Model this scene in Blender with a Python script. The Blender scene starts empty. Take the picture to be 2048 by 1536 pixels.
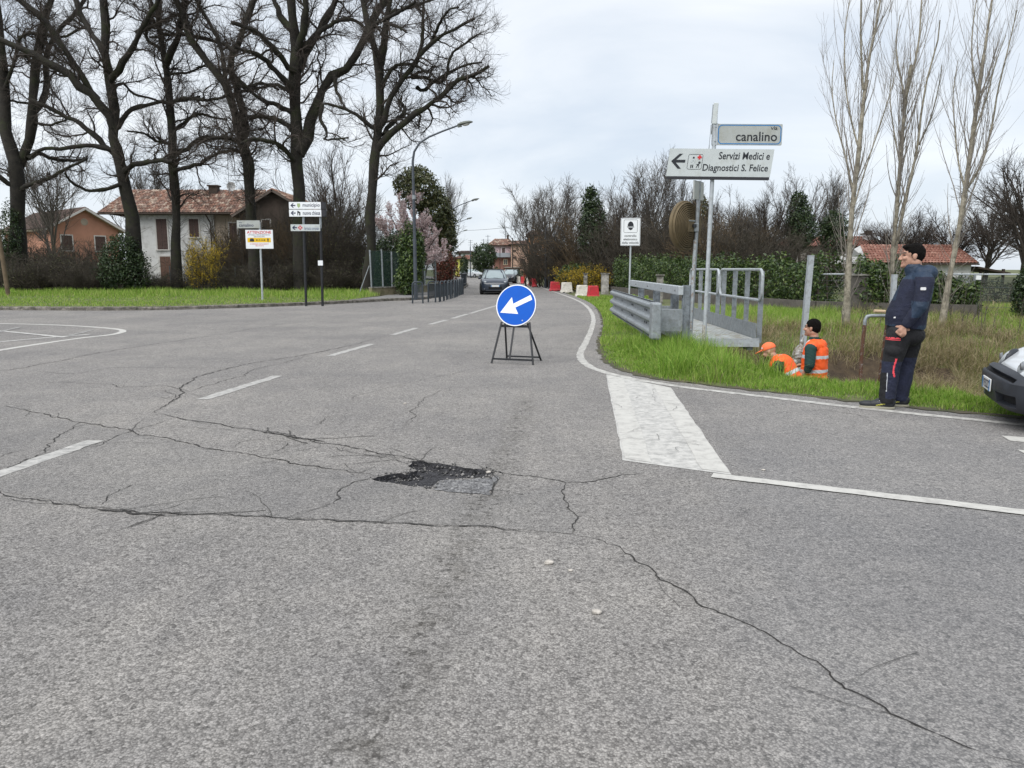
import bpy, bmesh, math, random
import numpy as np
from mathutils import Vector, Matrix
R = math.radians
SC = bpy.context.scene
COL = SC.collection

# ------------------------------------------------------------------ camera, sky, sun, exposure
CAM_H = 1.5
FPX = 1538.0                       # focal length in pixels of a 2048 x 1536 frame
PITCH = math.atan((768 - 538) / FPX)
cam_d = bpy.data.cameras.new('camera'); cam = bpy.data.objects.new('camera', cam_d); COL.objects.link(cam)
cam_d.sensor_width = 36.0; cam_d.lens = 36.0 * FPX / 2048.0; cam_d.clip_start = 0.1; cam_d.clip_end = 3000
cam.location = (0, 0, CAM_H); cam.rotation_euler = (math.pi / 2 - PITCH, 0, 0)
SC.camera = cam
SUN_EL, SUN_AZ = R(55), R(215)     # azimuth clockwise from +Y: behind the camera, to the left
world = bpy.data.worlds.new('World'); SC.world = world; world.use_nodes = True
nt = world.node_tree; nt.nodes.clear()
def wn(t, **k):
    n = nt.nodes.new(t)
    for a, b in k.items(): setattr(n, a, b)
    return n
w_out = wn('ShaderNodeOutputWorld'); w_bg = wn('ShaderNodeBackground'); w_bg2 = wn('ShaderNodeBackground'); w_add = wn('ShaderNodeMixShader')
w_sky = wn('ShaderNodeTexSky', sky_type='NISHITA', sun_disc=False, sun_elevation=SUN_EL, sun_rotation=SUN_AZ)
w_bg.inputs['Strength'].default_value = 0.08
nt.links.new(w_sky.outputs[0], w_bg.inputs['Color'])
# overcast layer: a thick even cloud sheet with soft grey billows
w_tc = wn('ShaderNodeTexCoord'); w_map = wn('ShaderNodeMapping'); w_map.inputs['Scale'].default_value = (1, 1, 3.2)
w_map.inputs['Location'].default_value = (0.35, 0.1, 0.2)
w_n1 = wn('ShaderNodeTexNoise'); w_n1.inputs['Scale'].default_value = 2.3; w_n1.inputs['Detail'].default_value = 7; w_n1.inputs['Roughness'].default_value = 0.52; w_n1.inputs['Distortion'].default_value = 0.5
w_cr = wn('ShaderNodeValToRGB')
e = w_cr.color_ramp.elements
e[0].position = 0.36; e[0].color = (0.318, 0.352, 0.396, 1)
e[1].position = 0.64; e[1].color = (0.435, 0.450, 0.466, 1)
nt.links.new(w_tc.outputs['Generated'], w_map.inputs[0]); nt.links.new(w_map.outputs[0], w_n1.inputs['Vector'])
nt.links.new(w_n1.outputs['Fac'], w_cr.inputs[0]); nt.links.new(w_cr.outputs[0], w_bg2.inputs['Color'])
w_bg2.inputs['Strength'].default_value = 1.0
w_add.inputs[0].default_value = 0.9
nt.links.new(w_bg.outputs[0], w_add.inputs[1]); nt.links.new(w_bg2.outputs[0], w_add.inputs[2]); nt.links.new(w_add.outputs[0], w_out.inputs[0])
sun_d = bpy.data.lights.new('sun', 'SUN'); sun = bpy.data.objects.new('sun', sun_d); COL.objects.link(sun)
sun_d.energy = 1.5; sun_d.angle = R(60); sun_d.color = (1.0, 0.975, 0.94)
sun.rotation_euler = (math.pi / 2 - SUN_EL, 0, math.pi - SUN_AZ)
sun.location = (-10, -15, 30)
SC.view_settings.view_transform = 'Standard'; SC.view_settings.look = 'None'
SC.view_settings.exposure = 1.2; SC.view_settings.gamma = 1.0; SC.view_settings.use_curve_mapping = False
SC.cycles.max_bounces = 6; SC.cycles.diffuse_bounces = 3; SC.cycles.glossy_bounces = 3; SC.cycles.transparent_max_bounces = 12

# ------------------------------------------------------------------ helpers
_cp, _sp = math.cos(PITCH), math.sin(PITCH)
def ray(px, py):
    u = (768 - py) / FPX
    return ((px - 1024) / FPX, _cp + u * _sp, -_sp + u * _cp)
def G(px, py, z=0.0):                      # the point of the plane at height z seen at that pixel of the survey photo
    a, b, c = ray(px, py); t = (z - CAM_H) / c
    return (a * t, b * t, z)
def P(px, py, Y):                          # the point at distance Y
    a, b, c = ray(px, py); t = Y / b
    return (a * t, Y, CAM_H + c * t)
def smooth01(x): x = np.clip(x, 0, 1); return x * x * (3 - 2 * x)

MATS = {}
def mat(name, col=(.5, .5, .5), rough=.7, metal=0.0, var=0.0, vscale=4.0, bump=0.0, bscale=60.0, island=None, spec=0.5, col2=None, dirt=None, coat=0.0, trans=0.0):
    """Plain procedural material: base colour, a noise blend towards col2 (or lighter/darker by var), fine bump, optional colour change per loose piece."""
    if name in MATS: return MATS[name]
    m = bpy.data.materials.new(name); m.use_nodes = True; MATS[name] = m
    t = m.node_tree; N = t.nodes; L = t.links; b = N['Principled BSDF']
    b.inputs['Roughness'].default_value = rough; b.inputs['Metallic'].default_value = metal
    b.inputs['Specular IOR Level'].default_value = spec; b.inputs['Coat Weight'].default_value = coat
    b.inputs['Base Color'].default_value = (*col, 1)
    tc = N.new('ShaderNodeTexCoord'); src = None
    if var or col2:
        n = N.new('ShaderNodeTexNoise'); n.inputs['Scale'].default_value = vscale; n.inputs['Detail'].default_value = 6; n.inputs['Roughness'].default_value = .6
        L.new(tc.outputs['Object'], n.inputs['Vector'])
        r = N.new('ShaderNodeValToRGB'); e = r.color_ramp.elements; e[0].position = .34; e[1].position = .68
        if col2 is None:
            e[0].color = (*[c * (1 - var) for c in col], 1); e[1].color = (*[min(1, c * (1 + var)) for c in col], 1)
        else:
            e[0].color = (*col, 1); e[1].color = (*col2, 1)
        L.new(n.outputs['Fac'], r.inputs[0]); src = r.outputs[0]
    if island:
        g = N.new('ShaderNodeNewGeometry'); r = N.new('ShaderNodeValToRGB'); e = r.color_ramp.elements
        for i in range(len(island) - 2): e.new((i + 1) / (len(island) - 1))
        for i, c in enumerate(island):
            e[i].position = i / (len(island) - 1); e[i].color = (*c, 1)
        L.new(g.outputs['Random Per Island'], r.inputs[0])
        if src is not None:
            mx = N.new('ShaderNodeMix'); mx.data_type = 'RGBA'; mx.blend_type = 'MIX'; mx.inputs[0].default_value = .35
            L.new(r.outputs[0], mx.inputs[6]); L.new(src, mx.inputs[7]); src = mx.outputs[2]
        else: src = r.outputs[0]
    if dirt:                                # (colour, amount, scale) blotches of dirt or rust with a shape of their own
        dc, amt, sc_ = dirt
        n = N.new('ShaderNodeTexNoise'); n.inputs['Scale'].default_value = sc_; n.inputs['Detail'].default_value = 8; n.inputs['Roughness'].default_value = .7
        L.new(tc.outputs['Object'], n.inputs['Vector'])
        r = N.new('ShaderNodeValToRGB'); e = r.color_ramp.elements; e[0].position = max(0, .62 - amt * .4); e[1].position = .78 - amt * .4
        e[0].color = (0, 0, 0, 1); e[1].color = (1, 1, 1, 1)
        L.new(n.outputs['Fac'], r.inputs[0])
        mx = N.new('ShaderNodeMix'); mx.data_type = 'RGBA'; L.new(r.outputs[0], mx.inputs[0])
        if src is not None: L.new(src, mx.inputs[6])
        else: mx.inputs[6].default_value = (*col, 1)
        mx.inputs[7].default_value = (*dc, 1); src = mx.outputs[2]
    if src is not None: L.new(src, b.inputs['Base Color'])
    if bump:
        n = N.new('ShaderNodeTexNoise'); n.inputs['Scale'].default_value = bscale; n.inputs['Detail'].default_value = 5
        L.new(tc.outputs['Object'], n.inputs['Vector'])
        bp = N.new('ShaderNodeBump'); bp.inputs['Strength'].default_value = bump; bp.inputs['Distance'].default_value = .02
        L.new(n.outputs['Fac'], bp.inputs['Height']); L.new(bp.outputs[0], b.inputs['Normal'])
    if trans:
        tr = N.new('ShaderNodeBsdfTranslucent'); ms = N.new('ShaderNodeMixShader'); ms.inputs[0].default_value = trans
        if src is not None: L.new(src, tr.inputs[0])
        else: tr.inputs[0].default_value = (*col, 1)
        out = N['Material Output']; L.new(b.outputs[0], ms.inputs[1]); L.new(tr.outputs[0], ms.inputs[2]); L.new(ms.outputs[0], out.inputs[0])
    return m

def np_mesh(name, V, Fq, m=None, smooth=False):
    """Mesh from numpy arrays; Fq is a (n, 3) or (n, 4) index array or a list of such arrays."""
    me = bpy.data.meshes.new(name)
    Fs = Fq if isinstance(Fq, list) else [Fq]
    V = np.asarray(V, np.float32); me.vertices.add(len(V)); me.vertices.foreach_set('co', V.ravel())
    idx = np.concatenate([f.ravel() for f in Fs]).astype(np.int32)
    tot = np.concatenate([np.full(len(f), f.shape[1], np.int32) for f in Fs])
    st = np.concatenate([[0], np.cumsum(tot)[:-1]]).astype(np.int32)
    me.loops.add(len(idx)); me.loops.foreach_set('vertex_index', idx)
    me.polygons.add(len(tot)); me.polygons.foreach_set('loop_start', st)
    try: me.polygons.foreach_set('loop_total', tot)
    except Exception: pass
    me.update(calc_edges=True)
    if smooth: me.polygons.foreach_set('use_smooth', np.ones(len(tot), bool))
    if m: me.materials.append(m)
    return me

def link(name, me, parent=None, loc=None, label=None, cat=None, group=None, kind=None):
    o = bpy.data.objects.new(name, me); COL.objects.link(o)
    if parent: o.parent = parent
    if loc is not None: o.location = loc
    if label: o['label'] = label
    if cat: o['category'] = cat
    if group: o['group'] = group
    if kind: o['kind'] = kind
    return o
def thing(name, label, cat, loc=(0, 0, 0), rz=0.0, group=None):
    o = link(name, None, None, loc, label, cat, group); o.rotation_euler = (0, 0, rz); o.empty_display_size = .2
    return o
def copy_tree(o, parent=None, loc=None, rz=None, label=None, scale=None):
    c = o.copy(); COL.objects.link(c); c.parent = parent
    if loc is not None: c.location = loc
    if rz is not None: c.rotation_euler = (0, 0, rz)
    if label: c['label'] = label
    if scale: c.scale = scale
    for ch in list(o.children): copy_tree(ch, c)
    return c

class MB:
    """Collects shapes into one mesh."""
    def __init__(s): s.v = []; s.f = []; s.mi = []; s.cur = 0; s.cuts = []
    def add(s, vs, fs):
        o = len(s.v); s.v += [tuple(x) for x in vs]; s.f += [tuple(i + o for i in f) for f in fs]; s.mi += [s.cur] * len(fs); return s
    def box(s, x0, x1, y0, y1, z0, z1, M=None, bev=0.0):
        if bev:
            b = bmesh.new(); bmesh.ops.create_cube(b, size=1)
            for v in b.verts: v.co = ((x0 + x1) / 2 + v.co.x * (x1 - x0), (y0 + y1) / 2 + v.co.y * (y1 - y0), (z0 + z1) / 2 + v.co.z * (z1 - z0))
            bmesh.ops.bevel(b, geom=b.edges[:], offset=bev, segments=2, affect='EDGES', profile=.5)
            return s.bm(b, M)
        vs = [(x, y, z) for x in (x0, x1) for y in (y0, y1) for z in (z0, z1)]
        if M: vs = [M @ Vector(v) for v in vs]
        return s.add(vs, [(0, 1, 3, 2), (4, 6, 7, 5), (0, 4, 5, 1), (2, 3, 7, 6), (0, 2, 6, 4), (1, 5, 7, 3)])
    def bm(s, b, M=None):
        b.verts.index_update()
        s.add([(M @ v.co) if M else v.co[:] for v in b.verts], [[v.index for v in f.verts] for f in b.faces]); b.free(); return s
    def tube(s, pts, r, n=8, cap=True, flat=None):
        pts = [Vector(p) for p in pts]; k = len(pts); rs = r if isinstance(r, (list, tuple)) else [r] * k
        ch = pts[-1] - pts[0]
        if ch.length < 1e-6: ch = pts[1] - pts[0]
        ch.normalize(); ref = Vector((0, 0, 1)) if abs(ch.z) < .9 else Vector((1, 0, 0)); u = ch.cross(ref).normalized()
        vs = []
        for i, p in enumerate(pts):
            t = (pts[min(i + 1, k - 1)] - pts[max(i - 1, 0)]).normalized()
            a = (u - t * u.dot(t))
            a = a.normalized() if a.length > 1e-4 else t.orthogonal().normalized(); b = t.cross(a); u = a
            for j in range(n):
                an = 2 * math.pi * (j + .5) / n; vs.append(p + (a * math.cos(an) + b * math.sin(an)) * rs[i])
        fs = [(i * n + j, i * n + (j + 1) % n, (i + 1) * n + (j + 1) % n, (i + 1) * n + j) for i in range(k - 1) for j in range(n)]
        if cap: fs += [tuple(range(n - 1, -1, -1)), tuple(range((k - 1) * n, k * n))]
        return s.add(vs, fs)
    def bar(s, a, b, w, h=None, up=(0, 0, 1)):         # rectangular bar from a to b, w across, h along up
        a, b = Vector(a), Vector(b); t = (b - a).normalized(); h = h or w
        up = Vector(up); sd = t.cross(up)
        if sd.length < 1e-4: sd = t.cross(Vector((0, 1, 0)))
        sd.normalize(); up = sd.cross(t)
        vs = [q + sd * (i * w / 2) + up * (j * h / 2) for q in (a, b) for i, j in ((-1, -1), (1, -1), (1, 1), (-1, 1))]
        return s.add(vs, [(3, 2, 1, 0), (4, 5, 6, 7), (0, 1, 5, 4), (1, 2, 6, 5), (2, 3, 7, 6), (3, 0, 4, 7)])
    def prism(s, poly, y0, y1, axis='y'):               # outline in (x, z) pushed along y (or in (x, y) along z)
        n = len(poly)
        if axis == 'y': vs = [(x, y0, z) for x, z in poly] + [(x, y1, z) for x, z in poly]
        elif axis == 'z': vs = [(x, y, y0) for x, y in poly] + [(x, y, y1) for x, y in poly]
        else: vs = [(y0, x, z) for x, z in poly] + [(y1, x, z) for x, z in poly]
        fs = [tuple(range(n)), tuple(range(2 * n - 1, n - 1, -1))] + [(i, i + n, (i + 1) % n + n, (i + 1) % n) for i in range(n)]
        return s.add(vs, fs)
    def lathe(s, prof, n=24, axis='z', M=None, a0=0, a1=2 * math.pi):
        full = abs(a1 - a0 - 2 * math.pi) < 1e-6; m = n if full else n + 1; vs = []
        for r, h in prof:
            for j in range(m):
                a = a0 + (a1 - a0) * j / n; c, d = r * math.cos(a), r * math.sin(a)
                v = Vector((c, d, h)) if axis == 'z' else (Vector((c, h, d)) if axis == 'y' else Vector((h, c, d)))
                vs.append(M @ v if M else v)
        k = len(prof)
        return s.add(vs, [(i * m + j, i * m + (j + 1) % m, (i + 1) * m + (j + 1) % m, (i + 1) * m + j) for i in range(k - 1) for j in range(n if not full else m)])
    def flat(s, poly, y):                               # a thin sheet in the plane y = const, facing -y
        return s.add([(x, y, z) for x, z in poly], [tuple(range(len(poly)))])
    def build(s, name, m, parent=None, smooth=False, kind=None, label=None, cat=None, group=None, loc=None, bevel=0, auto=40):
        if s.cuts:                                      # each line of lettering becomes a part of its own
            cs = sorted(set([(0, 0)] + s.cuts + [(len(s.v), len(s.f))])); o = None
            for (v0, f0), (v1, f1) in zip(cs[:-1], cs[1:]):
                q = MB(); q.add(s.v[v0:v1], [[i - v0 for i in f] for f in s.f[f0:f1]]); o = q.build(name, m, parent)
            return o
        me = bpy.data.meshes.new(name); me.from_pydata([tuple(v) for v in s.v], [], s.f)
        ms = m if isinstance(m, (list, tuple)) else [m]
        for q in ms: me.materials.append(q)
        if len(ms) > 1: me.polygons.foreach_set('material_index', s.mi)
        b = bmesh.new(); b.from_mesh(me)
        bmesh.ops.recalc_face_normals(b, faces=b.faces[:])
        if bevel: bmesh.ops.bevel(b, geom=[e for e in b.edges if e.is_manifold and e.calc_face_angle(0) > .5], offset=bevel, segments=2, affect='EDGES', profile=.5)
        b.to_mesh(me); b.free()
        if smooth:
            me.polygons.foreach_set('use_smooth', [True] * len(me.polygons))
            try: me.set_sharp_from_angle(angle=R(auto))
            except Exception: pass
        return link(name, me, parent, loc, label, cat, group, kind)

def rrect(x0, x1, z0, z1, r, n=5):
    pts = []
    for cx, cz, a in ((x1 - r, z0 + r, -90), (x1 - r, z1 - r, 0), (x0 + r, z1 - r, 90), (x0 + r, z0 + r, 180)):
        for i in range(n + 1):
            t = R(a + 90 * i / n); pts.append((cx + r * math.cos(t), cz + r * math.sin(t)))
    return pts
def circ(cx, cz, r, n=32, a0=0, a1=360): return [(cx + r * math.cos(R(a0 + (a1 - a0) * i / n)), cz + r * math.sin(R(a0 + (a1 - a0) * i / n))) for i in range(n)]

_txt = {}
def letters(mb, s, x0, x1, z0, z1, y, bold=0.0, fit=True, align='C'):
    """Flat lettering set into the box x0..x1, z0..z1 (x-height or cap box of the string itself) on the plane y, facing -y."""
    c = bpy.data.curves.new('lettering', 'FONT'); c.body = s; c.size = 1; c.offset = bold; c.resolution_u = 3
    o = bpy.data.objects.new('lettering', c); COL.objects.link(o)
    dg = bpy.context.evaluated_depsgraph_get(); me = bpy.data.meshes.new_from_object(o.evaluated_get(dg))
    vs = [v.co.copy() for v in me.vertices]; fs = [tuple(p.vertices) for p in me.polygons]
    bpy.data.objects.remove(o); bpy.data.curves.remove(c); bpy.data.meshes.remove(me)
    a0 = min(v.x for v in vs); a1 = max(v.x for v in vs); b0 = min(v.y for v in vs); b1 = max(v.y for v in vs)
    mb.cuts.append((len(mb.v), len(mb.f)))
    kx = (x1 - x0) / (a1 - a0); kz = (z1 - z0) / (b1 - b0)
    return mb.add([(x0 + (v.x - a0) * kx, y, z0 + (v.y - b0) * kz) for v in vs], fs)

# ---- many tubes at once (branches)
def resample(pts, rad, k):
    pts = np.asarray(pts, float); rad = np.asarray(rad, float)
    n = len(pts)
    if n > 2:                                           # Catmull-Rom
        q = np.vstack([2 * pts[0] - pts[1], pts, 2 * pts[-1] - pts[-2]]); tt = np.linspace(0, n - 1 - 1e-6, 6 * n); i = tt.astype(int); f = (tt - i)[:, None]
        p0, p1, p2, p3 = q[i], q[i + 1], q[i + 2], q[i + 3]
        fine = .5 * (2 * p1 + (p2 - p0) * f + (2 * p0 - 5 * p1 + 4 * p2 - p3) * f ** 2 + (3 * p1 - p0 - 3 * p2 + p3) * f ** 3)
        fr = np.interp(tt, np.arange(n), rad)
    else: fine, fr = pts, rad
    d = np.concatenate([[0], np.cumsum(np.linalg.norm(np.diff(fine, axis=0), axis=1))]); s = np.linspace(0, d[-1], k)
    return np.stack([np.interp(s, d, fine[:, j]) for j in range(3)], 1), np.interp(s, d, fr)
def norm(v): return v / np.maximum(np.linalg.norm(v, axis=-1, keepdims=True), 1e-9)
def tubes_np(Pn, Rn, n):
    T, k, _ = Pn.shape
    tan = norm(np.gradient(Pn, axis=1)); ch = norm(Pn[:, -1] - Pn[:, 0])
    ref = np.where(np.abs(ch[:, 2:3]) < .9, np.array([[0, 0, 1.]]), np.array([[1., 0, 0]]))
    u = norm(np.cross(ch, ref))[:, None, :]
    a = norm(u - tan * (u * tan).sum(-1, keepdims=True)); b = np.cross(tan, a)
    an = 2 * np.pi * np.arange(n) / n
    V = Pn[:, :, None, :] + (a[:, :, None, :] * np.cos(an)[None, None, :, None] + b[:, :, None, :] * np.sin(an)[None, None, :, None]) * Rn[:, :, None, None]
    base = (np.arange(T) * k * n)[:, None, None]; i = np.arange(k - 1)[None, :, None] * n; j = np.arange(n)[None, None, :]; j2 = (j + 1) % n
    F = np.stack([base + i + j, base + i + j2, base + i + n + j2, base + i + n + j], -1).reshape(-1, 4)
    return V.reshape(-1, 3), F
def join_np(lst):
    V = []; F = []; o = 0
    for v, f in lst: V.append(v); F.append(f + o); o += len(v)
    return np.concatenate(V), np.concatenate(F)
def grow(rng, Pn, Rn, N, t0, t1, l0, l1, ang, up, wig, k, rs=.55, rmin=.004, tip=.25, rmax=9.0, taper_len=.5):
    T, k0, _ = Pn.shape
    L = np.linalg.norm(np.diff(Pn, axis=1), axis=2).sum(1); w = L / L.sum()
    idx = rng.choice(T, N, p=w); t = rng.uniform(t0, t1, N) * (k0 - 1); i = np.minimum(t.astype(int), k0 - 2); f = (t - i)[:, None]
    pos = Pn[idx, i] * (1 - f) + Pn[idx, i + 1] * f; tan = norm(Pn[idx, i + 1] - Pn[idx, i]); r = Rn[idx, i] * (1 - f[:, 0]) + Rn[idx, i + 1] * f[:, 0]
    rnd = rng.normal(size=(N, 3)); per = norm(rnd - tan * (rnd * tan).sum(1, keepdims=True))
    a = np.radians(rng.normal(ang, ang * .25, N))[:, None]
    d = norm(tan * np.cos(a) + per * np.sin(a))
    ln = rng.uniform(l0, l1, N) * (1 - taper_len * t / (k0 - 1))
    out = np.empty((N, k, 3)); out[:, 0] = pos; step = (ln / (k - 1))[:, None]
    for j in range(1, k):
        d = norm(d + wig * rng.normal(size=(N, 3)) + np.array([0, 0, up])); out[:, j] = out[:, j - 1] + d * step
    r0 = np.clip(r * rs, rmin, rmax); rr = r0[:, None] * np.linspace(1, tip, k)[None, :]
    return out, np.maximum(rr, rmin * .6)
# ---- many leaves or blades at once
def leaves_np(rng, pos, nrm, length, width, jitter=.8, droop=0.0):
    """A folded leaf (two quads sharing the midrib) at each position, roughly facing nrm."""
    n = len(pos); nn = norm(nrm + jitter * rng.normal(size=(n, 3))); r = rng.normal(size=(n, 3)); r[:, 2] -= droop
    ax = norm(r - nn * (r * nn).sum(1, keepdims=True)); sd = np.cross(nn, ax)
    l = (length * rng.uniform(.6, 1.3, n))[:, None]; w = (width * rng.uniform(.7, 1.3, n))[:, None]
    p0 = pos; p1 = pos + ax * l; m0 = pos + ax * l * .45 + sd * w * .5 + nn * w * .25; m1 = pos + ax * l * .45 - sd * w * .5 + nn * w * .25
    V = np.stack([p0, m0, p1, m1], 1).reshape(-1, 3); b = np.arange(n)[:, None] * 4
    F = np.concatenate([b + np.array([[0, 1, 2]]), b + np.array([[0, 2, 3]])])
    return V, F
def blades_np(rng, pos, h, w, lean=.35):
    n = len(pos); a = rng.uniform(0, 2 * np.pi, n); side = np.stack([np.cos(a), np.sin(a), 0 * a], 1)
    b = rng.uniform(0, 2 * np.pi, n); ln = np.stack([np.cos(b), np.sin(b), 0 * b], 1) * (np.abs(rng.normal(0, lean, n)) * h)[:, None]
    up = np.zeros((n, 3)); up[:, 2] = h; w = w[:, None]
    p0 = pos - side * w * .5; p1 = pos + side * w * .5; m = pos + up * .55 + ln * .35; p2 = m - side * w * .4; p3 = m + side * w * .4; q = pos + up * np.sqrt(np.maximum(.1, 1 - .35 * (np.linalg.norm(ln, axis=1, keepdims=True) / h[:, None]) ** 2)) + ln
    V = np.stack([p0, p1, p3, p2, q], 1).reshape(-1, 3); o = np.arange(n)[:, None] * 5
    return V, [o + np.array([[0, 1, 2, 3]]), o + np.array([[3, 2, 4]])]
# ------------------------------------------------------------------ materials of the ground
def asphalt_mat(name, lo, hi, fine=85.0, stain=True):
    m = bpy.data.materials.new(name); m.use_nodes = True; MATS[name] = m
    t = m.node_tree; N = t.nodes; L = t.links; b = N['Principled BSDF']; b.inputs['Roughness'].default_value = .92; b.inputs['Specular IOR Level'].default_value = .3
    tc = N.new('ShaderNodeTexCoord')
    def nz(s, d=4, r=.55, off=None):
        n = N.new('ShaderNodeTexNoise'); n.inputs['Scale'].default_value = s; n.inputs['Detail'].default_value = d; n.inputs['Roughness'].default_value = r
        if off:
            mp = N.new('ShaderNodeMapping'); mp.inputs['Location'].default_value = off[0]; mp.inputs['Scale'].default_value = off[1]; L.new(tc.outputs['Object'], mp.inputs[0]); L.new(mp.outputs[0], n.inputs['Vector'])
        else: L.new(tc.outputs['Object'], n.inputs['Vector'])
        return n.outputs['Fac']
    def math_(op, a, b_=None, c=None):
        n = N.new('ShaderNodeMath'); n.operation = op
        for i, q in enumerate((a, b_, c)):
            if q is None: continue
            if isinstance(q, (int, float)): n.inputs[i].default_value = q
            else: L.new(q, n.inputs[i])
        return n.outputs[0]
    def ramp(f, p0, p1, c0, c1):
        r = N.new('ShaderNodeValToRGB'); e = r.color_ramp.elements; e[0].position = p0; e[1].position = p1; e[0].color = (*c0, 1); e[1].color = (*c1, 1); L.new(f, r.inputs[0]); return r.outputs[0]
    def mix(f, a, b_, bt='MIX'):
        n = N.new('ShaderNodeMix'); n.data_type = 'RGBA'; n.blend_type = bt
        for i, q in ((0, f), (6, a), (7, b_)):
            if isinstance(q, (int, float)): n.inputs[i].default_value = q
            elif isinstance(q, tuple): n.inputs[i].default_value = (*q, 1)
            else: L.new(q, n.inputs[i])
        return n.outputs[2]
    v = N.new('ShaderNodeTexVoronoi'); v.inputs['Scale'].default_value = fine; L.new(tc.outputs['Object'], v.inputs['Vector'])
    sep = N.new('ShaderNodeSeparateColor'); L.new(v.outputs['Color'], sep.inputs[0])
    v2 = N.new('ShaderNodeTexVoronoi'); v2.inputs['Scale'].default_value = fine * .42; L.new(tc.outputs['Object'], v2.inputs['Vector'])
    sep2 = N.new('ShaderNodeSeparateColor'); L.new(v2.outputs['Color'], sep2.inputs[0])
    stone = ramp(sep.outputs[0], .0, 1., lo, hi)
    big = ramp(sep2.outputs[1], .80, .97, (0, 0, 0), (1, 1, 1))
    c = mix(math_('MULTIPLY', big, .35), stone, tuple(min(1, q * 1.5) for q in hi))
    dk = ramp(sep2.outputs[2], .86, .97, (0, 0, 0), (1, 1, 1)); c = mix(math_('MULTIPLY', dk, .45), c, tuple(q * .4 for q in lo))
    gap = ramp(v.outputs['Distance'], .42, .75, (1, 1, 1), (.62, .62, .62)); c = mix(1.0, c, gap, 'MULTIPLY')
    lg = ramp(nz(.42, 4, .6), .34, .66, (.84, .84, .85), (1.10, 1.09, 1.07)); c = mix(1.0, c, lg, 'MULTIPLY')
    md = ramp(nz(2.6, 6, .65), .3, .72, (.90, .90, .905), (1.07, 1.065, 1.055)); c = mix(1.0, c, md, 'MULTIPLY')
    streak = ramp(nz(1.0, 4, .6, ((3, 1, 0), (3.4, .35, 1))), .35, .7, (.955, .955, .96), (1.035, 1.03, 1.025)); c = mix(1.0, c, streak, 'MULTIPLY')
    if stain:                                         # oily, pitted wheel streak running away along the lane
        sx = N.new('ShaderNodeSeparateXYZ'); L.new(tc.outputs['Object'], sx.inputs[0])
        d = math_('ABSOLUTE', math_('SUBTRACT', sx.outputs[0], math_('MULTIPLY_ADD', sx.outputs[1], .100, -.68)))
        wob = math_('MULTIPLY', nz(1.3, 3), .28); d = math_('SUBTRACT', d, math_('SUBTRACT', wob, .14))
        band = ramp(d, .02, .20, (1, 1, 1), (0, 0, 0)); pits = ramp(nz(17, 6, .7), .535, .60, (0, 0, 0), (1, 1, 1)); soft = ramp(nz(5, 5, .65), .42, .64, (0, 0, 0), (1, 1, 1))
        yy = ramp(math_('MULTIPLY', sx.outputs[1], .1), .85, 1.05, (1, 1, 1), (0, 0, 0))
        f = math_('MULTIPLY', math_('MULTIPLY', band, pits), yy); c = mix(math_('MULTIPLY', f, .72), c, (.028, .026, .024))
        f2 = math_('MULTIPLY', math_('MULTIPLY', band, soft), yy); c = mix(math_('MULTIPLY', f2, .33), c, (.075, .068, .055))
        # coarse, bluer patch where the side road joins
        jx = math_('MULTIPLY_ADD', sx.outputs[1], -.25, sx.outputs[0]); jn = math_('MULTIPLY_ADD', nz(1.1, 4), 1.6, -.8)
        join = ramp(math_('MULTIPLY_ADD', math_('ADD', jx, jn), .4, .5), .42, .75, (0, 0, 0), (1, 1, 1))
        near = ramp(math_('MULTIPLY', sx.outputs[1], .1), .6, 1.15, (1, 1, 1), (0, 0, 0))
        c = mix(math_('MULTIPLY', math_('MULTIPLY', join, near), .42), c, mix(.5, c, (.13, .138, .155)))
        blot = ramp(nz(.9, 6, .7, ((7, 2, 0), (1, 1, 1))), .60, .72, (0, 0, 0), (1, 1, 1)); c = mix(math_('MULTIPLY', blot, .16), c, (.07, .07, .07))
    L.new(c, b.inputs['Base Color'])
    h = math_('ADD', math_('MULTIPLY', v.outputs['Distance'], -1.0), math_('MULTIPLY', nz(fine * .5, 4), .6))
    bp = N.new('ShaderNodeBump'); bp.inputs['Strength'].default_value = .55; bp.inputs['Distance'].default_value = .006; L.new(h, bp.inputs['Height']); L.new(bp.outputs[0], b.inputs['Normal'])
    return m
M_ASPH = asphalt_mat('asphalt', (.150, .143, .136), (.350, .336, .320), 125)
M_ASPH2 = asphalt_mat('patch_asphalt', (.140, .135, .130), (.315, .304, .292), 140)
M_FRESH = asphalt_mat('dark_asphalt', (.020, .020, .022), (.060, .060, .066), 70, False)
M_SCOUR = asphalt_mat('scoured_asphalt', (.085, .085, .09), (.29, .29, .29), 75, False)
M_PAINT = mat('road_paint', (.47, .46, .43), .8, var=.06, vscale=7, bump=.06, bscale=260, dirt=((.36, .35, .33), .36, 9))
M_PAINT_WORN = mat('worn_road_paint', (.475, .465, .44), .85, var=.08, vscale=6, bump=.06, bscale=260, dirt=((.33, .325, .31), .46, 11))
M_PAINT_FAINT = mat('faint_road_paint', (.44, .43, .41), .85, var=.12, vscale=6, bump=.06, bscale=260, dirt=((.22, .215, .205), .72, 14))
M_CRACK = mat('crack_dirt_and_shade', (.022, .020, .018), .95, var=.4, vscale=30)  # colour mixes dirt with the painted shade of the gap
M_CRACK_HAIR = mat('hairline_dirt_and_shade', (.05, .047, .043), .95, var=.4, vscale=30)
M_SOIL = mat('soil', (.085, .068, .045), .95, col2=(.05, .06, .022), vscale=3, bump=.8, bscale=25)
M_TURF = mat('turf_soil', (.07, .10, .025), .95, col2=(.13, .12, .06), vscale=1.2, bump=.6, bscale=30)
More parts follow.
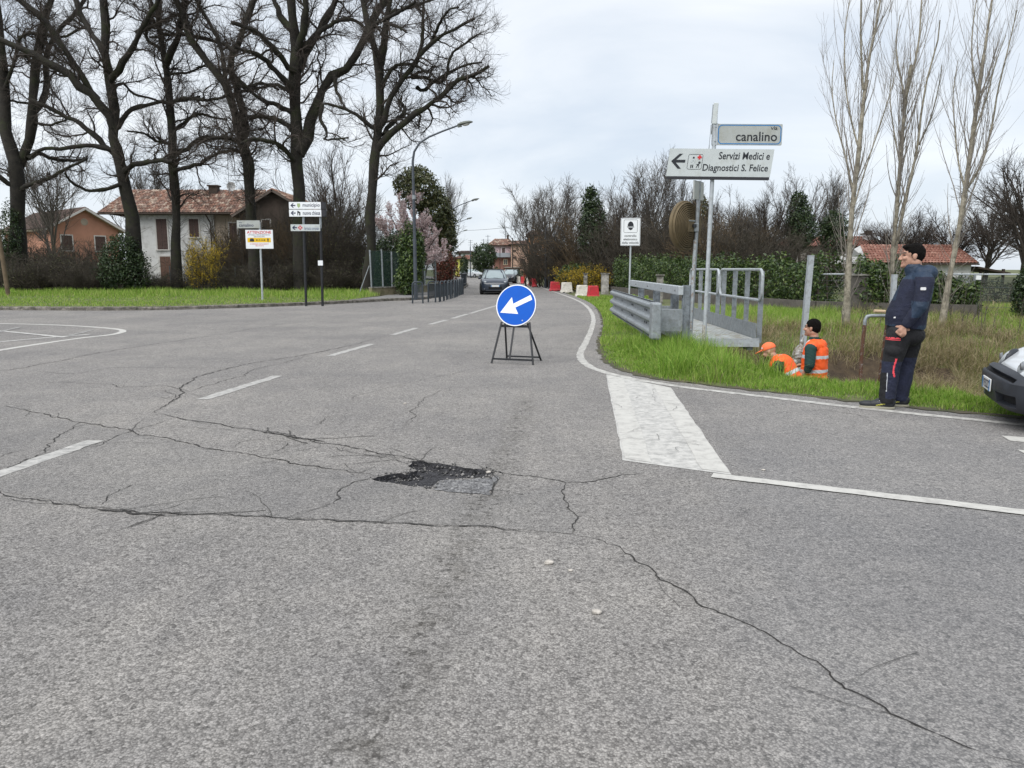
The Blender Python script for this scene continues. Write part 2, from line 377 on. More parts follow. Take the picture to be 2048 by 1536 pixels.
M_CONC = mat('weathered_concrete', (.30, .285, .26), .9, var=.25, vscale=5, bump=.4, bscale=60, dirt=((.11, .105, .09), .5, 4))
M_KERB = mat('kerb_concrete', (.21, .19, .165), .9, var=.3, vscale=4, bump=.4, bscale=50, dirt=((.08, .075, .06), .5, 5))
GREENS = [(.07, .15, .014), (.16, .30, .03), (.26, .42, .055), (.38, .44, .13)]
M_GRASS = mat('grass_blades', island=GREENS, rough=.6, spec=.3, trans=.28)
M_GRASS2 = mat('verge_grass_blades', island=[(.10, .195, .02), (.20, .34, .04), (.28, .41, .07), (.39, .41, .15)], rough=.6, spec=.3, trans=.28)
M_STRAW = mat('dry_grass_blades', island=[(.33, .27, .16), (.42, .35, .22), (.26, .21, .11), (.20, .20, .07), (.16, .19, .05)], rough=.75, spec=.2, trans=.25)

# ------------------------------------------------------------------ terrain
def interp_poly(P_, x): return np.interp(x, [p[0] for p in P_], [p[1] for p in P_])
NEAR = [(2.3, 14.6), (3.1, 13.4), (3.7, 10.9), (4.3, 9.75), (5.1, 9.0), (5.6, 8.5), (7.5, 7.0), (12, 3.5), (20, -3)]    # crest of the near ditch bank: Y for each X
def ditch(x, y):
    tn = (y - interp_poly(NEAR, x)) * .75
    far = 20.6 - .05 * (x - 5); tf = far - y
    w = smooth01((x - 3.0) / 1.6)
    return -1.35 * smooth01(tn / 1.5) * smooth01(tf / 4.2) * w
def ground_z(x, y):
    x = np.asarray(x, float); y = np.asarray(y, float)
    right = smooth01((x - 1.0) / .3)
    lump = .035 * np.sin(x * 2.3 + y * 1.1) * np.sin(y * 1.9 - x * .7) + .02 * np.sin(x * 5.1 - y * 4.3)
    beyond = smooth01((y - 22) / 2.5) * smooth01((x - 5) / 2) * .10
    hol = -.50 * np.exp(-((x - 8.1) / .75) ** 2 - ((y - 17.8) / .55) ** 2) - .32 * np.exp(-((x - 9.7) / .5) ** 2 - ((y - 17.7) / .4) ** 2)
    return hol - .035 + right * (.035 + lump * .9 * smooth01((x - 1.9) / 1.5)) + ditch(x, y) * (1 + lump * 2) + beyond - .02 * (1 - right)
xs = np.unique(np.concatenate([[-900, -400, -200, -100, -60, -40, -25, -15, -8, -4, -1], np.arange(.6, 16, .16), np.arange(16, 40, 1.2), [50, 70, 100, 200, 400, 900]]))
ys = np.unique(np.concatenate([[-60, -20, -5, 0], np.arange(2, 26, .16), np.arange(26, 60, 1.5), [70, 90, 120, 160, 220, 300, 450, 700, 1400]]))
gx, gy = np.meshgrid(xs, ys); gz = ground_z(gx, gy)
# ------------------------------------------------------------------ road
def xy(l, z=0): return [G(a, b, z)[:2] for a, b in l]
def chaikin(p, n=2):
    for _ in range(n):
        q = [p[0]]
        for a, b in zip(p[:-1], p[1:]): q += [(a[0] * .75 + b[0] * .25, a[1] * .75 + b[1] * .25), (a[0] * .25 + b[0] * .75, a[1] * .25 + b[1] * .75)]
        p = q + [p[-1]]
    return p
LEFT_KERB = chaikin([(-60, 27.2), (-30, 28.4)] + xy([(0, 620), (250, 622), (450, 617), (640, 610), (740, 604)]) + [(-5.3, 37.2), (-4.3, 37.9), (-3.95, 43), (-3.75, 52), (-3.7, 64), (-4.6, 82), (-8, 110), (-16, 150)], 2)
RIGHT_LINE = chaikin(xy([(2048, 850), (1750, 820), (1480, 788), (1340, 772), (1215, 748), (1172, 731), (1157, 712), (1170, 688), (1183, 660), (1188, 640), (1183, 622), (1165, 605), (1130, 591), (1085, 576)]) + [(2.0, 82), (-1.5, 112), (-9, 152)], 2)
RIGHT_EDGE = chaikin([(20, -4.2), (9, 4.4)] + [(a + .18, b + .35) for a, b in xy([(2048, 850), (1750, 820), (1480, 788), (1340, 772)])] + xy([(1300, 757), (1245, 742), (1208, 722), (1198, 690), (1207, 660), (1207, 640), (1200, 622), (1180, 604), (1140, 589)]) + [(3.0, 64), (2.4, 82), (-1.2, 112), (-8.5, 152)], 2)
POT = [(742, 958), (772, 950), (800, 946), (816, 949), (834, 941), (815, 932), (821, 921), (845, 922), (862, 926), (900, 930), (930, 936), (962, 938), (990, 945), (979, 954), (945, 957), (905, 958), (878, 962), (862, 978), (828, 972), (786, 966)]
rnd = random.Random(3)
def jag(p, amp, n=3):                                  # roughen a closed outline
    for _ in range(n):
        q = []
        for a, b in zip(p, p[1:] + p[:1]):
            m = ((a[0] + b[0]) / 2 + rnd.uniform(-amp, amp), (a[1] + b[1]) / 2 + rnd.uniform(-amp, amp)); q += [a, m]
        p = q; amp *= .55
    return p
pot = jag(xy(POT), .022, 2)
outer = [(-60, -6), (20, -6)] + RIGHT_EDGE + LEFT_KERB[::-1]
bm = bmesh.new()
def loop(pts, z):
    v = [bm.verts.new((a, b, z)) for a, b in pts]; return v, [bm.edges.new((v[i], v[(i + 1) % len(v)])) for i in range(len(v))]
def in_poly(x, y, poly):
    c = np.zeros(x.shape, bool); n = len(poly); j = n - 1
    for i in range(n):
        xi, yi = poly[i]; xj, yj = poly[j]
        cond = ((yi > y) != (yj > y)) & (x < (xj - xi) * (y - yi) / ((yj - yi) or 1e-9) + xi); c ^= cond; j = i
    return c
gz = np.where(in_poly(gx, gy, outer) | (gx < 1.0), -.09, gz)
nx, ny = len(xs), len(ys); ii = np.arange(ny - 1)[:, None] * nx + np.arange(nx - 1)[None, :]
me = np_mesh('ground', np.stack([gx, gy, gz], -1).reshape(-1, 3), np.stack([ii, ii + 1, ii + nx + 1, ii + nx], -1).reshape(-1, 4), M_TURF, True)
link('ground', me, kind='structure')

_, e1 = loop(outer, 0); hv, e2 = loop(pot, 0)
bmesh.ops.triangle_fill(bm, use_beauty=True, edges=e1 + e2)
for f in bm.faces:
    if f.normal.z < 0: f.normal_flip()
me = bpy.data.meshes.new('road'); bm.to_mesh(me); bm.free(); me.materials.append(M_ASPH)
road = link('road', me, kind='structure')
# the pothole: broken rim walls and a dark floor five centimetres down
bm = bmesh.new(); n = len(pot); cx = sum(p[0] for p in pot) / n; cy = sum(p[1] for p in pot) / n
v0 = [bm.verts.new((a, b, 0)) for a, b in pot]
v1 = [bm.verts.new((cx + (a - cx) * .97 + rnd.uniform(-.006, .006), cy + (b - cy) * .95, -.030 - rnd.uniform(0, .012))) for a, b in pot]
v2 = [bm.verts.new((cx + (a - cx) * .9, cy + (b - cy) * .86, -.048)) for a, b in pot]
for i in range(n):
    j = (i + 1) % n; bm.faces.new((v0[i], v0[j], v1[j], v1[i])); bm.faces.new((v1[i], v1[j], v2[j], v2[i]))
bmesh.ops.triangle_fill(bm, use_beauty=True, edges=[bm.edges.get((v2[i], v2[(i + 1) % n])) for i in range(n)])
bmesh.ops.recalc_face_normals(bm, faces=bm.faces[:]); bmesh.ops.reverse_faces(bm, faces=[f for f in bm.faces if False])
me = bpy.data.meshes.new('pothole'); bm.to_mesh(me); bm.free(); me.materials.append(M_FRESH); link('pothole', me, road)
def sheet(name, pts, z, m, parent):
    b = bmesh.new(); v = [b.verts.new((p[0], p[1], z)) for p in pts]; es = [b.edges.new((v[i], v[(i + 1) % len(v)])) for i in range(len(v))]
    bmesh.ops.triangle_fill(b, use_beauty=True, edges=es)
    for f in b.faces:
        if f.normal.z < 0: f.normal_flip()
    me = bpy.data.meshes.new(name); b.to_mesh(me); b.free(); me.materials.append(m); return link(name, me, parent)
sheet('scoured_patch', jag(xy([(880, 962), (907, 960), (945, 959), (976, 958), (990, 950), (996, 962), (984, 980), (980, 991), (940, 988), (900, 985), (866, 980)]), .02, 2), .004, M_SCOUR, road)

def offset(line, d):
    q = []
    for i, p in enumerate(line):
        a = line[max(i - 1, 0)]; b = line[min(i + 1, len(line) - 1)]; tx, ty = b[0] - a[0], b[1] - a[1]; l = math.hypot(tx, ty) or 1; q.append((p[0] - ty / l * d, p[1] + tx / l * d))
    return q
def ribbon(name, line, w, z, m, parent, rough=.0):
    a = offset(line, w / 2); b = offset(line, -w / 2)
    if rough: a = [(x + rnd.uniform(-rough, rough), y + rnd.uniform(-rough, rough)) for x, y in a]; b = [(x + rnd.uniform(-rough, rough), y + rnd.uniform(-rough, rough)) for x, y in b]
    k = len(line); V = [(x, y, z) for x, y in a] + [(x, y, z) for x, y in b]
    me = bpy.data.meshes.new(name); me.from_pydata(V, [], [(i, i + 1, i + 1 + k, i + k) for i in range(k - 1)]); me.materials.append(m)
    b_ = bmesh.new(); b_.from_mesh(me)
    for f in b_.faces:
        if f.normal.z < 0: f.normal_flip()
    b_.to_mesh(me); b_.free()
    return link(name, me, parent)
def dense(line, step):
    q = [line[0]]
    for a, b in zip(line[:-1], line[1:]):
        n = max(1, int(math.hypot(b[0] - a[0], b[1] - a[1]) / step)); q += [(a[0] + (b[0] - a[0]) * i / n, a[1] + (b[1] - a[1]) * i / n) for i in range(1, n + 1)]
    return q
ribbon('edge_line', dense(RIGHT_LINE, .10), .13, .004, mat('worn_edge_paint', (.47, .46, .43), .85, var=.10, vscale=7, dirt=((.27, .26, .245), .46, 10)), road, .011)
sheet('old_patch', xy([(-40, 806), (0, 813), (140, 843), (270, 868), (440, 903), (600, 933), (680, 943), (735, 962), (862, 983), (985, 996), (1060, 985), (1128, 970), (1126, 1000), (1154, 1035), (1143, 1068), (1000, 1056), (750, 1043), (560, 1035), (280, 1025), (150, 1008), (0, 983), (-40, 978)]), .0018, M_ASPH2, road)
# give-way band at the mouth of the side road: worn fill and two fresher border stripes
A, B, C, D = [Vector((*p, 0)) for p in xy([(1212, 747), (1340, 774), (1468, 955), (1247, 926)])]
def quad(name, u0, u1, v0, v1, z, m):
    f = lambda u, v: (A.lerp(B, u)).lerp(D.lerp(C, u), v)
    pts = [f(u0 + (u1 - u0) * 0, v0 + (v1 - v0) * i / 20) for i in range(21)] + [f(u1, v1 - (v1 - v0) * i / 20) for i in range(21)]
    return sheet(name, [(p.x + rnd.uniform(-.008, .008), p.y + rnd.uniform(-.008, .008)) for p in pts], z, m, road)
quad('give_way_band', .0, 1., .02, .985, .003, M_PAINT_WORN)
quad('border_stripe', .02, .28, .03, .975, .0055, M_PAINT); quad('border_stripe', .74, .99, .03, .975, .0055, M_PAINT)
ribbon('give_way_line', dense(xy([(1425, 952), (1468, 957), (1640, 977), (1850, 1002), (2048, 1026), (2300, 1056)]), .1), .125, .0075, M_PAINT, road, .006)
for a, b, w in (((0 - 240, 1030), (190, 882), .16), ((405, 799), (556, 752), .15), ((660, 712), (744, 688), .15), ((785, 670), (833, 656), .15), ((860, 649), (893, 640), .15), ((905, 637), (935, 628), .15), ((940, 627), (1004, 608), .14)):
    ribbon('centre_dash', dense(xy([a, b]), .15), w, .004, mat('grey_dash_paint', (.40, .39, .37), .85, var=.10, vscale=7, dirt=((.25, .245, .235), .42, 12)), road, .013)
ribbon('centre_dash', dense(xy([(1012, 606), (1030, 597), (1034, 588)]), .3), .12, .004, M_PAINT_FAINT, road, .01)
ISL = chaikin(xy([(-500, 640), (0, 647), (120, 650), (215, 656), (252, 661), (232, 669), (160, 676), (0, 700), (-300, 752)]), 2)
ribbon('island_line', dense(ISL, .15), .16, .004, M_PAINT, road, .01)
ribbon('island_bar', dense(xy([(-300, 690), (0, 684), (90, 676), (180, 669)]), .2), .14, .0055, M_PAINT_WORN, road, .02)
ribbon('island_bar', dense(xy([(-200, 655), (0, 662), (60, 668), (130, 675)]), .2), .14, .0075, M_PAINT_WORN, road, .02)
ribbon('island_bar', dense(xy([(140, 671), (185, 660)]), .2), .12, .0065, M_PAINT_FAINT, road, .03)
ribbon('island_bar', dense(xy([(-120, 690), (40, 655)]), .2), .12, .009, M_PAINT_FAINT, road, .03)
# tips of the crossing bars by the parked van
for pl in ([(2003, 872), (2048, 875), (2120, 880), (2120, 893), (2048, 885), (2020, 882)], [(2034, 900), (2120, 906), (2120, 922), (2060, 913)]):
    sheet('crossing_bar', xy(pl), .004, M_PAINT, road)

# cracks: ragged ribbons, their dark colour standing for dirt and shaded depth
def crack(px, w, m=M_CRACK, amp=.035, depth=4, hair=0):
    p = xy(px)
    for d in range(depth):
        q = [p[0]]
        for a, b in zip(p[:-1], p[1:]):
            l = math.hypot(b[0] - a[0], b[1] - a[1])
            if l > .05:
                k = min(amp, l * .13); q.append(((a[0] + b[0]) / 2 + rnd.uniform(-k, k), (a[1] + b[1]) / 2 + rnd.uniform(-k, k)))
            q.append(b)
        p = q
    k = len(p); V = []; ln = 0
    for side in (1, -1):
        for i, (x, y) in enumerate(p):
            a = p[max(i - 1, 0)]; b = p[min(i + 1, k - 1)]; tx, ty = b[0] - a[0], b[1] - a[1]; l = math.hypot(tx, ty) or 1
            ww = w * rnd.uniform(.15, 1.0) * .5 * min(1, .25 + 6 * min(i, k - 1 - i) / k); V.append((x - ty / l * ww * side, y + tx / l * ww * side, .0035 + (.0004 * (len(road.children) % 9))))
    F = [(i, i + k, i + 1 + k, i + 1) for i in range(k - 1)]
    me = bpy.data.meshes.new('crack'); me.from_pydata(V, [], F); me.materials.append(m); link('crack', me, road)
    for _ in range(hair):
        i = rnd.randrange(k); x, y = p[i]; a = rnd.uniform(0, 6.28); ln = rnd.uniform(.15, .6)
        hp = [(x, y)]
        for s in range(5): a += rnd.uniform(-.35, .35); hp.append((hp[-1][0] + math.cos(a) * ln / 5, hp[-1][1] + math.sin(a) * ln / 5))
        ribbon('crack', hp, w * .22, .0035 + rnd.uniform(.0005, .003), M_CRACK_HAIR, road, w * .08)
crack([(312, 827), (415, 845), (520, 862), (620, 880), (700, 895), (790, 912), (850, 925), (900, 931)], .021, hair=7)
crack([(520, 863), (560, 869), (600, 877), (650, 884)], .045, amp=.02, hair=4)
crack([(970, 940), (1060, 952), (1130, 965), (1190, 963), (1245, 950), (1290, 946)], .015)
crack([(0, 810), (70, 825), (140, 840), (200, 850), (270, 865), (350, 882), (440, 900), (520, 915), (600, 930), (680, 940), (748, 952)], .021, hair=12)
crack([(-60, 978), (0, 985), (60, 998), (150, 1010), (200, 1020), (280, 1027), (400, 1030), (560, 1037), (750, 1045), (900, 1052), (1000, 1058), (1090, 1066), (1145, 1070)], .017, hair=6)
crack([(0, 998), (45, 1004), (100, 1007), (160, 1014)], .008); crack([(200, 1021), (270, 1029), (330, 1033)], .035, amp=.02, hair=4)
crack([(1145, 1070), (1200, 1080), (1260, 1110), (1320, 1160), (1380, 1190), (1450, 1230), (1530, 1265), (1600, 1310), (1660, 1345), (1740, 1400), (1830, 1450), (1920, 1490), (2060, 1535)], .0125, hair=4)
crack([(1130, 965), (1127, 1000), (1157, 1035), (1145, 1070)], .010); crack([(745, 957), (700, 970), (675, 985), (668, 1010)], .014)
crack([(312, 827), (338, 806), (368, 785), (360, 776), (385, 757), (440, 741), (500, 727), (580, 715), (640, 704), (700, 692), (790, 668)], .024, hair=8)
crack([(368, 785), (420, 770), (490, 752), (500, 742), (560, 728), (610, 712)], .014); crack([(340, 806), (350, 795), (330, 780)], .012)
crack([(-60, 752), (0, 742), (60, 733), (130, 720), (200, 705), (300, 690), (420, 672), (550, 650), (640, 640)], .022)
crack([(60, 742), (110, 746), (150, 748), (220, 736), (380, 735), (500, 737)], .012); crack([(30, 768), (120, 765), (220, 768), (240, 775), (330, 772), (375, 782)], .014, hair=5)
crack([(-20, 945), (70, 915), (108, 885), (145, 855), (200, 848)], .014, hair=3); crack([(180, 897), (240, 870), (265, 862), (330, 842)], .012); crack([(0, 915), (25, 905), (60, 898)], .01)
crack([(120, 910), (160, 900), (200, 885), (310, 888), (330, 884)], .008, M_CRACK_HAIR); crack([(350, 850), (420, 858), (480, 864)], .008, M_CRACK_HAIR)
crack([(470, 895), (480, 885), (520, 880), (570, 884), (560, 900), (540, 910)], .009, hair=8); crack([(655, 893), (680, 902), (760, 915), (815, 930)], .01, hair=8); crack([(700, 930), (740, 925), (790, 920)], .008, hair=6)
crack([(205, 1010), (215, 995), (240, 980), (275, 968)], .010); crack([(985, 950), (995, 958), (988, 972), (980, 992)], .016, hair=5)
crack([(820, 846), (830, 835), (822, 825), (836, 812), (850, 795), (905, 775)], .012, M_CRACK_HAIR, hair=4); crack([(636, 850), (650, 836), (690, 830)], .010, M_CRACK_HAIR, hair=2); crack([(700, 805), (720, 790), (800, 770), (880, 752), (960, 735)], .010, M_CRACK_HAIR, hair=3)
crack([(985, 683), (1060, 690), (1120, 695), (1158, 702)], .010, M_CRACK_HAIR); crack([(960, 670), (1060, 668), (1110, 650), (1175, 645)], .010, M_CRACK_HAIR, hair=3); crack([(900, 720), (960, 700), (1010, 690)], .012, M_CRACK_HAIR, hair=2)
crack([(1620, 824), (1650, 820), (1690, 826), (1740, 836)], .010, M_CRACK_HAIR, hair=3); crack([(1300, 775), (1310, 800), (1340, 830)], .005, M_CRACK_HAIR)
for q in range(26):                                    # hair cracks in the old paint band
    u, v = rnd.uniform(.05, .9), rnd.uniform(.2, .95); p = (A.lerp(B, u)).lerp(D.lerp(C, u), v); a = rnd.choice((0, 1.4, 3.0)) + rnd.uniform(-.4, .4); hp = [(p.x, p.y)]
    for s in range(5): a += rnd.uniform(-.5, .5); hp.append((hp[-1][0] + math.cos(a) * .05, hp[-1][1] + math.sin(a) * .05))
    ribbon('crack', hp, .004, .0135 + q * .0001, M_CRACK_HAIR, road, .001)

# crumbled asphalt in and around the pothole: too fine to pick apart
Vc = []; Fc = []; px_ = np.array([p[0] for p in pot]); py_ = np.array([p[1] for p in pot])
for q in range(420):
    i = rnd.randrange(len(pot)); s_ = rnd.uniform(.003, .011) if q % 9 else rnd.uniform(.010, .018); f = rnd.uniform(.55, 1.10); cx_, cy_ = cx + (pot[i][0] - cx) * f + rnd.uniform(-.04, .04), cy + (pot[i][1] - cy) * f + rnd.uniform(-.03, .03)
    zf = -.046 if in_poly(np.array([cx_]), np.array([cy_]), [(cx + (a - cx) * .9, cy + (b - cy) * .86) for a, b in pot])[0] else (.003 if not in_poly(np.array([cx_]), np.array([cy_]), pot)[0] else -.03)
    o = len(Vc); Vc += [(cx_ + dx * s_ * rnd.uniform(.6, 1.3), cy_ + dy * s_ * rnd.uniform(.6, 1.2), zf + s_ * .5 + dz_ * s_ * rnd.uniform(.5, .9)) for dx, dy, dz_ in ((1, 0, 0), (0, 1, 0), (-1, 0, 0), (0, -1, 0), (0, 0, 1), (0, 0, -1))]
    Fc += [(o + a, o + b, o + c) for a, b, c in ((0, 1, 4), (1, 2, 4), (2, 3, 4), (3, 0, 4), (1, 0, 5), (2, 1, 5), (3, 2, 5), (0, 3, 5))]
link('rubble', np_mesh('rubble', np.array(Vc), np.array(Fc), mat('asphalt_crumbs', island=[(.03, .03, .032), (.07, .07, .07), (.14, .135, .13), (.27, .26, .25)], rough=.9)), road, kind='stuff')
# loose stones on the asphalt
for px, py, s, lb in ((1098, 1128, .020, 'pale loose stone on the asphalt below the pothole'), (1193, 1227, .018, 'grey loose stone lying alone low on the asphalt'), (977, 946, .016, 'small white stone at the corner of the pothole'), (810, 808, .016, 'tiny white stone on the lane beyond the pothole'),
                      (1527, 941, .012, 'small dark stone by the long white line'), (1141, 1142, .010, 'dark pebble right of the pale loose stone')):
    b = bmesh.new(); bmesh.ops.create_icosphere(b, subdivisions=2, radius=s)
    for v in b.verts: v.co = Vector((v.co.x * 1.35, v.co.y, v.co.z * .6)) * rnd.uniform(.85, 1.1)
    x, y, _ = G(px, py); me = bpy.data.meshes.new('loose_stone'); b.to_mesh(me); b.free(); me.materials.append(mat('pale_stone', (.42, .39, .35), .9, var=.3, vscale=40) if 'white' in lb or 'pale' in lb or 'grey' in lb else mat('dark_stone', (.08, .075, .07), .9))
    link('loose_stone', me, None, (x, y, s * .5), lb, 'stone')

# ------------------------------------------------------------------ left verge with kerb, path by the hoops
KZ = .125
lk = LEFT_KERB
verge_line = offset(lk, .30)
sp = [i for i, p in enumerate(lk) if p[1] > 35.0][0]
bm = bmesh.new(); pts = [(p[0], p[1]) for p in verge_line[:sp]] + [(-6.9, 40), (-7.4, 52), (-60, 58)]
sheet('verge', pts, KZ - .004, M_TURF, None)['kind'] = 'structure'
pts = [(p[0], p[1]) for p in verge_line[sp - 1:]] + [(-22, 150), (-11, 110), (-7.4, 82), (-6.6, 64), (-6.75, 52), (-6.7, 40)]
sheet('pavement', pts, KZ, mat('pavement_asphalt', (.17, .165, .16), .95, var=.2, vscale=3, bump=.4, bscale=90), None)['kind'] = 'structure'
kerb = link('kerb', None, kind='structure'); kd = dense(lk, .25); acc = 0; st = 0; ks = []
for i in range(1, len(kd)):
    acc += math.hypot(kd[i][0] - kd[i - 1][0], kd[i][1] - kd[i - 1][1])
    if acc > 1.0: ks.append((kd[st], kd[i])); st = i; acc = 0
for a, b in ks:
    if a[0] < -26 or a[1] > 95: continue
    m = MB(); tx, ty = b[0] - a[0], b[1] - a[1]; l = math.hypot(tx, ty); tx, ty = tx / l, ty / l; nx_, ny_ = -ty, tx
    z = KZ + rnd.uniform(-.012, .01); g = .008
    c = [(a[0] + tx * g, a[1] + ty * g), (b[0] - tx * g, b[1] - ty * g)]
    vs = [(p[0] + nx_ * o, p[1] + ny_ * o, h) for p in c for o, h in ((.0, -.05), (.0, z - .02), (.02, z), (.31, z), (.31, -.05))]
    m.add(vs, [(0, 1, 6, 5), (1, 2, 7, 6), (2, 3, 8, 7), (3, 4, 9, 8), (0, 4, 3, 2, 1), (5, 6, 7, 8, 9)]).build('kerb_stone', M_KERB, kerb)

# ------------------------------------------------------------------ grass
rng = np.random.default_rng(11)
def scatter(n, x0, x1, y0, y1, keep): 
    x = rng.uniform(x0, x1, n); y = rng.uniform(y0, y1, n); k = keep(x, y); return x[k], y[k]
road_poly = outer
def fnoise(x, y, s, seed=0): return .5 + .25 * (np.sin(x * s + seed + 1.7 * np.sin(y * s * .6 + seed)) + np.sin(y * s * 1.3 - seed * 2 + 1.3 * np.sin(x * s * .8)))
def lawn(name, x, y, z, h, w, m, label, lean=.35):
    V, F = blades_np(rng, np.stack([x, y, z], 1), h, w, lean)
    return link(name, np_mesh(name, V, F, m), label=label, cat='grass', kind='stuff')
# near right verge up to the crest and the tongue along the main road
def near_ok(x, y): return (~in_poly(x, y, road_poly)) & (y < interp_poly(NEAR, x) + .55) & (x / y < .74) & (x > 1.1)
x, y = scatter(560000, 1.1, 7.0, 5.8, 15.2, near_ok)
d_edge = np.min([np.hypot(x - a, y - b) for a, b in dense(RIGHT_EDGE[4:120], .25) if b < 30], axis=0)
crest = interp_poly(NEAR, x) - y
tall = smooth01((x - 1.8) / 1.2) * smooth01((3.5 - x) / .6) * smooth01((y - 9.3) / 1.2)
dens = np.clip(d_edge * 3 - .12, 0, 1) * (.35 + .75 * fnoise(x, y, 3.1))
k = rng.uniform(0, 1, len(x)) < np.clip(dens, 0, 1) * (.42 + .2 * (1 - tall)); x, y, d_edge, tall = x[k], y[k], d_edge[k], tall[k]
h = (.05 + .055 * np.clip(d_edge, 0, 1) + tall * (.06 + .30 * fnoise(x, y, 4.2, 2) ** 2)) * (.55 + .9 * fnoise(x, y, 9.5, 5)) * rng.uniform(.5, 1.35, len(x))
lawn('near_verge_grass', x, y, ground_z(x, y) - .01, h, rng.uniform(.004, .009, len(x)), M_GRASS, 'lush green grass along the near ditch bank and around the sign poles', .55)
k = (rng.uniform(0, 1, len(x)) < .10 + .12 * fnoise(x, y, 2.2, 7)); lawn('dead_grass', x[k] + .01, y[k], ground_z(x[k], y[k]) - .01, h[k] * .8, rng.uniform(.004, .008, k.sum()), M_STRAW, 'withered pale blades among the near verge grass', .9)
# tongue of grass beside the main road, left of and behind the barrier
x, y = scatter(160000, 1.6, 7.5, 15.0, 42, lambda x, y: (~in_poly(x, y, road_poly)) & (x < 3.0 + (y - 15) * .16) & ((x < 3.0) | (y > 21.3)))
k = rng.uniform(0, 1, len(x)) < np.clip(.5 + .6 * fnoise(x, y, 2.1), 0, 1) * np.clip(24 / y, .35, 1); x, y = x[k], y[k]
lawn('roadside_grass', x, y, ground_z(x, y) - .01, (.05 + .09 * fnoise(x, y, 1.7, 1)) * rng.uniform(.6, 1.3, len(x)), rng.uniform(.006, .014, len(x)) * np.clip(y / 17, 1, 2), M_GRASS2, 'short bright grass between the bend line and the steel barrier')
# bare earth along the broken asphalt edge
e_ = [p for p in dense(RIGHT_EDGE, .12) if 5 < p[1] < 30 and p[0] < 9]
ribbon('earth_edge', [(a + .02, b) for a, b in e_], .13, .008, M_SOIL, None, .06)['kind'] = 'structure'
# far bank of the ditch: green on the shelf, straw on the slope
x, y = scatter(260000, 3.4, 19, 11.2, 26.5, lambda x, y: (y > interp_poly(NEAR, x) + 1.3) & (x / y < .72) & (((x - 8.1) / .85) ** 2 + ((y - 17.8) / .75) ** 2 > .6 + .8 * fnoise(x, y, 6, 1)) & (((x - 9.7) / .55) ** 2 + ((y - 17.7) / .4) ** 2 > 1) & ~((x < 4.6) & (y > 14.0) & (y < 21.3)))
s = (20.6 - .05 * (x - 5)) - y
dry = np.clip(smooth01((s + .3) / 1.2) * (.5 + .75 * fnoise(x, y, 1.5, 4)) , 0, 1) * (1 - .0 * s); dry = np.maximum(dry, .55 * smooth01((x - 9) / 3) * fnoise(x, y, 1.1, 3))
isd = rng.uniform(0, 1, len(x)) < dry
g_ = ~isd & (rng.uniform(0, 1, len(x)) < .48)
lawn('bank_grass', x[g_], y[g_], ground_z(x[g_], y[g_]) - .01, (.10 + .20 * fnoise(x[g_], y[g_], 1.9, 5)) * rng.uniform(.5, 1.4, g_.sum()), rng.uniform(.007, .014, g_.sum()), M_GRASS2, 'green grass on the shelf above the far ditch bank', .5)
d_ = isd & (rng.uniform(0, 1, len(x)) < .7)
lawn('dry_bank_grass', x[d_], y[d_], ground_z(x[d_], y[d_]) - .01, (.14 + .34 * fnoise(x[d_], y[d_], 2.4, 6) ** 2) * rng.uniform(.5, 1.5, d_.sum()), rng.uniform(.006, .013, d_.sum()), M_STRAW, 'matted straw-coloured dry grass hanging down the far ditch bank', 1.1)
# left verge beyond the kerb
x, y = scatter(110000, -40, -6.6, 28, 55, lambda x, y: in_poly(x, y, [(p[0], p[1]) for p in offset(lk, .36)[:sp]] + [(-6.95, 40), (-7.4, 52), (-60, 57)]) & (np.abs(x / y) < .74))
k = rng.uniform(0, 1, len(x)) < np.clip(36 / y, .4, 1) * np.clip(.5 + .5 * fnoise(x, y, .9, 2), 0, 1); x, y = x[k], y[k]
back = smooth01((y - 36.5 + .12 * (x + 12)) / 3.0)
lawn('verge_grass', x, y, np.full(len(x), KZ - .01), (.05 + .05 * fnoise(x, y, .8) + back * .22 * (.4 + fnoise(x, y, 1.3, 3))) * rng.uniform(.6, 1.3, len(x)), rng.uniform(.014, .03, len(x)), M_GRASS2, 'bright green grass of the verge behind the left kerb')
# ------------------------------------------------------------------ street furniture
M_GALV = mat('galvanised_steel', (.27, .295, .315), .55, .25, var=.18, vscale=9, bump=.15, bscale=60, dirt=((.20, .21, .21), .35, 14))
M_GALV_L = mat('pale_galvanised_steel', (.42, .45, .475), .5, .15, var=.10, vscale=10, dirt=((.30, .31, .31), .3, 12))
M_WHITE = mat('white_sign_sheet', (.50, .535, .535), .45, var=.05, vscale=5, dirt=((.42, .44, .42), .25, 6))
M_GREYW = mat('weathered_sign_sheet', (.38, .40, .385), .5, var=.06, vscale=4, dirt=((.33, .34, .31), .4, 5))
M_BLACK = mat('black_print', (.012, .014, .02), .5)
M_NAVY = mat('navy_print', (.015, .02, .06), .5)
M_RED = mat('red_print', (.55, .02, .025), .5)
M_BLUE = mat('blue_sign_sheet', (.0, .088, .47), .45, var=.04, vscale=6, spec=.2)
M_BLUEP = mat('blue_print', (.03, .18, .42), .5)
M_YELLOW = mat('yellow_print', (.75, .47, .01), .5)
M_DARKM = mat('black_painted_steel', (.02, .021, .024), .45, .2, var=.3, vscale=12)
M_RUST = mat('rusty_steel', (.33, .33, .33), .75, .1, dirt=((.11, .05, .028), .75, 16), var=.2, bump=.4, bscale=80)
M_BRICKB = mat('mirror_back_plastic', (.125, .092, .047), .7, var=.2, vscale=6)

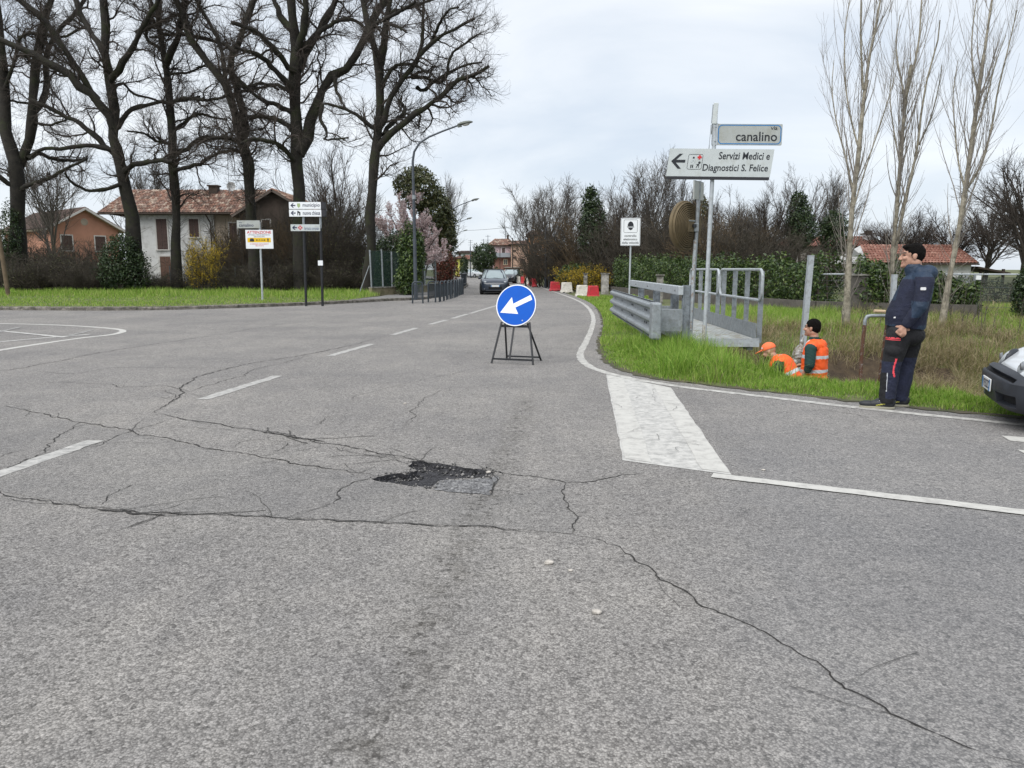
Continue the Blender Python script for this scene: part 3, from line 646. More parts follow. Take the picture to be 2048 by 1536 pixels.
def arrow_left(m, x0, x1, zc, h, t, y):               # slim direction arrow pointing to -x
    m.flat([(x0 + t * .7, zc + t / 2), (x1, zc + t / 2), (x1, zc - t / 2), (x0 + t * .7, zc - t / 2)], y)
    m.flat([(x0, zc), (x0 + h * .5, zc + h * .5), (x0 + h * .5 + t * 1.25, zc + h * .5), (x0 + t * 1.25, zc)], y - .0006)
    m.flat([(x0 + t * 1.25, zc), (x0 + h * .5 + t * 1.25, zc - h * .5), (x0 + h * .5, zc - h * .5), (x0, zc)], y - .0012)
def cross(m, cx, cz, s, y, w=.36):
    a, b = s / 2, s * w / 2
    m.flat([(cx - b, cz - a), (cx + b, cz - a), (cx + b, cz - b), (cx + a, cz - b), (cx + a, cz + b), (cx + b, cz + b), (cx + b, cz + a), (cx - b, cz + a), (cx - b, cz + b), (cx - a, cz + b), (cx - a, cz - b), (cx - b, cz - b)], y)
def ring(m, x0, x1, z0, z1, r, t, y):                  # rounded outline stroke
    a = rrect(x0, x1, z0, z1, r); b = rrect(x0 + t, x1 - t, z0 + t, z1 - t, max(r - t, .002)); n = len(a)
    m.add([(x, y, z) for x, z in a] + [(x, y, z) for x, z in b], [(i, (i + 1) % n, (i + 1) % n + n, i + n) for i in range(n)])

# ---- blue arrow disc on a folding stand
bx, by, _ = G(1034, 725)
t = thing('road_works_sign', 'round blue sign with white arrow on a black folding stand in the road', 'road sign', (bx, by, 0), R(-19))
LEAN = R(13); dz = Matrix.Translation((0, -.125, .60)) @ Matrix.Rotation(-LEAN, 4, 'X')
def leaned(mb): mb.v = [tuple(dz @ Vector(v)) for v in mb.v]; return mb
RD = .338; cz = .335
leaned(MB().lathe([(0, .014), (RD, .014), (RD, .004), (RD - .004, 0), (0, 0)], 64, 'y', Matrix.Translation((0, 0, cz)))).build('disc', M_GALV, t, True)
leaned(MB().flat(circ(0, cz, RD - .003, 64), -.002)).build('white_rim', mat('white_reflective_sheet', (.78, .80, .82), .4), t)
leaned(MB().flat(circ(0, cz, RD - .019, 64), -.004)).build('blue_face', M_BLUE, t)
AR = [(-.795, -.38), (-.24, .40), (-.15, .07), (.714, .52), (.82, .293), (-.025, -.113), (.148, -.43)]
leaned(MB().flat([(x * .325, cz + z * .325) for x, z in AR], -.006)).build('arrow', mat('white_reflective_sheet'), t)
leaned(MB().lathe([(.0, -.014), (.010, -.012), (.013, -.0045)], 12, 'y', Matrix.Translation((.125, 0, cz - .245)))).build('bolt', M_GALV_L, t)
for sx in (-1, 1):
    MB().bar((sx * .35, -.245, 0), (sx * .235, -.075, .66), .026, .026, (0, 1, 0)).build('front_leg', M_DARKM, t)
    MB().bar((sx * .30, .36, 0), (sx * .19, -.04, .64), .024, .024, (0, 1, 0)).build('rear_leg', M_DARKM, t)
MB().bar((-.335, -.23, .075), (.335, -.23, .075), .028, .028).build('front_crossbar', M_DARKM, t)
MB().bar((-.235, -.078, .595), (.235, -.078, .595), .03, .04).build('upper_crossbar', M_DARKM, t)
MB().bar((-.285, .335, .06), (.285, .335, .06), .024, .024).build('rear_crossbar', M_DARKM, t)
MB().bar((-.045, -.235, .08), (-.02, -.09, .60), .028, .014, (0, 1, 0)).build('centre_strut', M_DARKM, t)

# ---- direction signs on the tall pole to the right
def pole_part(t, base, top, r, m, name='pole', n=12): return MB().tube([(0, 0, -.3), tuple(np.subtract(top, base))], r, n).build(name, m, t, True)
b = G(1406, 714); top = P(1432, 212, b[1])
t = thing('direction_sign', 'tall pole with a medical services arrow board and a street nameplate', 'sign', b)
L = lambda px, py: np.subtract(P(px, py, b[1]), b)
pole_part(t, b, top, .034, M_GALV_L)
MB().tube([L(1406.3, 705) - np.array([0, 0, 0]), L(1409, 650)], .0352, 12, False).build('worn_lower_sleeve', mat('peeling_grey_paint', (.47, .45, .42), .7, var=.2, vscale=20, dirt=((.24, .22, .2), .5, 18)), t, True)
yF = -.055
def tilted(parent, px, py, w, h, roll, yaw=0, name='board'):
    o = link(name, None, parent); o.location = tuple(L(px, py)); o.rotation_euler = (0, R(roll), R(yaw)); return o
w, h = 1.69, .445
o = tilted(t, 1438, 327, w, h, 1.1, -4, 'medical_board')
sk = .035
def skew(mb):
    mb.v = [(x + z * .10, y, z) for x, y, z in mb.v]; return mb
skew(MB().prism([(-w / 2, -h / 2), (w / 2, -h / 2), (w / 2, h / 2), (-w / 2, h / 2)], -.085, -.04)).build('panel', M_WHITE, o)
skew(MB().box(-w / 2 + .01, w / 2 - .01, -.09, -.03, -h / 2 - .045, -h / 2 - .002)).build('bottom_channel', mat('dark_channel', (.02, .02, .025), .6), o)  # near-black channel along the lower edge of the board
y = -.088
m = MB(); arrow_left(m, -.80, -.57, .02, .24, .045, y); skew(m).build('arrow', M_BLACK, o)
m = MB(); ring(m, -.53, -.29, -.11, .135, .03, .006, y); m.flat(circ(-.44, .078, .016, 12), y); m.flat(circ(-.335, .0, .02, 10), y)
m.flat([(-.475, -.085), (-.458, -.085), (-.458, -.035), (-.475, -.035)], y); m.flat([(-.447, -.085), (-.430, -.085), (-.430, -.035), (-.447, -.035)], y)
m.flat([(-.39, -.03), (-.33, -.015), (-.35, -.045)], y); m.flat([(-.385, -.085), (-.375, -.085), (-.35, -.04), (-.362, -.035)], y - .0005); m.flat([(-.345, -.085), (-.335, -.085), (-.335, -.03), (-.345, -.03)], y - .0009); skew(m).build('pictogram', M_BLACK, o)
m = MB(); m.flat([(-.44, .06), (-.415, .05), (-.405, .0), (-.418, -.005), (-.43, .03), (-.45, .03), (-.462, -.005), (-.475, 0), (-.465, .05)], y - .0014); skew(m).build('pictogram_coat', mat('light_grey_print', (.48, .52, .53), .5), o)
m = MB(); cross(m, -.345, .085, .07, y - .001, .4); skew(m).build('red_cross', M_RED, o)
m = MB(); letters(m, 'Servizi Medici e', -.035, .79, .055, .175, y, .013); letters(m, 'Diagnostici S. Felice', -.27, .79, -.165, -.02, y, .013); skew(m).build('lettering', M_BLACK, o)
w, h = 1.075, .335
o = tilted(t, 1498.5, 269.5, w, h, .3, 0, 'street_nameplate')
MB().prism(rrect(-w / 2, w / 2, -h / 2, h / 2, .01), -.02, .01).build('plate', M_GREYW, o)
m = MB(); ring(m, -w / 2 + .015, w / 2 - .015, -h / 2 + .012, h / 2 - .012, .07, .016, -.022); m.build('blue_border', M_BLUEP, o)
m = MB(); letters(m, 'via', .345, .455, .075, .135, -.023, .008); letters(m, 'canalino', -.225, .455, -.105, .045, -.023, .01); m.build('lettering', M_BLACK, o)
MB().box(-w / 2 - .075, -w / 2 + .01, -.03, .03, -h / 2, h / 2 + .01).build('clamp', M_GALV_L, o)
for z in (-.11, .12): MB().lathe([(0, -.043), (.013, -.041), (.015, -.031)], 10, 'y', Matrix.Translation((-w / 2 - .03, 0, z))).build('bolt', M_GALV, o)
o = tilted(t, 1431, 228, 1, 1, 3, -13.5, 'edge_on_nameplate')
MB().box(-.045, .035, -.05, 1.0, -.165, .17, bev=.008).build('plate', M_WHITE, o); MB().box(-.058, -.046, -.05, -.02, -.15, .14).build('clip', M_GALV, o)
MB().box(-.06, -.05, .0, .75, -.50, -.17).build('lower_plate', M_GALV, o)

# ---- traffic mirror seen from behind
b = G(1379, 697); top = P(1399, 362, b[1])
t = thing('traffic_mirror', 'round traffic mirror seen from behind with ribbed brown back on a leaning pole', 'mirror', b)
pole_part(t, b, top, .034, M_GALV)
MB().tube([L(1381, 660), L(1391, 480)], .0365, 12, False).build('pole_sleeve', mat('scuffed_galvanised', (.42, .46, .48), .6, .2, dirt=((.25, .16, .10), .35, 12)), t, True)
o = link('mirror_head', None, t); o.location = tuple(L(1371, 452)); o.rotation_euler = (0, 0, R(43))
prof = [(.0, -.10)]; 
for i in range(10):
    r0 = .10 + i * .034; z0 = -.10 + .085 * (r0 / .455) ** 2; prof += [(r0, z0 + .01), (r0 + .005, z0 - .028), (r0 + .019, z0 - .028), (r0 + .024, z0 + .01)]
prof += [(.455, -.012), (.462, .0), (.462, .045), (.45, .05)]
MB().lathe(prof, 48, 'y').build('ribbed_back', M_BRICKB, o, True, auto=25)
MB().lathe([(.0, .085), (.2, .075), (.35, .06), (.447, .048)], 48, 'y').build('glass', mat('mirror_glass', (.8, .82, .84), .05, 1.0), o, True)
MB().box(-.09, .09, -.135, -.095, -.12, .12, bev=.01).build('mounting_plate', M_BRICKB, o); MB().box(-.10, .10, -.143, -.136, .08, .10).build('bracket', M_GALV, o)
MB().box(.02, .13, -.17, -.13, -.03, .03).build('clamp', M_DARKM, o)
MB().box(-.045, .045, -.05, .05, -.08, .08, bev=.01).build('collar', M_GALV, t).location = tuple(L(1392, 455))
o = link('small_plate', None, t); o.location = tuple(L(1398, 382)); o.rotation_euler = (0, 0, R(57))
MB().box(-.28, .22, -.012, .012, -.16, .16).build('plate', M_GREYW, o); MB().box(-.27, .21, -.014, .018, .161, .17).build('rim', M_GALV, o)

# ---- speed-check sign beyond the footbridge
yb = 26.5; bx = P(1258, 600, yb)[0]; b = (bx, yb, 0)
t = thing('speed_check_sign', 'white speed check sign with a police helmet on a thin pole by the hedge', 'sign', b)
MB().tube([(0, 0, -.2), (.02, 0, P(1260, 440, yb)[2])], .03, 10).build('pole', M_GALV_L, t, True)
x0, _, z1 = np.subtract(P(1241.5, 436, yb), b); x1, _, z0 = np.subtract(P(1279.5, 491.5, yb), b); w = x1 - x0; h = z1 - z0
MB().prism(rrect(x0, x1, z0, z1, .03), -.055, -.032).build('panel', mat('white_reflective_sheet'), t)
m = MB(); ring(m, x0 + .012, x1 - .012, z0 + .012, z1 - .012, .025, .008, -.057); ring(m, x0 + .1, x1 - .1, z0 + h * .47, z1 - .06, .04, .01, -.057)
cx = (x0 + x1) / 2; cz = z0 + h * .70
m.flat([(cx - .10, cz + .0), (cx + .10, cz), (cx + .095, cz + .07), (cx + .06, cz + .135), (cx, cz + .165), (cx - .06, cz + .135), (cx - .095, cz + .07)], -.058)
m.flat([(cx - .12, cz - .012), (cx - .12, cz - .035), (cx + .12, cz - .035), (cx + .12, cz - .012)], -.058); m.flat([(cx - .08, cz - .05), (cx + .08, cz - .05), (cx + .06, cz - .10), (cx, cz - .13), (cx - .06, cz - .10)], -.058)
for i, s in enumerate(('controllo', 'elettronico', 'della velocità')): letters(m, s, x0 + (.13, .10, .05)[i], x1 - (.13, .10, .05)[i], z0 + h * (.32 - .125 * i), z0 + h * (.40 - .125 * i), -.058, .012)
m.build('lettering', M_BLACK, t)

# ---- street nameplate and cyclist warning on the left verge
b = G(525, 601, KZ); yb = b[1]
t = thing('cyclist_warning_sign', 'grey pole with canalino nameplate above a white and yellow attention notice', 'sign', b)
MB().tube([(0, 0, -.2), np.subtract(P(519, 444, yb), b)], .045, 10).build('pole', M_GALV_L, t, True)
def rect_px(p0, p1): a = np.subtract(P(*p0, yb), b); c = np.subtract(P(*p1, yb), b); return a[0], c[0], c[2], a[2]
x0, x1, z0, z1 = rect_px((474.5, 441), (521, 456.5))
MB().box(x0, x1, -.07, -.048, z0, z1).build('nameplate', M_GREYW, t); m = MB(); letters(m, 'via', x0 + .08, x0 + .22, z1 - .12, z1 - .05, -.072, .01); letters(m, 'canalino', x0 + .09, x0 + .72, z0 + .06, z0 + .20, -.072, .014); m.build('lettering', M_NAVY, t)
x0, x1, z0, z1 = rect_px((491.5, 460), (548, 497.5)); w = x1 - x0; h = z1 - z0
MB().box(x0, x1, -.075, -.05, z0, z1, bev=.006).build('notice_board', mat('white_reflective_sheet'), t)
m = MB(); m.flat([(x0 + .08, z0 + h * .34), (x1 - .1, z0 + h * .34), (x1 - .1, z0 + h * .58), (x0 + .08, z0 + h * .58)], -.078); m.build('yellow_band', M_YELLOW, t)
m = MB(); letters(m, 'ATTENZIONE', x0 + .07, x1 - .07, z0 + h * .80, z0 + h * .95, -.078, .02); letters(m, 'IL SORPASSO DISTANZIATO', x0 + .18, x1 - .2, z0 + h * .22, z0 + h * .28, -.078, .01); letters(m, 'DEL CICLISTA', x0 + .42, x1 - .42, z0 + h * .13, z0 + h * .19, -.078, .01); m.build('red_lettering', M_RED, t)
m = MB(); letters(m, 'STRADA FREQUENTATA', x0 + .13, x1 - .13, z0 + h * .70, z0 + h * .76, -.079, .01); letters(m, 'DA CICLISTI', x0 + .37, x1 - .37, z0 + h * .61, z0 + h * .67, -.079, .01)
letters(m, '1,5 mt', x0 + w * .44, x0 + w * .65, z0 + h * .41, z0 + h * .51, -.080, .02)
m.flat([(x0 + w * .36, z0 + h * .46), (x0 + w * .42, z0 + h * .41), (x0 + w * .42, z0 + h * .51)], -.080); m.flat([(x0 + w * .73, z0 + h * .46), (x0 + w * .67, z0 + h * .41), (x0 + w * .67, z0 + h * .51)], -.080)
m.flat([(x0 + w * .15, z0 + h * .38), (x0 + w * .31, z0 + h * .38), (x0 + w * .31, z0 + h * .47), (x0 + w * .28, z0 + h * .55), (x0 + w * .18, z0 + h * .55), (x0 + w * .15, z0 + h * .47)], -.080)
m.flat([(x0 + w * .80, z0 + h * .37), (x0 + w * .83, z0 + h * .37), (x0 + w * .84, z0 + h * .53), (x0 + w * .815, z0 + h * .56), (x0 + w * .79, z0 + h * .53)], -.080); m.build('lettering', M_BLACK, t)

# ---- three-board direction sign on two dark posts
b = G(629, 606, KZ); yb = b[1]
t = thing('direction_board_sign', 'three white arrow boards to town hall, church and pharmacy on two dark posts', 'sign', b)
for p0, p1 in (((612, 604), (606, 408)), ((645, 608), (640, 408))):
    a = np.subtract(P(*p0, yb), b); c = np.subtract(P(*p1, yb), b); mid = a + (c - a) * .76
    MB().tube([a - np.array([0, 0, .2]), mid], .052, 10).build('post', M_DARKM, t, True); MB().tube([mid, c], .05, 10).build('post_top', M_GALV, t, True)
MB().box(*[v for v in (np.subtract(P(639.5, 525, yb), b)[0] - .06, np.subtract(P(646, 525, yb), b)[0])], -.056, .0, np.subtract(P(641, 531, yb), b)[2], np.subtract(P(641, 521, yb), b)[2]).build('sticker', mat('white_reflective_sheet'), t)
for (p0, p1, tx, kind) in (((579, 404.5), (643, 418.3), 'municipio', 'crest'), ((579.5, 419.6), (644, 433.4), 'nuova chiesa', 'church'), ((582.5, 449), (641.5, 462.3), 'farmacia comunale', 'cross')):
    x0, x1, z0, z1 = rect_px(p0, p1); h = z1 - z0; zc = (z0 + z1) / 2
    o = link('board', None, t)
    MB().box(x0, x1, -.105, -.06, z0, z1).build('panel', mat('white_reflective_sheet') if kind != 'cross' else M_WHITE, o)
    if kind != 'cross': MB().box(x1 + .002, x1 + .14, -.10, .16, z0, z1).build('box_side', mat('dark_channel'), o)
    m = MB(); arrow_left(m, x0 + .06, x0 + .26, zc, h * .62, .045, -.108); m.build('arrow', M_NAVY, o)
    m = MB()
    if kind == 'crest': m.flat([(x0 + .33, zc + h * .3), (x0 + .45, zc + h * .3), (x0 + .45, zc - h * .1), (x0 + .39, zc - h * .36), (x0 + .33, zc - h * .1)], -.108); m.build('crest', mat('olive_print', (.33, .42, .20), .5), o)
    elif kind == 'church': m.flat([(x0 + .33, zc - h * .34), (x0 + .36, zc - h * .34), (x0 + .36, zc - .02), (x0 + .40, zc + .02), (x0 + .40, zc - h * .34), (x0 + .45, zc - h * .34), (x0 + .45, zc + .03), (x0 + .37, zc + .08), (x0 + .35, zc + h * .34), (x0 + .33, zc + h * .3)], -.108); m.build('church_symbol', M_BLACK, o)
    else: cross(m, x0 + .385, zc, .17, -.108, .38); m.build('pharmacy_cross', M_RED, o); m = MB(); cross(m, x0 + .385, zc, .08, -.110, .3); m.build('cross_centre', M_WHITE, o)
    m = MB(); letters(m, tx, x0 + .55, x1 - .04, z0 + h * (.16 if kind != 'church' else .24), z0 + h * (.80 if kind != 'cross' else .66), -.108, .012 if kind != 'cross' else .004); m.build('lettering', M_NAVY if kind != 'cross' else mat('faded_blue_print', (.10, .14, .22), .6), o)

# ---- pedestrian hoops along the kerb
hoops = [(835.5, 604, 12), (864, 601.5, 48), (875, 601.6, 72), (884, 600, 76), (891, 598, 80), (898, 596, 82), (904, 594.6, 84), (910, 593, 86), (914.5, 591, 87), (919, 589, 88), (923, 587.6, 88), (926, 586.4, 90)]
nm = ['standing apart nearest the signs', 'second from the near end']
proto = None
for i, (px, py, rz) in enumerate(hoops):
    x, y, _ = G(px, py, KZ * .5)
    lb = 'dark grey pedestrian hoop rail ' + (nm[i] if i < 2 else 'numbered %s in the row along the kerb' % ['third', 'fourth', 'fifth', 'sixth', 'seventh', 'eighth', 'ninth', 'tenth', 'eleventh', 'last'][i - 2])
    if proto is None:
        proto = t = thing('hoop_rail', lb, 'bollard', (x, y, 0), R(rz), 'hoop rails along the kerb')
        pts = [(-.225, 0, 0), (-.225, 0, .80)] + [(-.225 + .12 * (1 - math.cos(a)), 0, .80 + .13 * math.sin(a)) for a in (.4, .8, 1.2, 1.57)]
        pts += [(-q[0], 0, q[2]) for q in pts[::-1]]
        MB().tube(pts, .036, 8).build('frame', mat('anthracite_steel', (.045, .055, .065), .5, .3, var=.2), t, True)
        MB().bar((-.19, 0, .22), (.19, 0, .22), .03).build('lower_bar', mat('anthracite_steel'), t)
        for k in range(7): MB().bar((-.16 + k * .0533, 0, .235), (-.16 + k * .0533, 0, .80), .030, .012, (0, 1, 0)).build('infill_bar', mat('anthracite_steel'), t)
        MB().bar((-.19, 0, .81), (.19, 0, .81), .03).build('upper_bar', mat('anthracite_steel'), t)
    else: copy_tree(proto, None, (x, y, 0), R(rz), lb)
# dark rail further along the same kerb
b = (-3.9, 60, KZ); t = thing('kerb_railing', 'long dark curved railing at the far end of the hoop row', 'railing', b)
pts = [(.0, 0), (.05, 4), (-.15, 9), (-.7, 15)]
MB().tube([(x, y, 1.0) for x, y in pts], .045, 6).build('handrail', mat('anthracite_steel'), t, True)
MB().tube([(x, y, .2) for x, y in pts], .03, 6).build('lower_rail', mat('anthracite_steel'), t, True)
for i in range(26):
    f = i / 25 * 15; x = np.interp(f, [p[1] for p in pts], [p[0] for p in pts]); MB().bar((x, f, 0), (x, f, .99), .05, .05, (0, 1, 0)).build('baluster', mat('anthracite_steel'), t)

# ---- street lamps
def lamp(loc, rz, label, Ht=8.55):
    t = thing('street_lamp', label, 'street lamp', loc, rz, 'street lamps along the left pavement'); t.scale = (1, 1, .905)
    MB().tube([(0, 0, 0), (0, 0, 1.2), (0, 0, 3.0)], [.085, .085, .08], 12).build('lower_pole', M_LP, t, True)
    arm = [(0, 0, 3.0), (-.02, 0, 6.7), (.05, 0, 7.15), (.28, 0, 7.55), (.7, 0, 7.85), (1.3, 0, 8.12), (2.05, 0, 8.42)]
    MB().tube(arm, [.07, .055, .05, .048, .045, .042, .04], 12).build('arm', M_LP, t, True)
    M = Matrix.Translation((2.0, 0, 8.43)) @ Matrix.Rotation(R(-12), 4, 'Y')
    b_ = bmesh.new(); bmesh.ops.create_uvsphere(b_, u_segments=16, v_segments=10, radius=1)
    for v in b_.verts: v.co = Vector((v.co.x * .36 + .30, v.co.y * .15, (v.co.z * .11 if v.co.z > 0 else v.co.z * .05)))
    MB().bm(b_, M).build('lamp_head', mat('lamp_head_grey', (.11, .12, .105), .5, .2), t, True)
    b_ = bmesh.new(); bmesh.ops.create_uvsphere(b_, u_segments=12, v_segments=8, radius=1)
    for v in b_.verts: v.co = Vector((v.co.x * .17 + .33, v.co.y * .11, v.co.z * .07 - .05))
    MB().bm(b_, M).build('lamp_glass', mat('lamp_glass', (.5, .5, .47), .25), t, True)
    MB().box(-.05, .14, -.06, .06, -.12, .0, M).build('gear_box', mat('lamp_head_grey'), t)
    MB().tube([(0, 0, 4.9), (0, 0, 5.1)], .085, 10).build('clamp_band', M_GALV, t, True)
    return t
M_LP = mat('lamp_pole_grey', (.065, .075, .09), .5, .3, var=.2, vscale=3)
x, y, _ = G(831.5, 599.5, KZ)
la = lamp((x, y, KZ), R(2), 'nearest street lamp on a tall grey curved pole beside the pink blossom')
for (hx, hy), Y, lb in (((951, 399.5), 70, 'second street lamp showing its arm past the blossom tree'), ((939, 437), 96, 'third street lamp, its small head beside the branches'), ((931, 461), 125, 'farthest street lamp, tiny head above the distant road')):
    q = P(hx, hy, Y); copy_tree(la, None, (q[0] - 2.3, Y, q[2] - 7.65), R(4), lb)
for px, y0_, y1_, Y, w, m, lb in ((1091, 455, 573, 62, .10, 'grey', 'slim grey lamp pole standing before the grove on the right'), (1025.2, 476, 548, 120, .12, 'wood', 'dark wooden utility pole before the pink house'), (1000, 487, 545, 128, .07, 'wood', 'thin dark pole left of the wooden utility pole'), (941, 493, 548, 130, .10, 'grey', 'thin grey pole above the distant parked cars'), (1097.5, 535, 572, 60, .05, 'grey', 'short thin pole just right of the slim grey lamp pole')):
    a = P(px, y1_, Y); c = P(px, y0_, Y); t = thing('utility_pole', lb, 'pole', (a[0], Y, 0))
    MB().tube([(0, 0, 0), (0, 0, c[2])], [w, w * .75], 8).build('pole', M_LP if m == 'grey' else mat('old_wood_pole', (.06, .045, .035), .9, var=.3), t, True)
    if m == 'wood' and w > .1: MB().bar((-.7, 0, c[2] - .5), (.7, 0, c[2] - .5), .10).build('crossarm', mat('old_wood_pole'), t)
a = P(931, 461, 138); c = P(1045, 451, 118)
MB().tube([tuple(np.array(a) * (1 - f) + np.array(c) * f + np.array([0, 0, -.5 * f * (1 - f)])) for f in np.linspace(0, 1.25, 12)], .03, 4).build('overhead_cable', M_BLACK, label='thin overhead cable crossing the sky above the distant houses', cat='cable')

# ---- steel crash barrier by the bend
N0, N1 = Vector((2.47, 13.25, 0)), Vector((2.78, 21.2, 0)); ax = (N1 - N0).normalized(); LEN = (N1 - N0).length
t = thing('crash_barrier', 'galvanised steel crash barrier with ribbed beam and top rail beside the bend', 'guardrail', N0, math.atan2(ax.y, ax.x) - math.pi / 2)
prof = []                                              # (x, z): beam face towards the road (-x)
for zc_ in (.40, .63, .86):                              # three proud ridges with wide recessed troughs between
    prof += [(-.0, zc_ - .085), (-.06, zc_ - .045), (-.085, zc_ - .025), (-.088, zc_), (-.085, zc_ + .025), (-.06, zc_ + .045), (.0, zc_ + .085)]
prof = [(-.05, .305)] + prof + [(-.05, .955)]
back = [(x + .006, z) for x, z in prof]
for k in range(2):
    y0, y1 = k * LEN / 2 + (.0 if k == 0 else -.12), (k + 1) * LEN / 2
    d = .008 * k; MB().prism([(x - d, z) for x, z in prof] + [(x - d, z) for x, z in back[::-1]], y0, y1).build('beam', M_GALV, t)
MB().prism([(-.11, .315), (-.11, .94), (.06, .94), (.06, .315)], -.30, -.003).build('beam_end', M_GALV, t, bevel=.03)
for yy in (1.1, 1.35, 3.3, 3.5, 5.4, 5.6, 7.2):
    for z in (.515, .745): MB().lathe([(0, -.012), (.02, -.010), (.022, 0)], 8, 'x', Matrix.Translation((-.004, yy, z))).build('bolt', M_DARKM, t)
def ibeam(m, x, y, z0, z1, w=.12, d=.14, tk=.01):
    m.box(x - d / 2, x - d / 2 + tk, y - w / 2, y + w / 2, z0, z1); m.box(x + d / 2 - tk, x + d / 2, y - w / 2, y + w / 2, z0, z1); m.box(x - d / 2 + tk + .0005, x + d / 2 - tk - .0005, y - tk / 2, y + tk / 2, z0 + .001, z1 - .001)
PX_ = .58
for yy, top in ((.35, 1.22), (1.55, 1.02), (3.9, 1.02), (6.6, 1.02)):
    m = MB(); ibeam(m, PX_, yy, -.3, top); o = m.build('post', mat('post_steel', (.27, .30, .33), .55, .3, var=.2, dirt=((.15, .16, .17), .4, 10)), t)
    MB().box(.008, PX_ - .075, yy - .09, yy + .09, .42, .80).build('spacer', M_GALV, o)
m = MB(); ibeam(m, .06, 2.0, -.3, .33, .1, .1); m.build('short_post', M_GALV, t)
MB().box(PX_ - .16, PX_ - .072, .25, 7.75, 1.045, 1.205, bev=.012).build('top_rail', M_GALV_L, t)
for yy in (.6, 2.2, 4.2, 6.4): MB().lathe([(0, -.01), (.014, -.008), (.016, 0)], 8, 'x', Matrix.Translation((PX_ - .161, yy, 1.12))).build('bolt', M_DARKM, t)

# ---- metal footbridge over the ditch
D0 = Vector((3.36, 14.15, 0)); t = thing('footbridge', 'grey metal footbridge with ribbed deck and tube railing over the ditch', 'footbridge', D0, R(-2.2))
W, LN, DZ = 1.10, 7.2, .235
for k in range(12):
    x0 = k * W / 12; MB().box(x0 + .006, x0 + W / 12 - .008, 0, LN, DZ - .03, DZ).build('deck_plank', mat('deck_steel', (.40, .42, .41), .6, .2, var=.2, vscale=5, dirt=((.25, .22, .15), .35, 4)), t)
MB().box(-.02, W + .08, -.035, -.003, DZ - .15, DZ + .004).build('front_fascia', M_GALV_L, t)
for x in (.05, W - .06): MB().box(x - .05, x + .05, .05, LN - .05, DZ - .22, DZ - .034).build('girder', M_GALV, t)
for k in range(2): MB().box(W + .005, W + .018, -.03 + k * (LN / 2 + .02), LN / 2 - .03 + k * (LN / 2 + .02), DZ - .05, DZ + .28).build('toe_board', M_GALV, t)
def railpanel(y0, y1):
    o = link('railing_panel', None, t); x = W + .10; r = .16; z0, z1 = .93, 1.49
    pts = []
    for cy, cz, a in ((y0 + r, z0 + r, 270), (y0 + r, z1 - r, 180), (y1 - r, z1 - r, 90), (y1 - r, z0 + r, 0)):
        for i in range(6): an = R(a - 90 * i / 5); pts.append((x, cy + r * math.cos(an), cz + r * math.sin(an)))
    pts.append(pts[0]); MB().tube(pts, .027, 8, False).build('tube_frame', M_GALV_L, o, True)
    n = 4
    for k in range(n):
        yy = y0 + .16 + (y1 - y0 - .4) * k / (n - 1); MB().bar((x + .03, yy, DZ - .1), (x + .03, yy, 1.46), .095, .012, (0, 1, 0)).build('flat_post', M_GALV, o)
railpanel(.02, 3.35); railpanel(3.5, 6.9)

# ---- odd posts and the bent rail in the ditch
def lone(name, label, p0, p1, Y, w, m, square=True, cat='post'):
    a = Vector(P(*p0, Y)); c = Vector(P(*p1, Y)); gz_ = float(ground_z(a.x, a.y)); t = thing(name, label, cat, (a.x, a.y, gz_)); q = c - Vector((a.x, a.y, gz_)); lo = (a - Vector((a.x, a.y, gz_)))
    d = (q - lo).normalized(); lo = lo - d * (lo.z / d.z) if abs(d.z) > .1 else lo
    if square: MB().bar(lo - d * .2, q, w, w, (0, 1, 0)).build('shaft', m, t)
    else: MB().tube([lo - d * .2, q], w / 2, 10).build('shaft', m, t, True)
    MB().bar(q, q + d * .012, w * 1.05, w * 1.05, (0, 1, 0)).build('cap', M_GALV_L, t)
    return t
lone('square_post', 'leaning square galvanised post rising behind the standing worker', (1604, 705), (1622, 512), 14.6, .095, M_GALV_L)
lone('square_post', 'pale steel post half hidden behind the man in navy', (1783, 640), (1789, 550), 15.6, .085, M_GALV_L)
a = Vector(P(1722, 748, 16.2)); z0 = float(ground_z(a.x, a.y)); t = thing('bent_pipe_rail', 'rusty bent pipe rail on the ditch bank left of the man', 'railing', (a.x, a.y, z0))
f = lambda px, py: tuple(Vector(P(px, py, 16.2)) - Vector((a.x, a.y, z0)))
MB().tube([(0, 0, -.2), f(1724, 700), f(1729, 650)], .038, 10).build('lower_leg', M_RUST, t, True)
MB().tube([f(1729, 650), f(1730.5, 640), f(1734, 633), f(1742, 631.5), f(1768, 631), f(1774, 634), f(1775, 642)], .037, 10).build('bend', M_GALV, t, True)
q = f(1775, 642); MB().tube([q, (q[0] + .02, q[1] + .3, -.3)], .037, 10).build('far_leg', M_RUST, t, True)
MB().tube([f(1748, 622), f(1770, 623)], .035, 8).build('timber_stub', mat('pale_wood', (.50, .37, .24), .8), t, True)

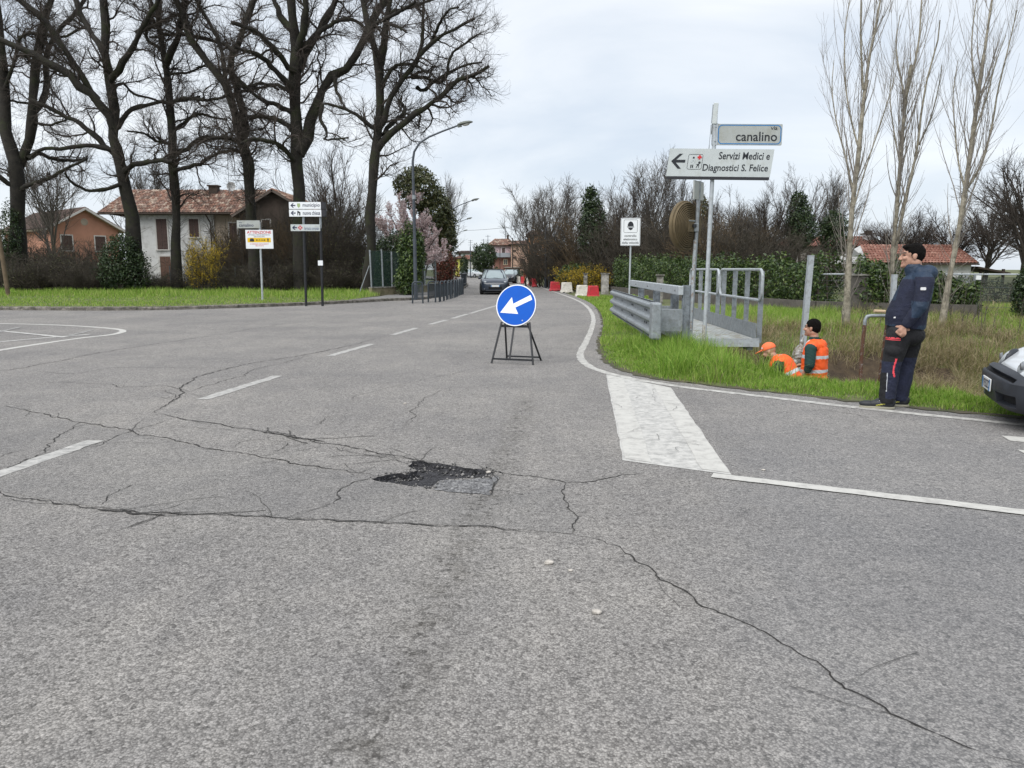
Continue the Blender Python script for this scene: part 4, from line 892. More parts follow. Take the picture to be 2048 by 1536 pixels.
# ---- plastic road barriers
M_RP = mat('red_barrier_plastic', (.52, .022, .035), .45, var=.12, vscale=3, dirt=((.30, .03, .03), .4, 4)); M_WP = mat('white_barrier_plastic', (.66, .63, .56), .5, var=.06, vscale=3, dirt=((.42, .39, .33), .4, 4))
def barrier(px, py, w, h, m, lb, rz=0, d=.4):
    x, y, _ = G(px, py); t = thing('plastic_barrier', lb, 'road barrier', (x, y, 0), R(rz), 'plastic road barriers')
    b_ = bmesh.new(); rings = [(w / 2, d / 2, 0), (w / 2, d / 2, .07 * h / .65), (w * .44, d * .40, .17 * h / .65), (w * .40, d * .25, h * .93), (w * .37, d * .2, h)]; prev = None
    for a, c, z in rings:
        r_ = [b_.verts.new((sx * a, sy * c, z)) for sx, sy in ((-1, -1), (1, -1), (1, 1), (-1, 1))]
        if prev:
            for i in range(4): b_.faces.new((prev[i], prev[(i + 1) % 4], r_[(i + 1) % 4], r_[i]))
        else: b_.faces.new(r_[::-1])
        prev = r_
    b_.faces.new(prev); MB().bm(b_).build('body', m, t, bevel=.018)
    MB().lathe([(0, .03), (.05, .03), (.06, -.01)], 10, 'z', Matrix.Translation((0, 0, h))).build('filler_cap', M_DARKM, t)
    for sx in (-1, 1): MB().box(sx * w * .26 - .07, sx * w * .26 + .07, -d * .51, d * .51, -.002, .05).build('fork_slot', M_DARKM, t)
    return t
barrier(1110, 582, .80, .64, M_RP, 'red plastic barrier, leftmost of the four at the bend', 6)
barrier(1133, 585.5, .80, .66, M_WP, 'white plastic barrier standing alone between the two red ones', 8)
barrier(1164, 593.5, .72, .63, M_WP, 'white plastic barrier touching the right red one', 12)
barrier(1186, 596, .66, .64, M_RP, 'red plastic barrier at the right end on the grass', 12)
for i, (px, py, m, lb) in enumerate(((1028.5, 566, M_RP, 'distant red barrier beside the black car'), (1037, 566.5, M_WP, 'distant white barrier, left one of the far row'), (1045, 567.5, M_RP, 'distant red barrier between the two small white ones'), (1054, 569, M_WP, 'distant white barrier, right one of the far row'), (1061, 571, M_RP, 'distant red barrier, second from the right of the far row'), (1068.5, 574, M_RP, 'distant red barrier, rightmost of the far row before the hedge'))):
    barrier(px, py, .42, .72, m, lb, 0, .5)
x, y, _ = G(1053, 569); t = thing('works_panel', 'narrow orange road works panel behind the far barriers', 'road sign', (x, y + 2, 0))
MB().box(-.24, .24, -.03, .03, .35, 1.35, bev=.01).build('panel', mat('orange_panel', (.62, .12, .03), .5), t); MB().box(-.12, .12, -.036, -.031, .6, 1.1).build('pictogram', mat('dark_red_print', (.25, .05, .03), .5), t)
for sx in (-1, 1): MB().bar((sx * .2, .0, 0), (sx * .2, 0, .36), .04).build('leg', M_DARKM, t)
# ------------------------------------------------------------------ trees
M_BARK = mat('dark_bark', (.011, .0095, .0075), .95, col2=(.027, .023, .018), vscale=3, bump=.9, bscale=9, dirt=((.024, .028, .010), .35, 1.2))
M_TWIG = mat('dark_twigs', (.050, .040, .033), .95)
M_BARK_B = mat('brown_bark', (.065, .052, .042), .95, col2=(.11, .09, .07), vscale=3, bump=.6, bscale=9)
M_TWIG_B = mat('brown_twigs', (.062, .050, .040), .95)
M_BARK_P = mat('pale_poplar_bark', (.24, .215, .165), .9, col2=(.36, .33, .265), vscale=5, bump=.5, bscale=14, dirt=((.13, .115, .085), .4, 7))
M_TWIG_P = mat('poplar_twigs', (.23, .205, .18), .9)
M_TWIG_G = mat('grey_twigs', (.085, .075, .064), .95)

def tree_mesh(rngs, limbs, bark, twig, root, levels, trunk_n=10, name='tree'):
    """limbs: list of (points, radii); levels: list of growth settings; the first limb set becomes the trunk part, all growth the crown."""
    k = 14; PR = [resample(p, r, k) for p, r in limbs]
    Pn = np.stack([p for p, _ in PR]); Rn = np.stack([r for _, r in PR])
    wob = rngs.normal(size=Pn.shape) * Rn[:, :, None] * .22; wob[:, 0] = 0; Pn = Pn + wob
    V, F = tubes_np(Pn, Rn * (1 + .10 * rngs.normal(size=Rn.shape)), trunk_n)
    link('trunk', np_mesh('trunk', V - np.array(root), F, bark, True), None if name is None else name)
    cur, cr = Pn, Rn; parts = []; hist = [(Pn, Rn)]
    for lv in levels:
        src = lv.pop('src', -1); sP, sR = hist[src] if src != 'all' else None, None
        if src != 'all': sP, sR = hist[src]
        cP, cR = grow(rngs, sP, sR, **lv); hist.append((cP, cR))
        parts.append(tubes_np(cP, cR, 5 if lv.get('rmin', 0) > .012 else 3))
    V, F = join_np(parts); link('crown', np_mesh('crown', V - np.array(root), F, twig), name)
    return hist

def big_tree(label, Y, base, traces, seed, n1=80, n2=560, n3=4000, n4=1350):
    """Old roadside tree built from its trunk and limbs as surveyed (pixel track, radius in pixels at the distance Y), then grown outward."""
    rg = np.random.default_rng(seed); sc = Y / FPX; root = (P(*base, Y)[0], Y, KZ)
    t = thing('old_roadside_tree', label, 'tree', root, 0, 'row of old bare trees on the left')
    limbs = []
    for li, (tr, r0, r1) in enumerate(traces):
        dy = 0 if li == 0 else rg.uniform(-3.2, 3.2); n = len(tr); pts = []
        if li > 0:                                       # start each limb inside the wood it springs from
            best = None
            for (tq, q0, q1) in traces[:li]:
                for (a0, b0), (a1, b1) in zip(tq[:-1], tq[1:]):
                    for f in np.linspace(0, 1, 9):
                        d = math.hypot(a0 + (a1 - a0) * f - tr[0][0], b0 + (b1 - b0) * f - tr[0][1] - 6)
                        if best is None or d < best[0]: best = (d, a0 + (a1 - a0) * f, b0 + (b1 - b0) * f, tq is traces[0][0])
            if best[0] < 26 and best[3]: tr = [(best[1], best[2] + 4)] + list(tr)
        n = len(tr)
        for i, (a, b) in enumerate(tr):
            f = i / (n - 1); pts.append(P(a, b, Y + dy * f ** 1.1))
        if li == 0: pts[0] = (pts[0][0], Y, -.2)
        r = [(r0 + (r1 - r0) * (i / (n - 1))) * sc * (.82 if li == 0 else .78) for i in range(n)]
        if li == 0: r[0] *= 1.12
        limbs.append((pts, r))
    tree_mesh(rg, limbs, M_BARK, M_TWIG, root, [
        dict(N=n1, t0=.25, t1=1.0, l0=1.6, l1=4.2, ang=48, up=.05, wig=.30, k=9, rs=.5, rmin=.020, rmax=.07),
        dict(N=n2, t0=.1, t1=1.0, l0=.8, l1=2.2, ang=50, up=.05, wig=.26, k=6, rs=.6, rmin=.009, rmax=.026),
        dict(N=n3, t0=.1, t1=1.0, l0=.5, l1=1.4, ang=42, up=.13, wig=.15, k=3, rs=.6, rmin=.0058, rmax=.011),
        dict(N=n4, t0=.15, t1=1.0, l0=.6, l1=1.5, ang=45, up=.10, wig=.16, k=3, rs=.5, rmin=.0058, rmax=.012, src=0),
        dict(N=n4, t0=.1, t1=1.0, l0=.5, l1=1.3, ang=45, up=.10, wig=.16, k=3, rs=.5, rmin=.0058, rmax=.011, src=1)], 12, t)
def c1(l): return [(x / 2.4, y / 2.4) for x, y in l]
def c2(l): return [(480 + x / 2.4, y / 2.4) for x, y in l]
big_tree('leftmost old bare tree, forked low above the brown thicket', 50, (34, 590), [
    (c1([(88, 1420), (90, 1000), (85, 850), (75, 760), (30, 640), (15, 500), (12, 330), (-5, 150), (-30, -80), (-40, -350)]), 17, 8),
    (c1([(90, 800), (130, 690), (160, 560), (165, 420), (185, 260), (210, 120), (250, -20), (300, -300)]), 13, 7),
    (c1([(165, 540), (205, 500), (225, 420), (215, 330), (235, 230), (300, 120), (400, 20), (470, -120)]), 8, 4),
    (c1([(130, 890), (180, 875), (250, 850), (330, 805), (420, 762)]), 6, 3), (c1([(130, 760), (190, 735), (250, 760), (330, 770), (415, 765)]), 6, 3),
    (c1([(45, 880), (0, 850), (-80, 790), (-200, 760)]), 7, 3), (c1([(20, 430), (70, 300), (100, 180), (200, 160), (300, 180), (400, 130)]), 5, 2.5),
    (c1([(15, 480), (90, 490), (170, 500), (240, 520)]), 4, 2), (c1([(160, 590), (240, 600), (320, 575)]), 4, 2)], 1)
big_tree('old bare tree leaning left over the dark evergreen bush', 47, (268, 592), [
    (c1([(655, 1420), (640, 1120), (600, 900), (560, 740), (545, 620), (540, 480), (515, 320), (505, 160), (495, 0), (500, -300)]), 16, 7),
    (c1([(535, 590), (480, 500), (400, 420), (300, 340), (200, 285), (90, 230), (-20, 180), (-150, 110)]), 12, 5),
    (c1([(470, 480), (400, 380), (330, 270), (220, 110), (120, 15), (0, -90)]), 9, 5), (c1([(530, 340), (480, 220), (420, 130), (360, 0), (300, -150)]), 10, 5),
    (c1([(550, 360), (620, 250), (680, 140), (750, 20), (800, -120)]), 9, 4), (c1([(540, 730), (460, 660), (400, 600), (320, 560), (240, 520), (150, 480)]), 8, 4),
    (c1([(575, 600), (620, 530), (680, 505), (760, 490), (860, 485), (960, 465)]), 7, 3), (c1([(610, 810), (700, 778), (760, 770), (830, 775)]), 8, 4),
    (c1([(575, 890), (500, 910), (430, 915), (350, 880), (310, 830)]), 6, 2.5), (c1([(540, 720), (430, 695), (300, 715), (200, 715), (140, 760)]), 6, 3),
    (c1([(650, 160), (720, 130), (800, 90), (860, 70)]), 6, 3), (c1([(590, 400), (640, 450), (720, 470), (800, 500)]), 4, 2)], 2)
big_tree('straight slim old bare tree before the white house', 48, (353, 592), [
    (c1([(850, 1420), (848, 1100), (838, 900), (825, 720), (815, 540), (805, 400), (790, 280), (770, 160), (762, 0), (750, -300)]), 11.5, 5),
    (c1([(800, 300), (830, 240), (860, 160), (885, 40), (900, -100), (940, -300)]), 9, 4), (c1([(850, 815), (900, 805), (960, 785), (1040, 740), (1140, 718)]), 6, 3),
    (c1([(840, 745), (900, 715), (960, 665), (1010, 660), (1100, 668), (1240, 675)]), 7, 4), (c1([(835, 630), (880, 590), (950, 548), (1010, 560), (1090, 575)]), 5, 2.5),
    (c1([(830, 490), (900, 470), (990, 480), (1060, 470), (1110, 440)]), 5, 2.5), (c1([(820, 355), (900, 350), (960, 325), (1000, 300)]), 4, 2), (c1([(780, 240), (700, 180), (730, 80), (720, 0), (700, -120)]), 5, 3),
    (c1([(820, 690), (760, 680), (690, 640), (610, 630)]), 4, 2)], 3)
big_tree('twin-stemmed old bare tree behind the cyclist notice', 46, (512, 592), [
    (c1([(1222, 1420), (1215, 1060), (1195, 850), (1175, 680), (1120, 520), (1075, 390), (1000, 310), (920, 190), (885, 80), (830, -20), (760, -200)]), 12.5, 6),
    (c1([(1185, 640), (1160, 520), (1130, 400), (1100, 300), (1140, 200), (1180, 100), (1230, -10), (1290, -200)]), 11, 6),
    (c1([(1080, 400), (1060, 230), (1010, 120), (960, 40), (900, -80)]), 6, 4), (c1([(1140, 250), (1060, 210), (960, 180), (850, 165), (720, 180)]), 6, 3),
    (c1([(1190, 690), (1130, 672), (1060, 660), (980, 670)]), 6, 3), (c1([(1170, 560), (1250, 560), (1330, 570), (1420, 620)]), 5, 2.5),
    (c1([(1130, 390), (1180, 420), (1260, 400), (1340, 430)]), 5, 3), (c1([(1180, 130), (1240, 170), (1340, 200)]), 4, 2)], 4)
big_tree('thickest old bare tree, behind the three arrow boards', 46, (606, 592), [
    (c2([(300, 1430), (292, 1200), (285, 1000), (278, 800), (272, 600), (270, 400), (265, 230), (250, 60), (240, -150), (250, -350)]), 18.5, 9),
    (c2([(300, 700), (330, 590), (365, 500), (400, 420), (460, 345), (540, 310), (590, 200), (640, 80), (720, -20), (820, -150)]), 15, 6),
    (c2([(290, 330), (330, 230), (380, 150), (430, 70), (470, -20), (520, -200)]), 12, 6), (c2([(250, 150), (205, 90), (180, 40), (140, -60), (80, -200)]), 9, 5), (c2([(285, 220), (310, 100), (315, -20), (330, -250)]), 11, 6),
    (c2([(255, 760), (200, 705), (130, 675), (60, 668), (0, 690)]), 7, 3.5), (c2([(245, 620), (190, 580), (130, 562), (40, 565), (-30, 600)]), 7, 3.5), (c2([(240, 530), (180, 505), (130, 490), (50, 440), (-10, 370)]), 7, 3.5),
    (c2([(240, 410), (180, 350), (120, 285), (60, 255), (-30, 225)]), 8, 4), (c2([(240, 330), (190, 270), (130, 200), (60, 140), (-40, 110)]), 8, 4),
    (c2([(230, 440), (170, 405), (100, 420), (0, 440)]), 6, 3), (c2([(360, 170), (450, 110), (540, 95), (620, 150)]), 6, 3), (c2([(395, 500), (390, 580), (420, 640), (410, 670), (520, 660)]), 5, 2), (c2([(455, 350), (460, 420), (480, 470), (490, 500)]), 5, 2.5)], 5, 90, 640, 4300)
big_tree('old bare tree spreading right above the street lamp', 44, (738, 592), [
    (c2([(615, 1440), (622, 1200), (630, 1000), (640, 820), (655, 680), (668, 540), (672, 420), (668, 310), (640, 220), (612, 150), (590, 20), (570, -150), (560, -330)]), 13.5, 5),
    (c2([(672, 330), (690, 200), (708, 70), (730, -40), (740, -250)]), 11, 5),
    (c2([(670, 700), (720, 650), (800, 585), (880, 520), (970, 460), (1040, 390), (1120, 362), (1195, 320)]), 10, 3.5), (c2([(685, 590), (705, 520), (740, 430), (830, 315), (920, 205), (1010, 150), (1125, 88)]), 9, 3),
    (c2([(685, 400), (720, 340), (770, 308), (840, 315), (900, 350)]), 6, 2.5), (c2([(690, 650), (720, 600), (780, 550), (790, 515), (760, 480)]), 7, 3), (c2([(820, 370), (880, 370), (950, 395), (990, 370), (1010, 270), (1080, 210), (1140, 170)]), 5, 2.5),
    (c2([(840, 320), (870, 220), (880, 120), (880, 30), (900, -60)]), 5, 3), (c2([(650, 620), (600, 585), (540, 540), (480, 515), (400, 495)]), 6, 3), (c2([(720, 60), (800, 40), (870, 20), (960, -20)]), 5, 2.5), (c2([(920, 205), (960, 110), (1000, 50), (1050, 35)]), 4, 2),
    (c2([(700, 110), (760, 130), (800, 155)]), 4, 2), (c2([(850, 420), (880, 440), (920, 400), (1000, 350), (1090, 310), (1160, 300)]), 5, 2.5), (c2([(620, 160), (660, 110), (760, 60), (840, 10)]), 6, 3)], 6, 105, 760, 5000)

# ---- young poplars by the ditch
def poplar(label, Y, stems, seed, shoots):
    rg = np.random.default_rng(seed); sc = Y / FPX; gx_, _, _ = P(*stems[0][0][0], Y); gz_ = float(ground_z(gx_, Y)); root = (gx_, Y, gz_)
    t = thing('young_poplar', label, 'tree', root, 0, 'young poplars along the ditch')
    limbs = []
    for li, (tr, r0, r1, dy) in enumerate(stems):
        n = len(tr); pts = [P(a, b, Y + dy * i / (n - 1)) for i, (a, b) in enumerate(tr)]; r = [(r0 + (r1 - r0) * i / (n - 1)) * sc * .62 for i in range(n)]
        if li == 0: pts[0] = (pts[0][0], Y, gz_ - .1); r[0] *= 1.35
        limbs.append((pts, r))
    kk = 14; Pn = np.stack([resample(p, r, kk)[0] for p, r in limbs]); Rn = np.stack([resample(p, r, kk)[1] for p, r in limbs])
    V, F = tubes_np(Pn, Rn * (1 + .05 * rg.normal(size=Rn.shape)), 10); link('trunk', np_mesh('trunk', V - np.array(root), F, M_BARK_P, True), t)
    A1 = grow(rg, Pn, Rn, shoots, .16, .97, .9, 3.4, 23, .22, .06, 8, .36, .0045, .25, .017, .45); A2 = grow(rg, *A1, shoots * 5, .12, 1, .35, 1.0, 30, .22, .08, 4, .5, .0028, .5, .0045)
    A3 = grow(rg, Pn, Rn, shoots, .05, .35, .5, 1.5, 38, .2, .09, 5, .2, .004, .4, .008)
    V, F = join_np([tubes_np(*A1, 4), tubes_np(*A2, 3), tubes_np(*A3, 3)]); link('crown', np_mesh('crown', V - np.array(root), F, M_TWIG_P), t)
poplar('young poplar with pale trunk standing left of the man in navy', 20.5, [
    ([(1692, 634), (1696, 560), (1700, 480), (1706, 400), (1718, 300), (1726, 210), (1735, 160)], 10, 5, 0), ([(1727, 200), (1738, 120), (1752, 50), (1764, -20), (1780, -120)], 4.5, 2, .3), ([(1726, 180), (1722, 90), (1722, 10), (1726, -80)], 3.5, 1.5, -.4),
    ([(1708, 390), (1690, 310), (1674, 250), (1664, 180), (1668, 120)], 3, 1, .6), ([(1700, 440), (1724, 360), (1750, 280), (1776, 200), (1790, 150)], 2.6, 1, -.6), ([(1715, 290), (1698, 220), (1690, 150), (1690, 60), (1700, 0)], 3, 1.2, .8)], 21, 95)
poplar('young forked poplar rising behind the man in navy', 21.0, [
    ([(1786, 634), (1784, 560), (1786, 500), (1792, 440), (1798, 360), (1804, 280), (1811, 200), (1822, 130)], 7, 4.5, 0), ([(1811, 200), (1826, 140), (1838, 80), (1842, 20), (1850, -90)], 4, 1.8, .4), ([(1788, 520), (1802, 440), (1818, 370), (1834, 300), (1842, 230), (1856, 150), (1874, 90), (1880, 40)], 5, 1.6, -.8),
    ([(1812, 205), (1800, 150), (1792, 90), (1800, 30)], 3, 1.2, .6), ([(1800, 330), (1786, 250), (1780, 180), (1790, 100)], 2.6, 1, .9), ([(1838, 290), (1860, 240), (1876, 180), (1884, 130)], 2.4, 1, -.9)], 22, 95)
poplar('rightmost young poplar with a leaning pale trunk', 20.0, [
    ([(1884, 640), (1898, 560), (1912, 490), (1924, 420), (1932, 370), (1944, 280), (1958, 180), (1968, 110)], 9, 5, 0), ([(1968, 110), (1978, 40), (1988, -30), (2000, -140)], 4, 2, .3), ([(1930, 380), (1916, 320), (1910, 260), (1906, 190), (1916, 120)], 3, 1, .6),
    ([(1932, 380), (1962, 330), (1984, 250), (1996, 180), (2018, 90), (2034, 20)], 4, 1.4, -.5), ([(1956, 190), (1944, 120), (1946, 50), (1956, -20)], 3, 1.2, .7), ([(1946, 270), (1972, 200), (1990, 130), (2012, 70)], 3, 1, -.8)], 23, 95)

# ---- background bare trees: a few grown kinds, copied
def bare_proto(name, seed, Ht, spread, bark, twig, n1, n2, n3, trunk_r, lean=.03, up=.12, low=.22, tw=.009):
    rg = np.random.default_rng(seed); k = 14
    pts = [(0, 0, -.2)]; p = np.array([0., 0, 0]); d = np.array([0, 0, 1.])
    for i in range(6): d = norm(d + rg.normal(0, .06, 3) * np.array([1, 1, .2])); p = p + d * Ht * .085; pts.append(tuple(p))
    Pn, Rn = resample(pts, np.linspace(trunk_r, trunk_r * .45, 7), k); Pn, Rn = Pn[None], Rn[None]
    V, F = tubes_np(Pn, Rn, 8); tr = np_mesh('trunk', V, F, bark, True)
    A1 = grow(rg, Pn, Rn, n1, low + .15, 1.0, Ht * .40, Ht * .66, 24 + spread * 4, up * .6, .10, 9, .55, .03, .25, .10, .15)
    A2 = grow(rg, *A1, n2, .15, 1.0, Ht * .12, Ht * .30, 36, up, .13, 6, .55, .016, .35, .035)
    A3 = grow(rg, *A2, n3, .1, 1.0, Ht * .05, Ht * .15, 36, up, .14, 3, .6, tw, .5, .018)
    V, F = join_np([tubes_np(*A1, 5), tubes_np(*A2, 3), tubes_np(*A3, 3)]); cr = np_mesh('crown', V, F, twig)
    return tr, cr
PB = [bare_proto('a', 31, 9, 4.2, M_BARK_B, M_TWIG_B, 16, 200, 2000, .20), bare_proto('b', 32, 9, 3.4, M_BARK_B, M_TWIG_G, 15, 200, 2000, .17, up=.12), bare_proto('c', 33, 9, 4.8, M_BARK, M_TWIG, 18, 240, 2600, .24, up=.05), bare_proto('d', 34, 9, 2.4, M_BARK_B, M_TWIG_G, 16, 190, 1800, .13, up=.16, low=.12)]
def bare(px, Y, top_py, kind, label, rz, wid=1.0, name='bare_tree', group='bare trees behind the hedge', base=0.0):
    x = P(px, 560, Y)[0]; h = P(px, top_py, Y)[2] - base; s = h / (9 * 1.12)
    t = thing(name, label, 'tree', (x, Y, base), rz, group); t.scale = (s * wid, s * wid, s)
    link('trunk', PB[kind][0], t); link('crown', PB[kind][1], t)
bare(690, 62, 255, 0, 'mid-sized bare tree between the thickest tree and the lamp post', .4, .9, group='bare trees on the left')
bare(280, 85, 285, 1, 'bare tree showing above the tiled roof on the left', 1.2, 1.2, group='bare trees on the left'); bare(110, 72, 235, 3, 'slim bare tree between the two leftmost old trees', 2.2, 1.0, group='bare trees on the left')
bare(888, 84, 330, 1, 'bare tree rising behind the evergreen by the lamps', .3, .62, group='bare trees on the left'); bare(640, 75, 330, 0, 'low bare tree behind the three arrow boards', 4.1, 1.2, group='bare trees on the left')
rows = [(1062, 74, 345, 3, 1.0, 'thin bare tree at the left end of the grove'), (1105, 66, 330, 1, 1.1, 'bare tree over the orange house'), (1140, 60, 352, 3, 1.1, 'bare tree just left of the tall conifer'), (1228, 62, 330, 3, 1.0, 'bare tree just right of the tall conifer'), (1275, 56, 345, 0, .9, 'bare tree directly above the speed check sign'),
        (1318, 54, 268, 1, .95, 'tallest bare tree of the grove, left of the medical board'), (1352, 58, 300, 3, .8, 'bare tree behind the medical arrow board'), (1440, 52, 378, 0, .9, 'bare tree seen just right of the sign pole'), (1490, 50, 352, 3, .9, 'upright bare tree below the street nameplate'), (1535, 50, 335, 2, .95, 'spreading dark bare tree right of the medical board'),
        (1580, 54, 318, 0, .9, 'bare tree left of the dark clipped evergreens'), (1640, 58, 322, 1, .9, 'bare tree between the evergreens and the first poplar'), (1770, 66, 400, 2, 1.25, 'broad dark bare tree behind the tiled roof, left of centre'), (1830, 64, 395, 2, 1.2, 'broad dark bare tree above the low tiled roof'), (1905, 62, 385, 2, 1.15, 'dark bare tree behind the rightmost poplar'), (1968, 58, 345, 2, 1.05, 'dark bare tree right of the rightmost poplar'), (2045, 36, 215, 2, .95, 'large bare tree cut by the right edge')]
for i, (px, Y, tp, kd_, wd, lb) in enumerate(rows): bare(px, Y, tp, kd_, lb, i * 1.7, wd)

# ---- bare thickets: shrubs of many stems
def thicket_proto(seed, Ht, rad, stems, twig, n2, n3, leaf=None, nleaf=0, lsize=.06):
    rg = np.random.default_rng(seed); k = 7; out = np.empty((stems, k, 3)); a = rg.uniform(0, 6.283, stems); r = rad * np.sqrt(rg.uniform(0, 1, stems)) * .75
    out[:, 0] = np.stack([np.cos(a) * r, np.sin(a) * r, 0 * a - .1], 1); d = norm(np.stack([np.cos(a) * .35, np.sin(a) * .35, 1 + 0 * a], 1) + rg.normal(0, .18, (stems, 3))); ln = Ht * rg.uniform(.6, 1.05, stems)[:, None] / (k - 1)
    for j in range(1, k): d = norm(d + rg.normal(0, .13, (stems, 3)) + np.array([0, 0, .04])); out[:, j] = out[:, j - 1] + d * ln
    rr = np.linspace(1, .3, k)[None] * rg.uniform(.014, .032, stems)[:, None]
    A2 = grow(rg, out, rr, n2, .15, 1, Ht * .15, Ht * .45, 40, .06, .2, 5, .55, .009, .5, .016); A3 = grow(rg, *A2, n3, .1, 1, Ht * .08, Ht * .22, 42, .05, .2, 4, .6, .006, .6, .009)
    V, F = join_np([tubes_np(out, rr, 5), tubes_np(*A2, 3), tubes_np(*A3, 3)]); tw = np_mesh('stems', V, F, twig); lf = None
    if leaf:
        i = rg.integers(0, len(A3[0]), nleaf); j = rg.integers(0, 4, nleaf); pos = A3[0][i, j] + rg.normal(0, .03, (nleaf, 3)); V, F = leaves_np(rg, pos, np.tile([0, 0, 1.], (nleaf, 1)), lsize, lsize * .55, 1.2); lf = np_mesh('leaves', V, F, leaf)
    return tw, lf
M_LD = mat('dark_evergreen_leaves', island=[(.012, .026, .010), (.022, .042, .014), (.035, .060, .018), (.05, .075, .022)], rough=.45, spec=.4, trans=.12)
M_LL = mat('laurel_leaves', island=[(.014, .030, .008), (.032, .062, .014), (.062, .105, .022), (.13, .175, .045)], rough=.4, spec=.45, trans=.2)
M_LO = mat('olive_leaves', island=[(.04, .05, .016), (.07, .08, .025), (.10, .10, .035), (.12, .10, .04)], rough=.55, trans=.2)
M_FY = mat('forsythia_flowers', island=[(.58, .38, .01), (.72, .50, .015), (.50, .36, .02), (.16, .17, .03)], rough=.6, trans=.25)
M_PK = mat('pink_blossom', island=[(.62, .46, .45), (.74, .60, .59), (.78, .70, .68), (.52, .36, .36)], rough=.6, trans=.3)
M_RDL = mat('red_photinia_leaves', island=[(.16, .035, .025), (.22, .06, .035), (.10, .045, .022), (.05, .045, .018)], rough=.5, trans=.2)
M_THT = mat('thicket_twigs', (.040, .034, .025), .95, col2=(.072, .060, .044), vscale=.8)
TH = [thicket_proto(41, 3.2, 1.6, 60, M_THT, 650, 2100), thicket_proto(42, 3.2, 1.5, 46, M_THT, 500, 2000, M_LO, 1500, .085), thicket_proto(43, 3.2, 1.4, 52, mat('ochre_stems', (.11, .078, .045), .95), 600, 2400), thicket_proto(44, 3.2, 1.5, 46, M_THT, 600, 2200, M_FY, 9000, .085), thicket_proto(45, 3.2, 1.2, 40, M_TWIG_G, 500, 2000), thicket_proto(46, 3.2, 2.6, 9, M_TWIG_G, 26, 60)]
def thicket(px, Y, top_py, kind, label, rz, wid=1.0, group='thickets along the left fence', cat='shrub', name='bare_shrub', base=KZ):
    x = P(px, 560, Y)[0]; s = (P(px, top_py, Y)[2] - base) / 3.2
    t = thing(name, label, cat, (x, Y, base), rz, group); t.scale = (wid, wid, s)
    link('stems', TH[kind][0], t)
    if TH[kind][1]: link('leaves', TH[kind][1], t)
lt = [(15, 51, 485, 0, 1.3, 'brown twiggy shrub at the far left edge'), (75, 52, 490, 1, 1.3, 'brown and olive shrub right of the leftmost tree'), (125, 50, 500, 0, 1.2, 'brown twiggy shrub below the orange gable'), (175, 51, 505, 1, 1.2, 'olive leaved shrub left of the dark evergreen bush'), (285, 52, 540, 0, .8, 'sparse twiggy shrub before the white house wall'),
      (325, 52, 550, 4, .7, 'grey twig shrub at the foot of the slim old tree'), (455, 50, 500, 0, 1.0, 'brown shrub between the forsythia and the cyclist notice'), (490, 52, 475, 2, 1.1, 'ochre stemmed shrub behind the nameplate pole'), (545, 51, 465, 0, 1.3, 'tall brown shrub between the notice and the arrow boards'), (585, 50, 500, 1, 1.1, 'olive shrub left of the dark sign posts'),
      (625, 51, 440, 2, 1.2, 'tall ochre stemmed shrub right of the thickest tree'), (665, 50, 430, 1, 1.3, 'tall olive shrub right of the arrow boards'), (700, 51, 455, 0, 1.2, 'brown shrub left of the spreading tree'), (720, 49, 500, 1, .9, 'low olive shrub at the foot of the spreading tree'), (500, 58, 420, 0, 1.3, 'high brown brushwood before the dark gable'), (570, 58, 405, 0, 1.3, 'high brown brushwood behind the arrow boards'), (650, 58, 395, 4, 1.3, 'high grey brushwood behind the arrow boards'), (400, 58, 560, 0, 1.0, 'low brown shrub below the shuttered window')]
lt += [(35, 47, 505, 0, 1.2, 'low brown shrub beside the timber pole'), (95, 47, 510, 1, 1.2, 'low olive shrub under the orange gable'), (150, 47, 520, 0, 1.2, 'low brown shrub by the wire fence left of the bush'), (195, 47, 525, 0, .9, 'low brown shrub touching the evergreen bush'), (300, 47.4, 545, 1, .7, 'knee high shrub before the white wall'), (455, 47, 525, 1, 1.0, 'low olive shrub behind the cyclist notice pole'), (550, 47, 520, 0, 1.2, 'low brown shrub between the two sign groups'), (640, 47, 520, 1, 1.2, 'low olive shrub behind the right dark post'), (690, 47, 525, 0, 1.0, 'low brown shrub left of the brace'), (375, 49, 540, 0, .7, 'low twiggy shrub left of the forsythia'), (45, 56, 470, 0, 1.6, 'tall brown brushwood behind the leftmost tree'), (150, 57, 480, 0, 1.5, 'brown brushwood behind the olive shrub on the left'), (440, 56, 480, 0, 1.2, 'brown brushwood right of the forsythia, further back'), (520, 55, 440, 2, 1.4, 'ochre brushwood behind the cyclist notice'), (610, 55, 425, 0, 1.5, 'brown brushwood between the dark posts, further back'), (680, 56, 410, 0, 1.6, 'brown brushwood right of the arrow boards, further back'), (735, 54, 440, 0, 1.5, 'brown brushwood behind the spreading tree'), (205, 56, 500, 0, 1.3, 'brown brushwood left of the evergreen bush, further back')]
for i, (px, Y, tp, kd_, wd, lb) in enumerate(lt): thicket(px, Y, tp, kd_, lb, i * 1.3, wd)
thicket(408, 46.3, 466, 3, 'yellow flowering forsythia before the house on the left', .5, .52, None, 'shrub', 'forsythia_bush')
thicket(1178, 52, 527, 3, 'yellow flowering forsythia behind the white barriers', 2.5, 1.0, None, 'shrub', 'forsythia_bush', 0)
rt = [(1085, 68, 470), (1120, 64, 455), (1155, 60, 440), (1195, 58, 425), (1235, 56, 430), (1280, 52, 425), (1325, 50, 420), (1370, 48, 425), (1415, 47, 420), (1460, 46, 430), (1505, 45, 440), (1550, 45, 470), (1600, 46, 505), (1300, 60, 415), (1400, 58, 410), (1480, 56, 420)]
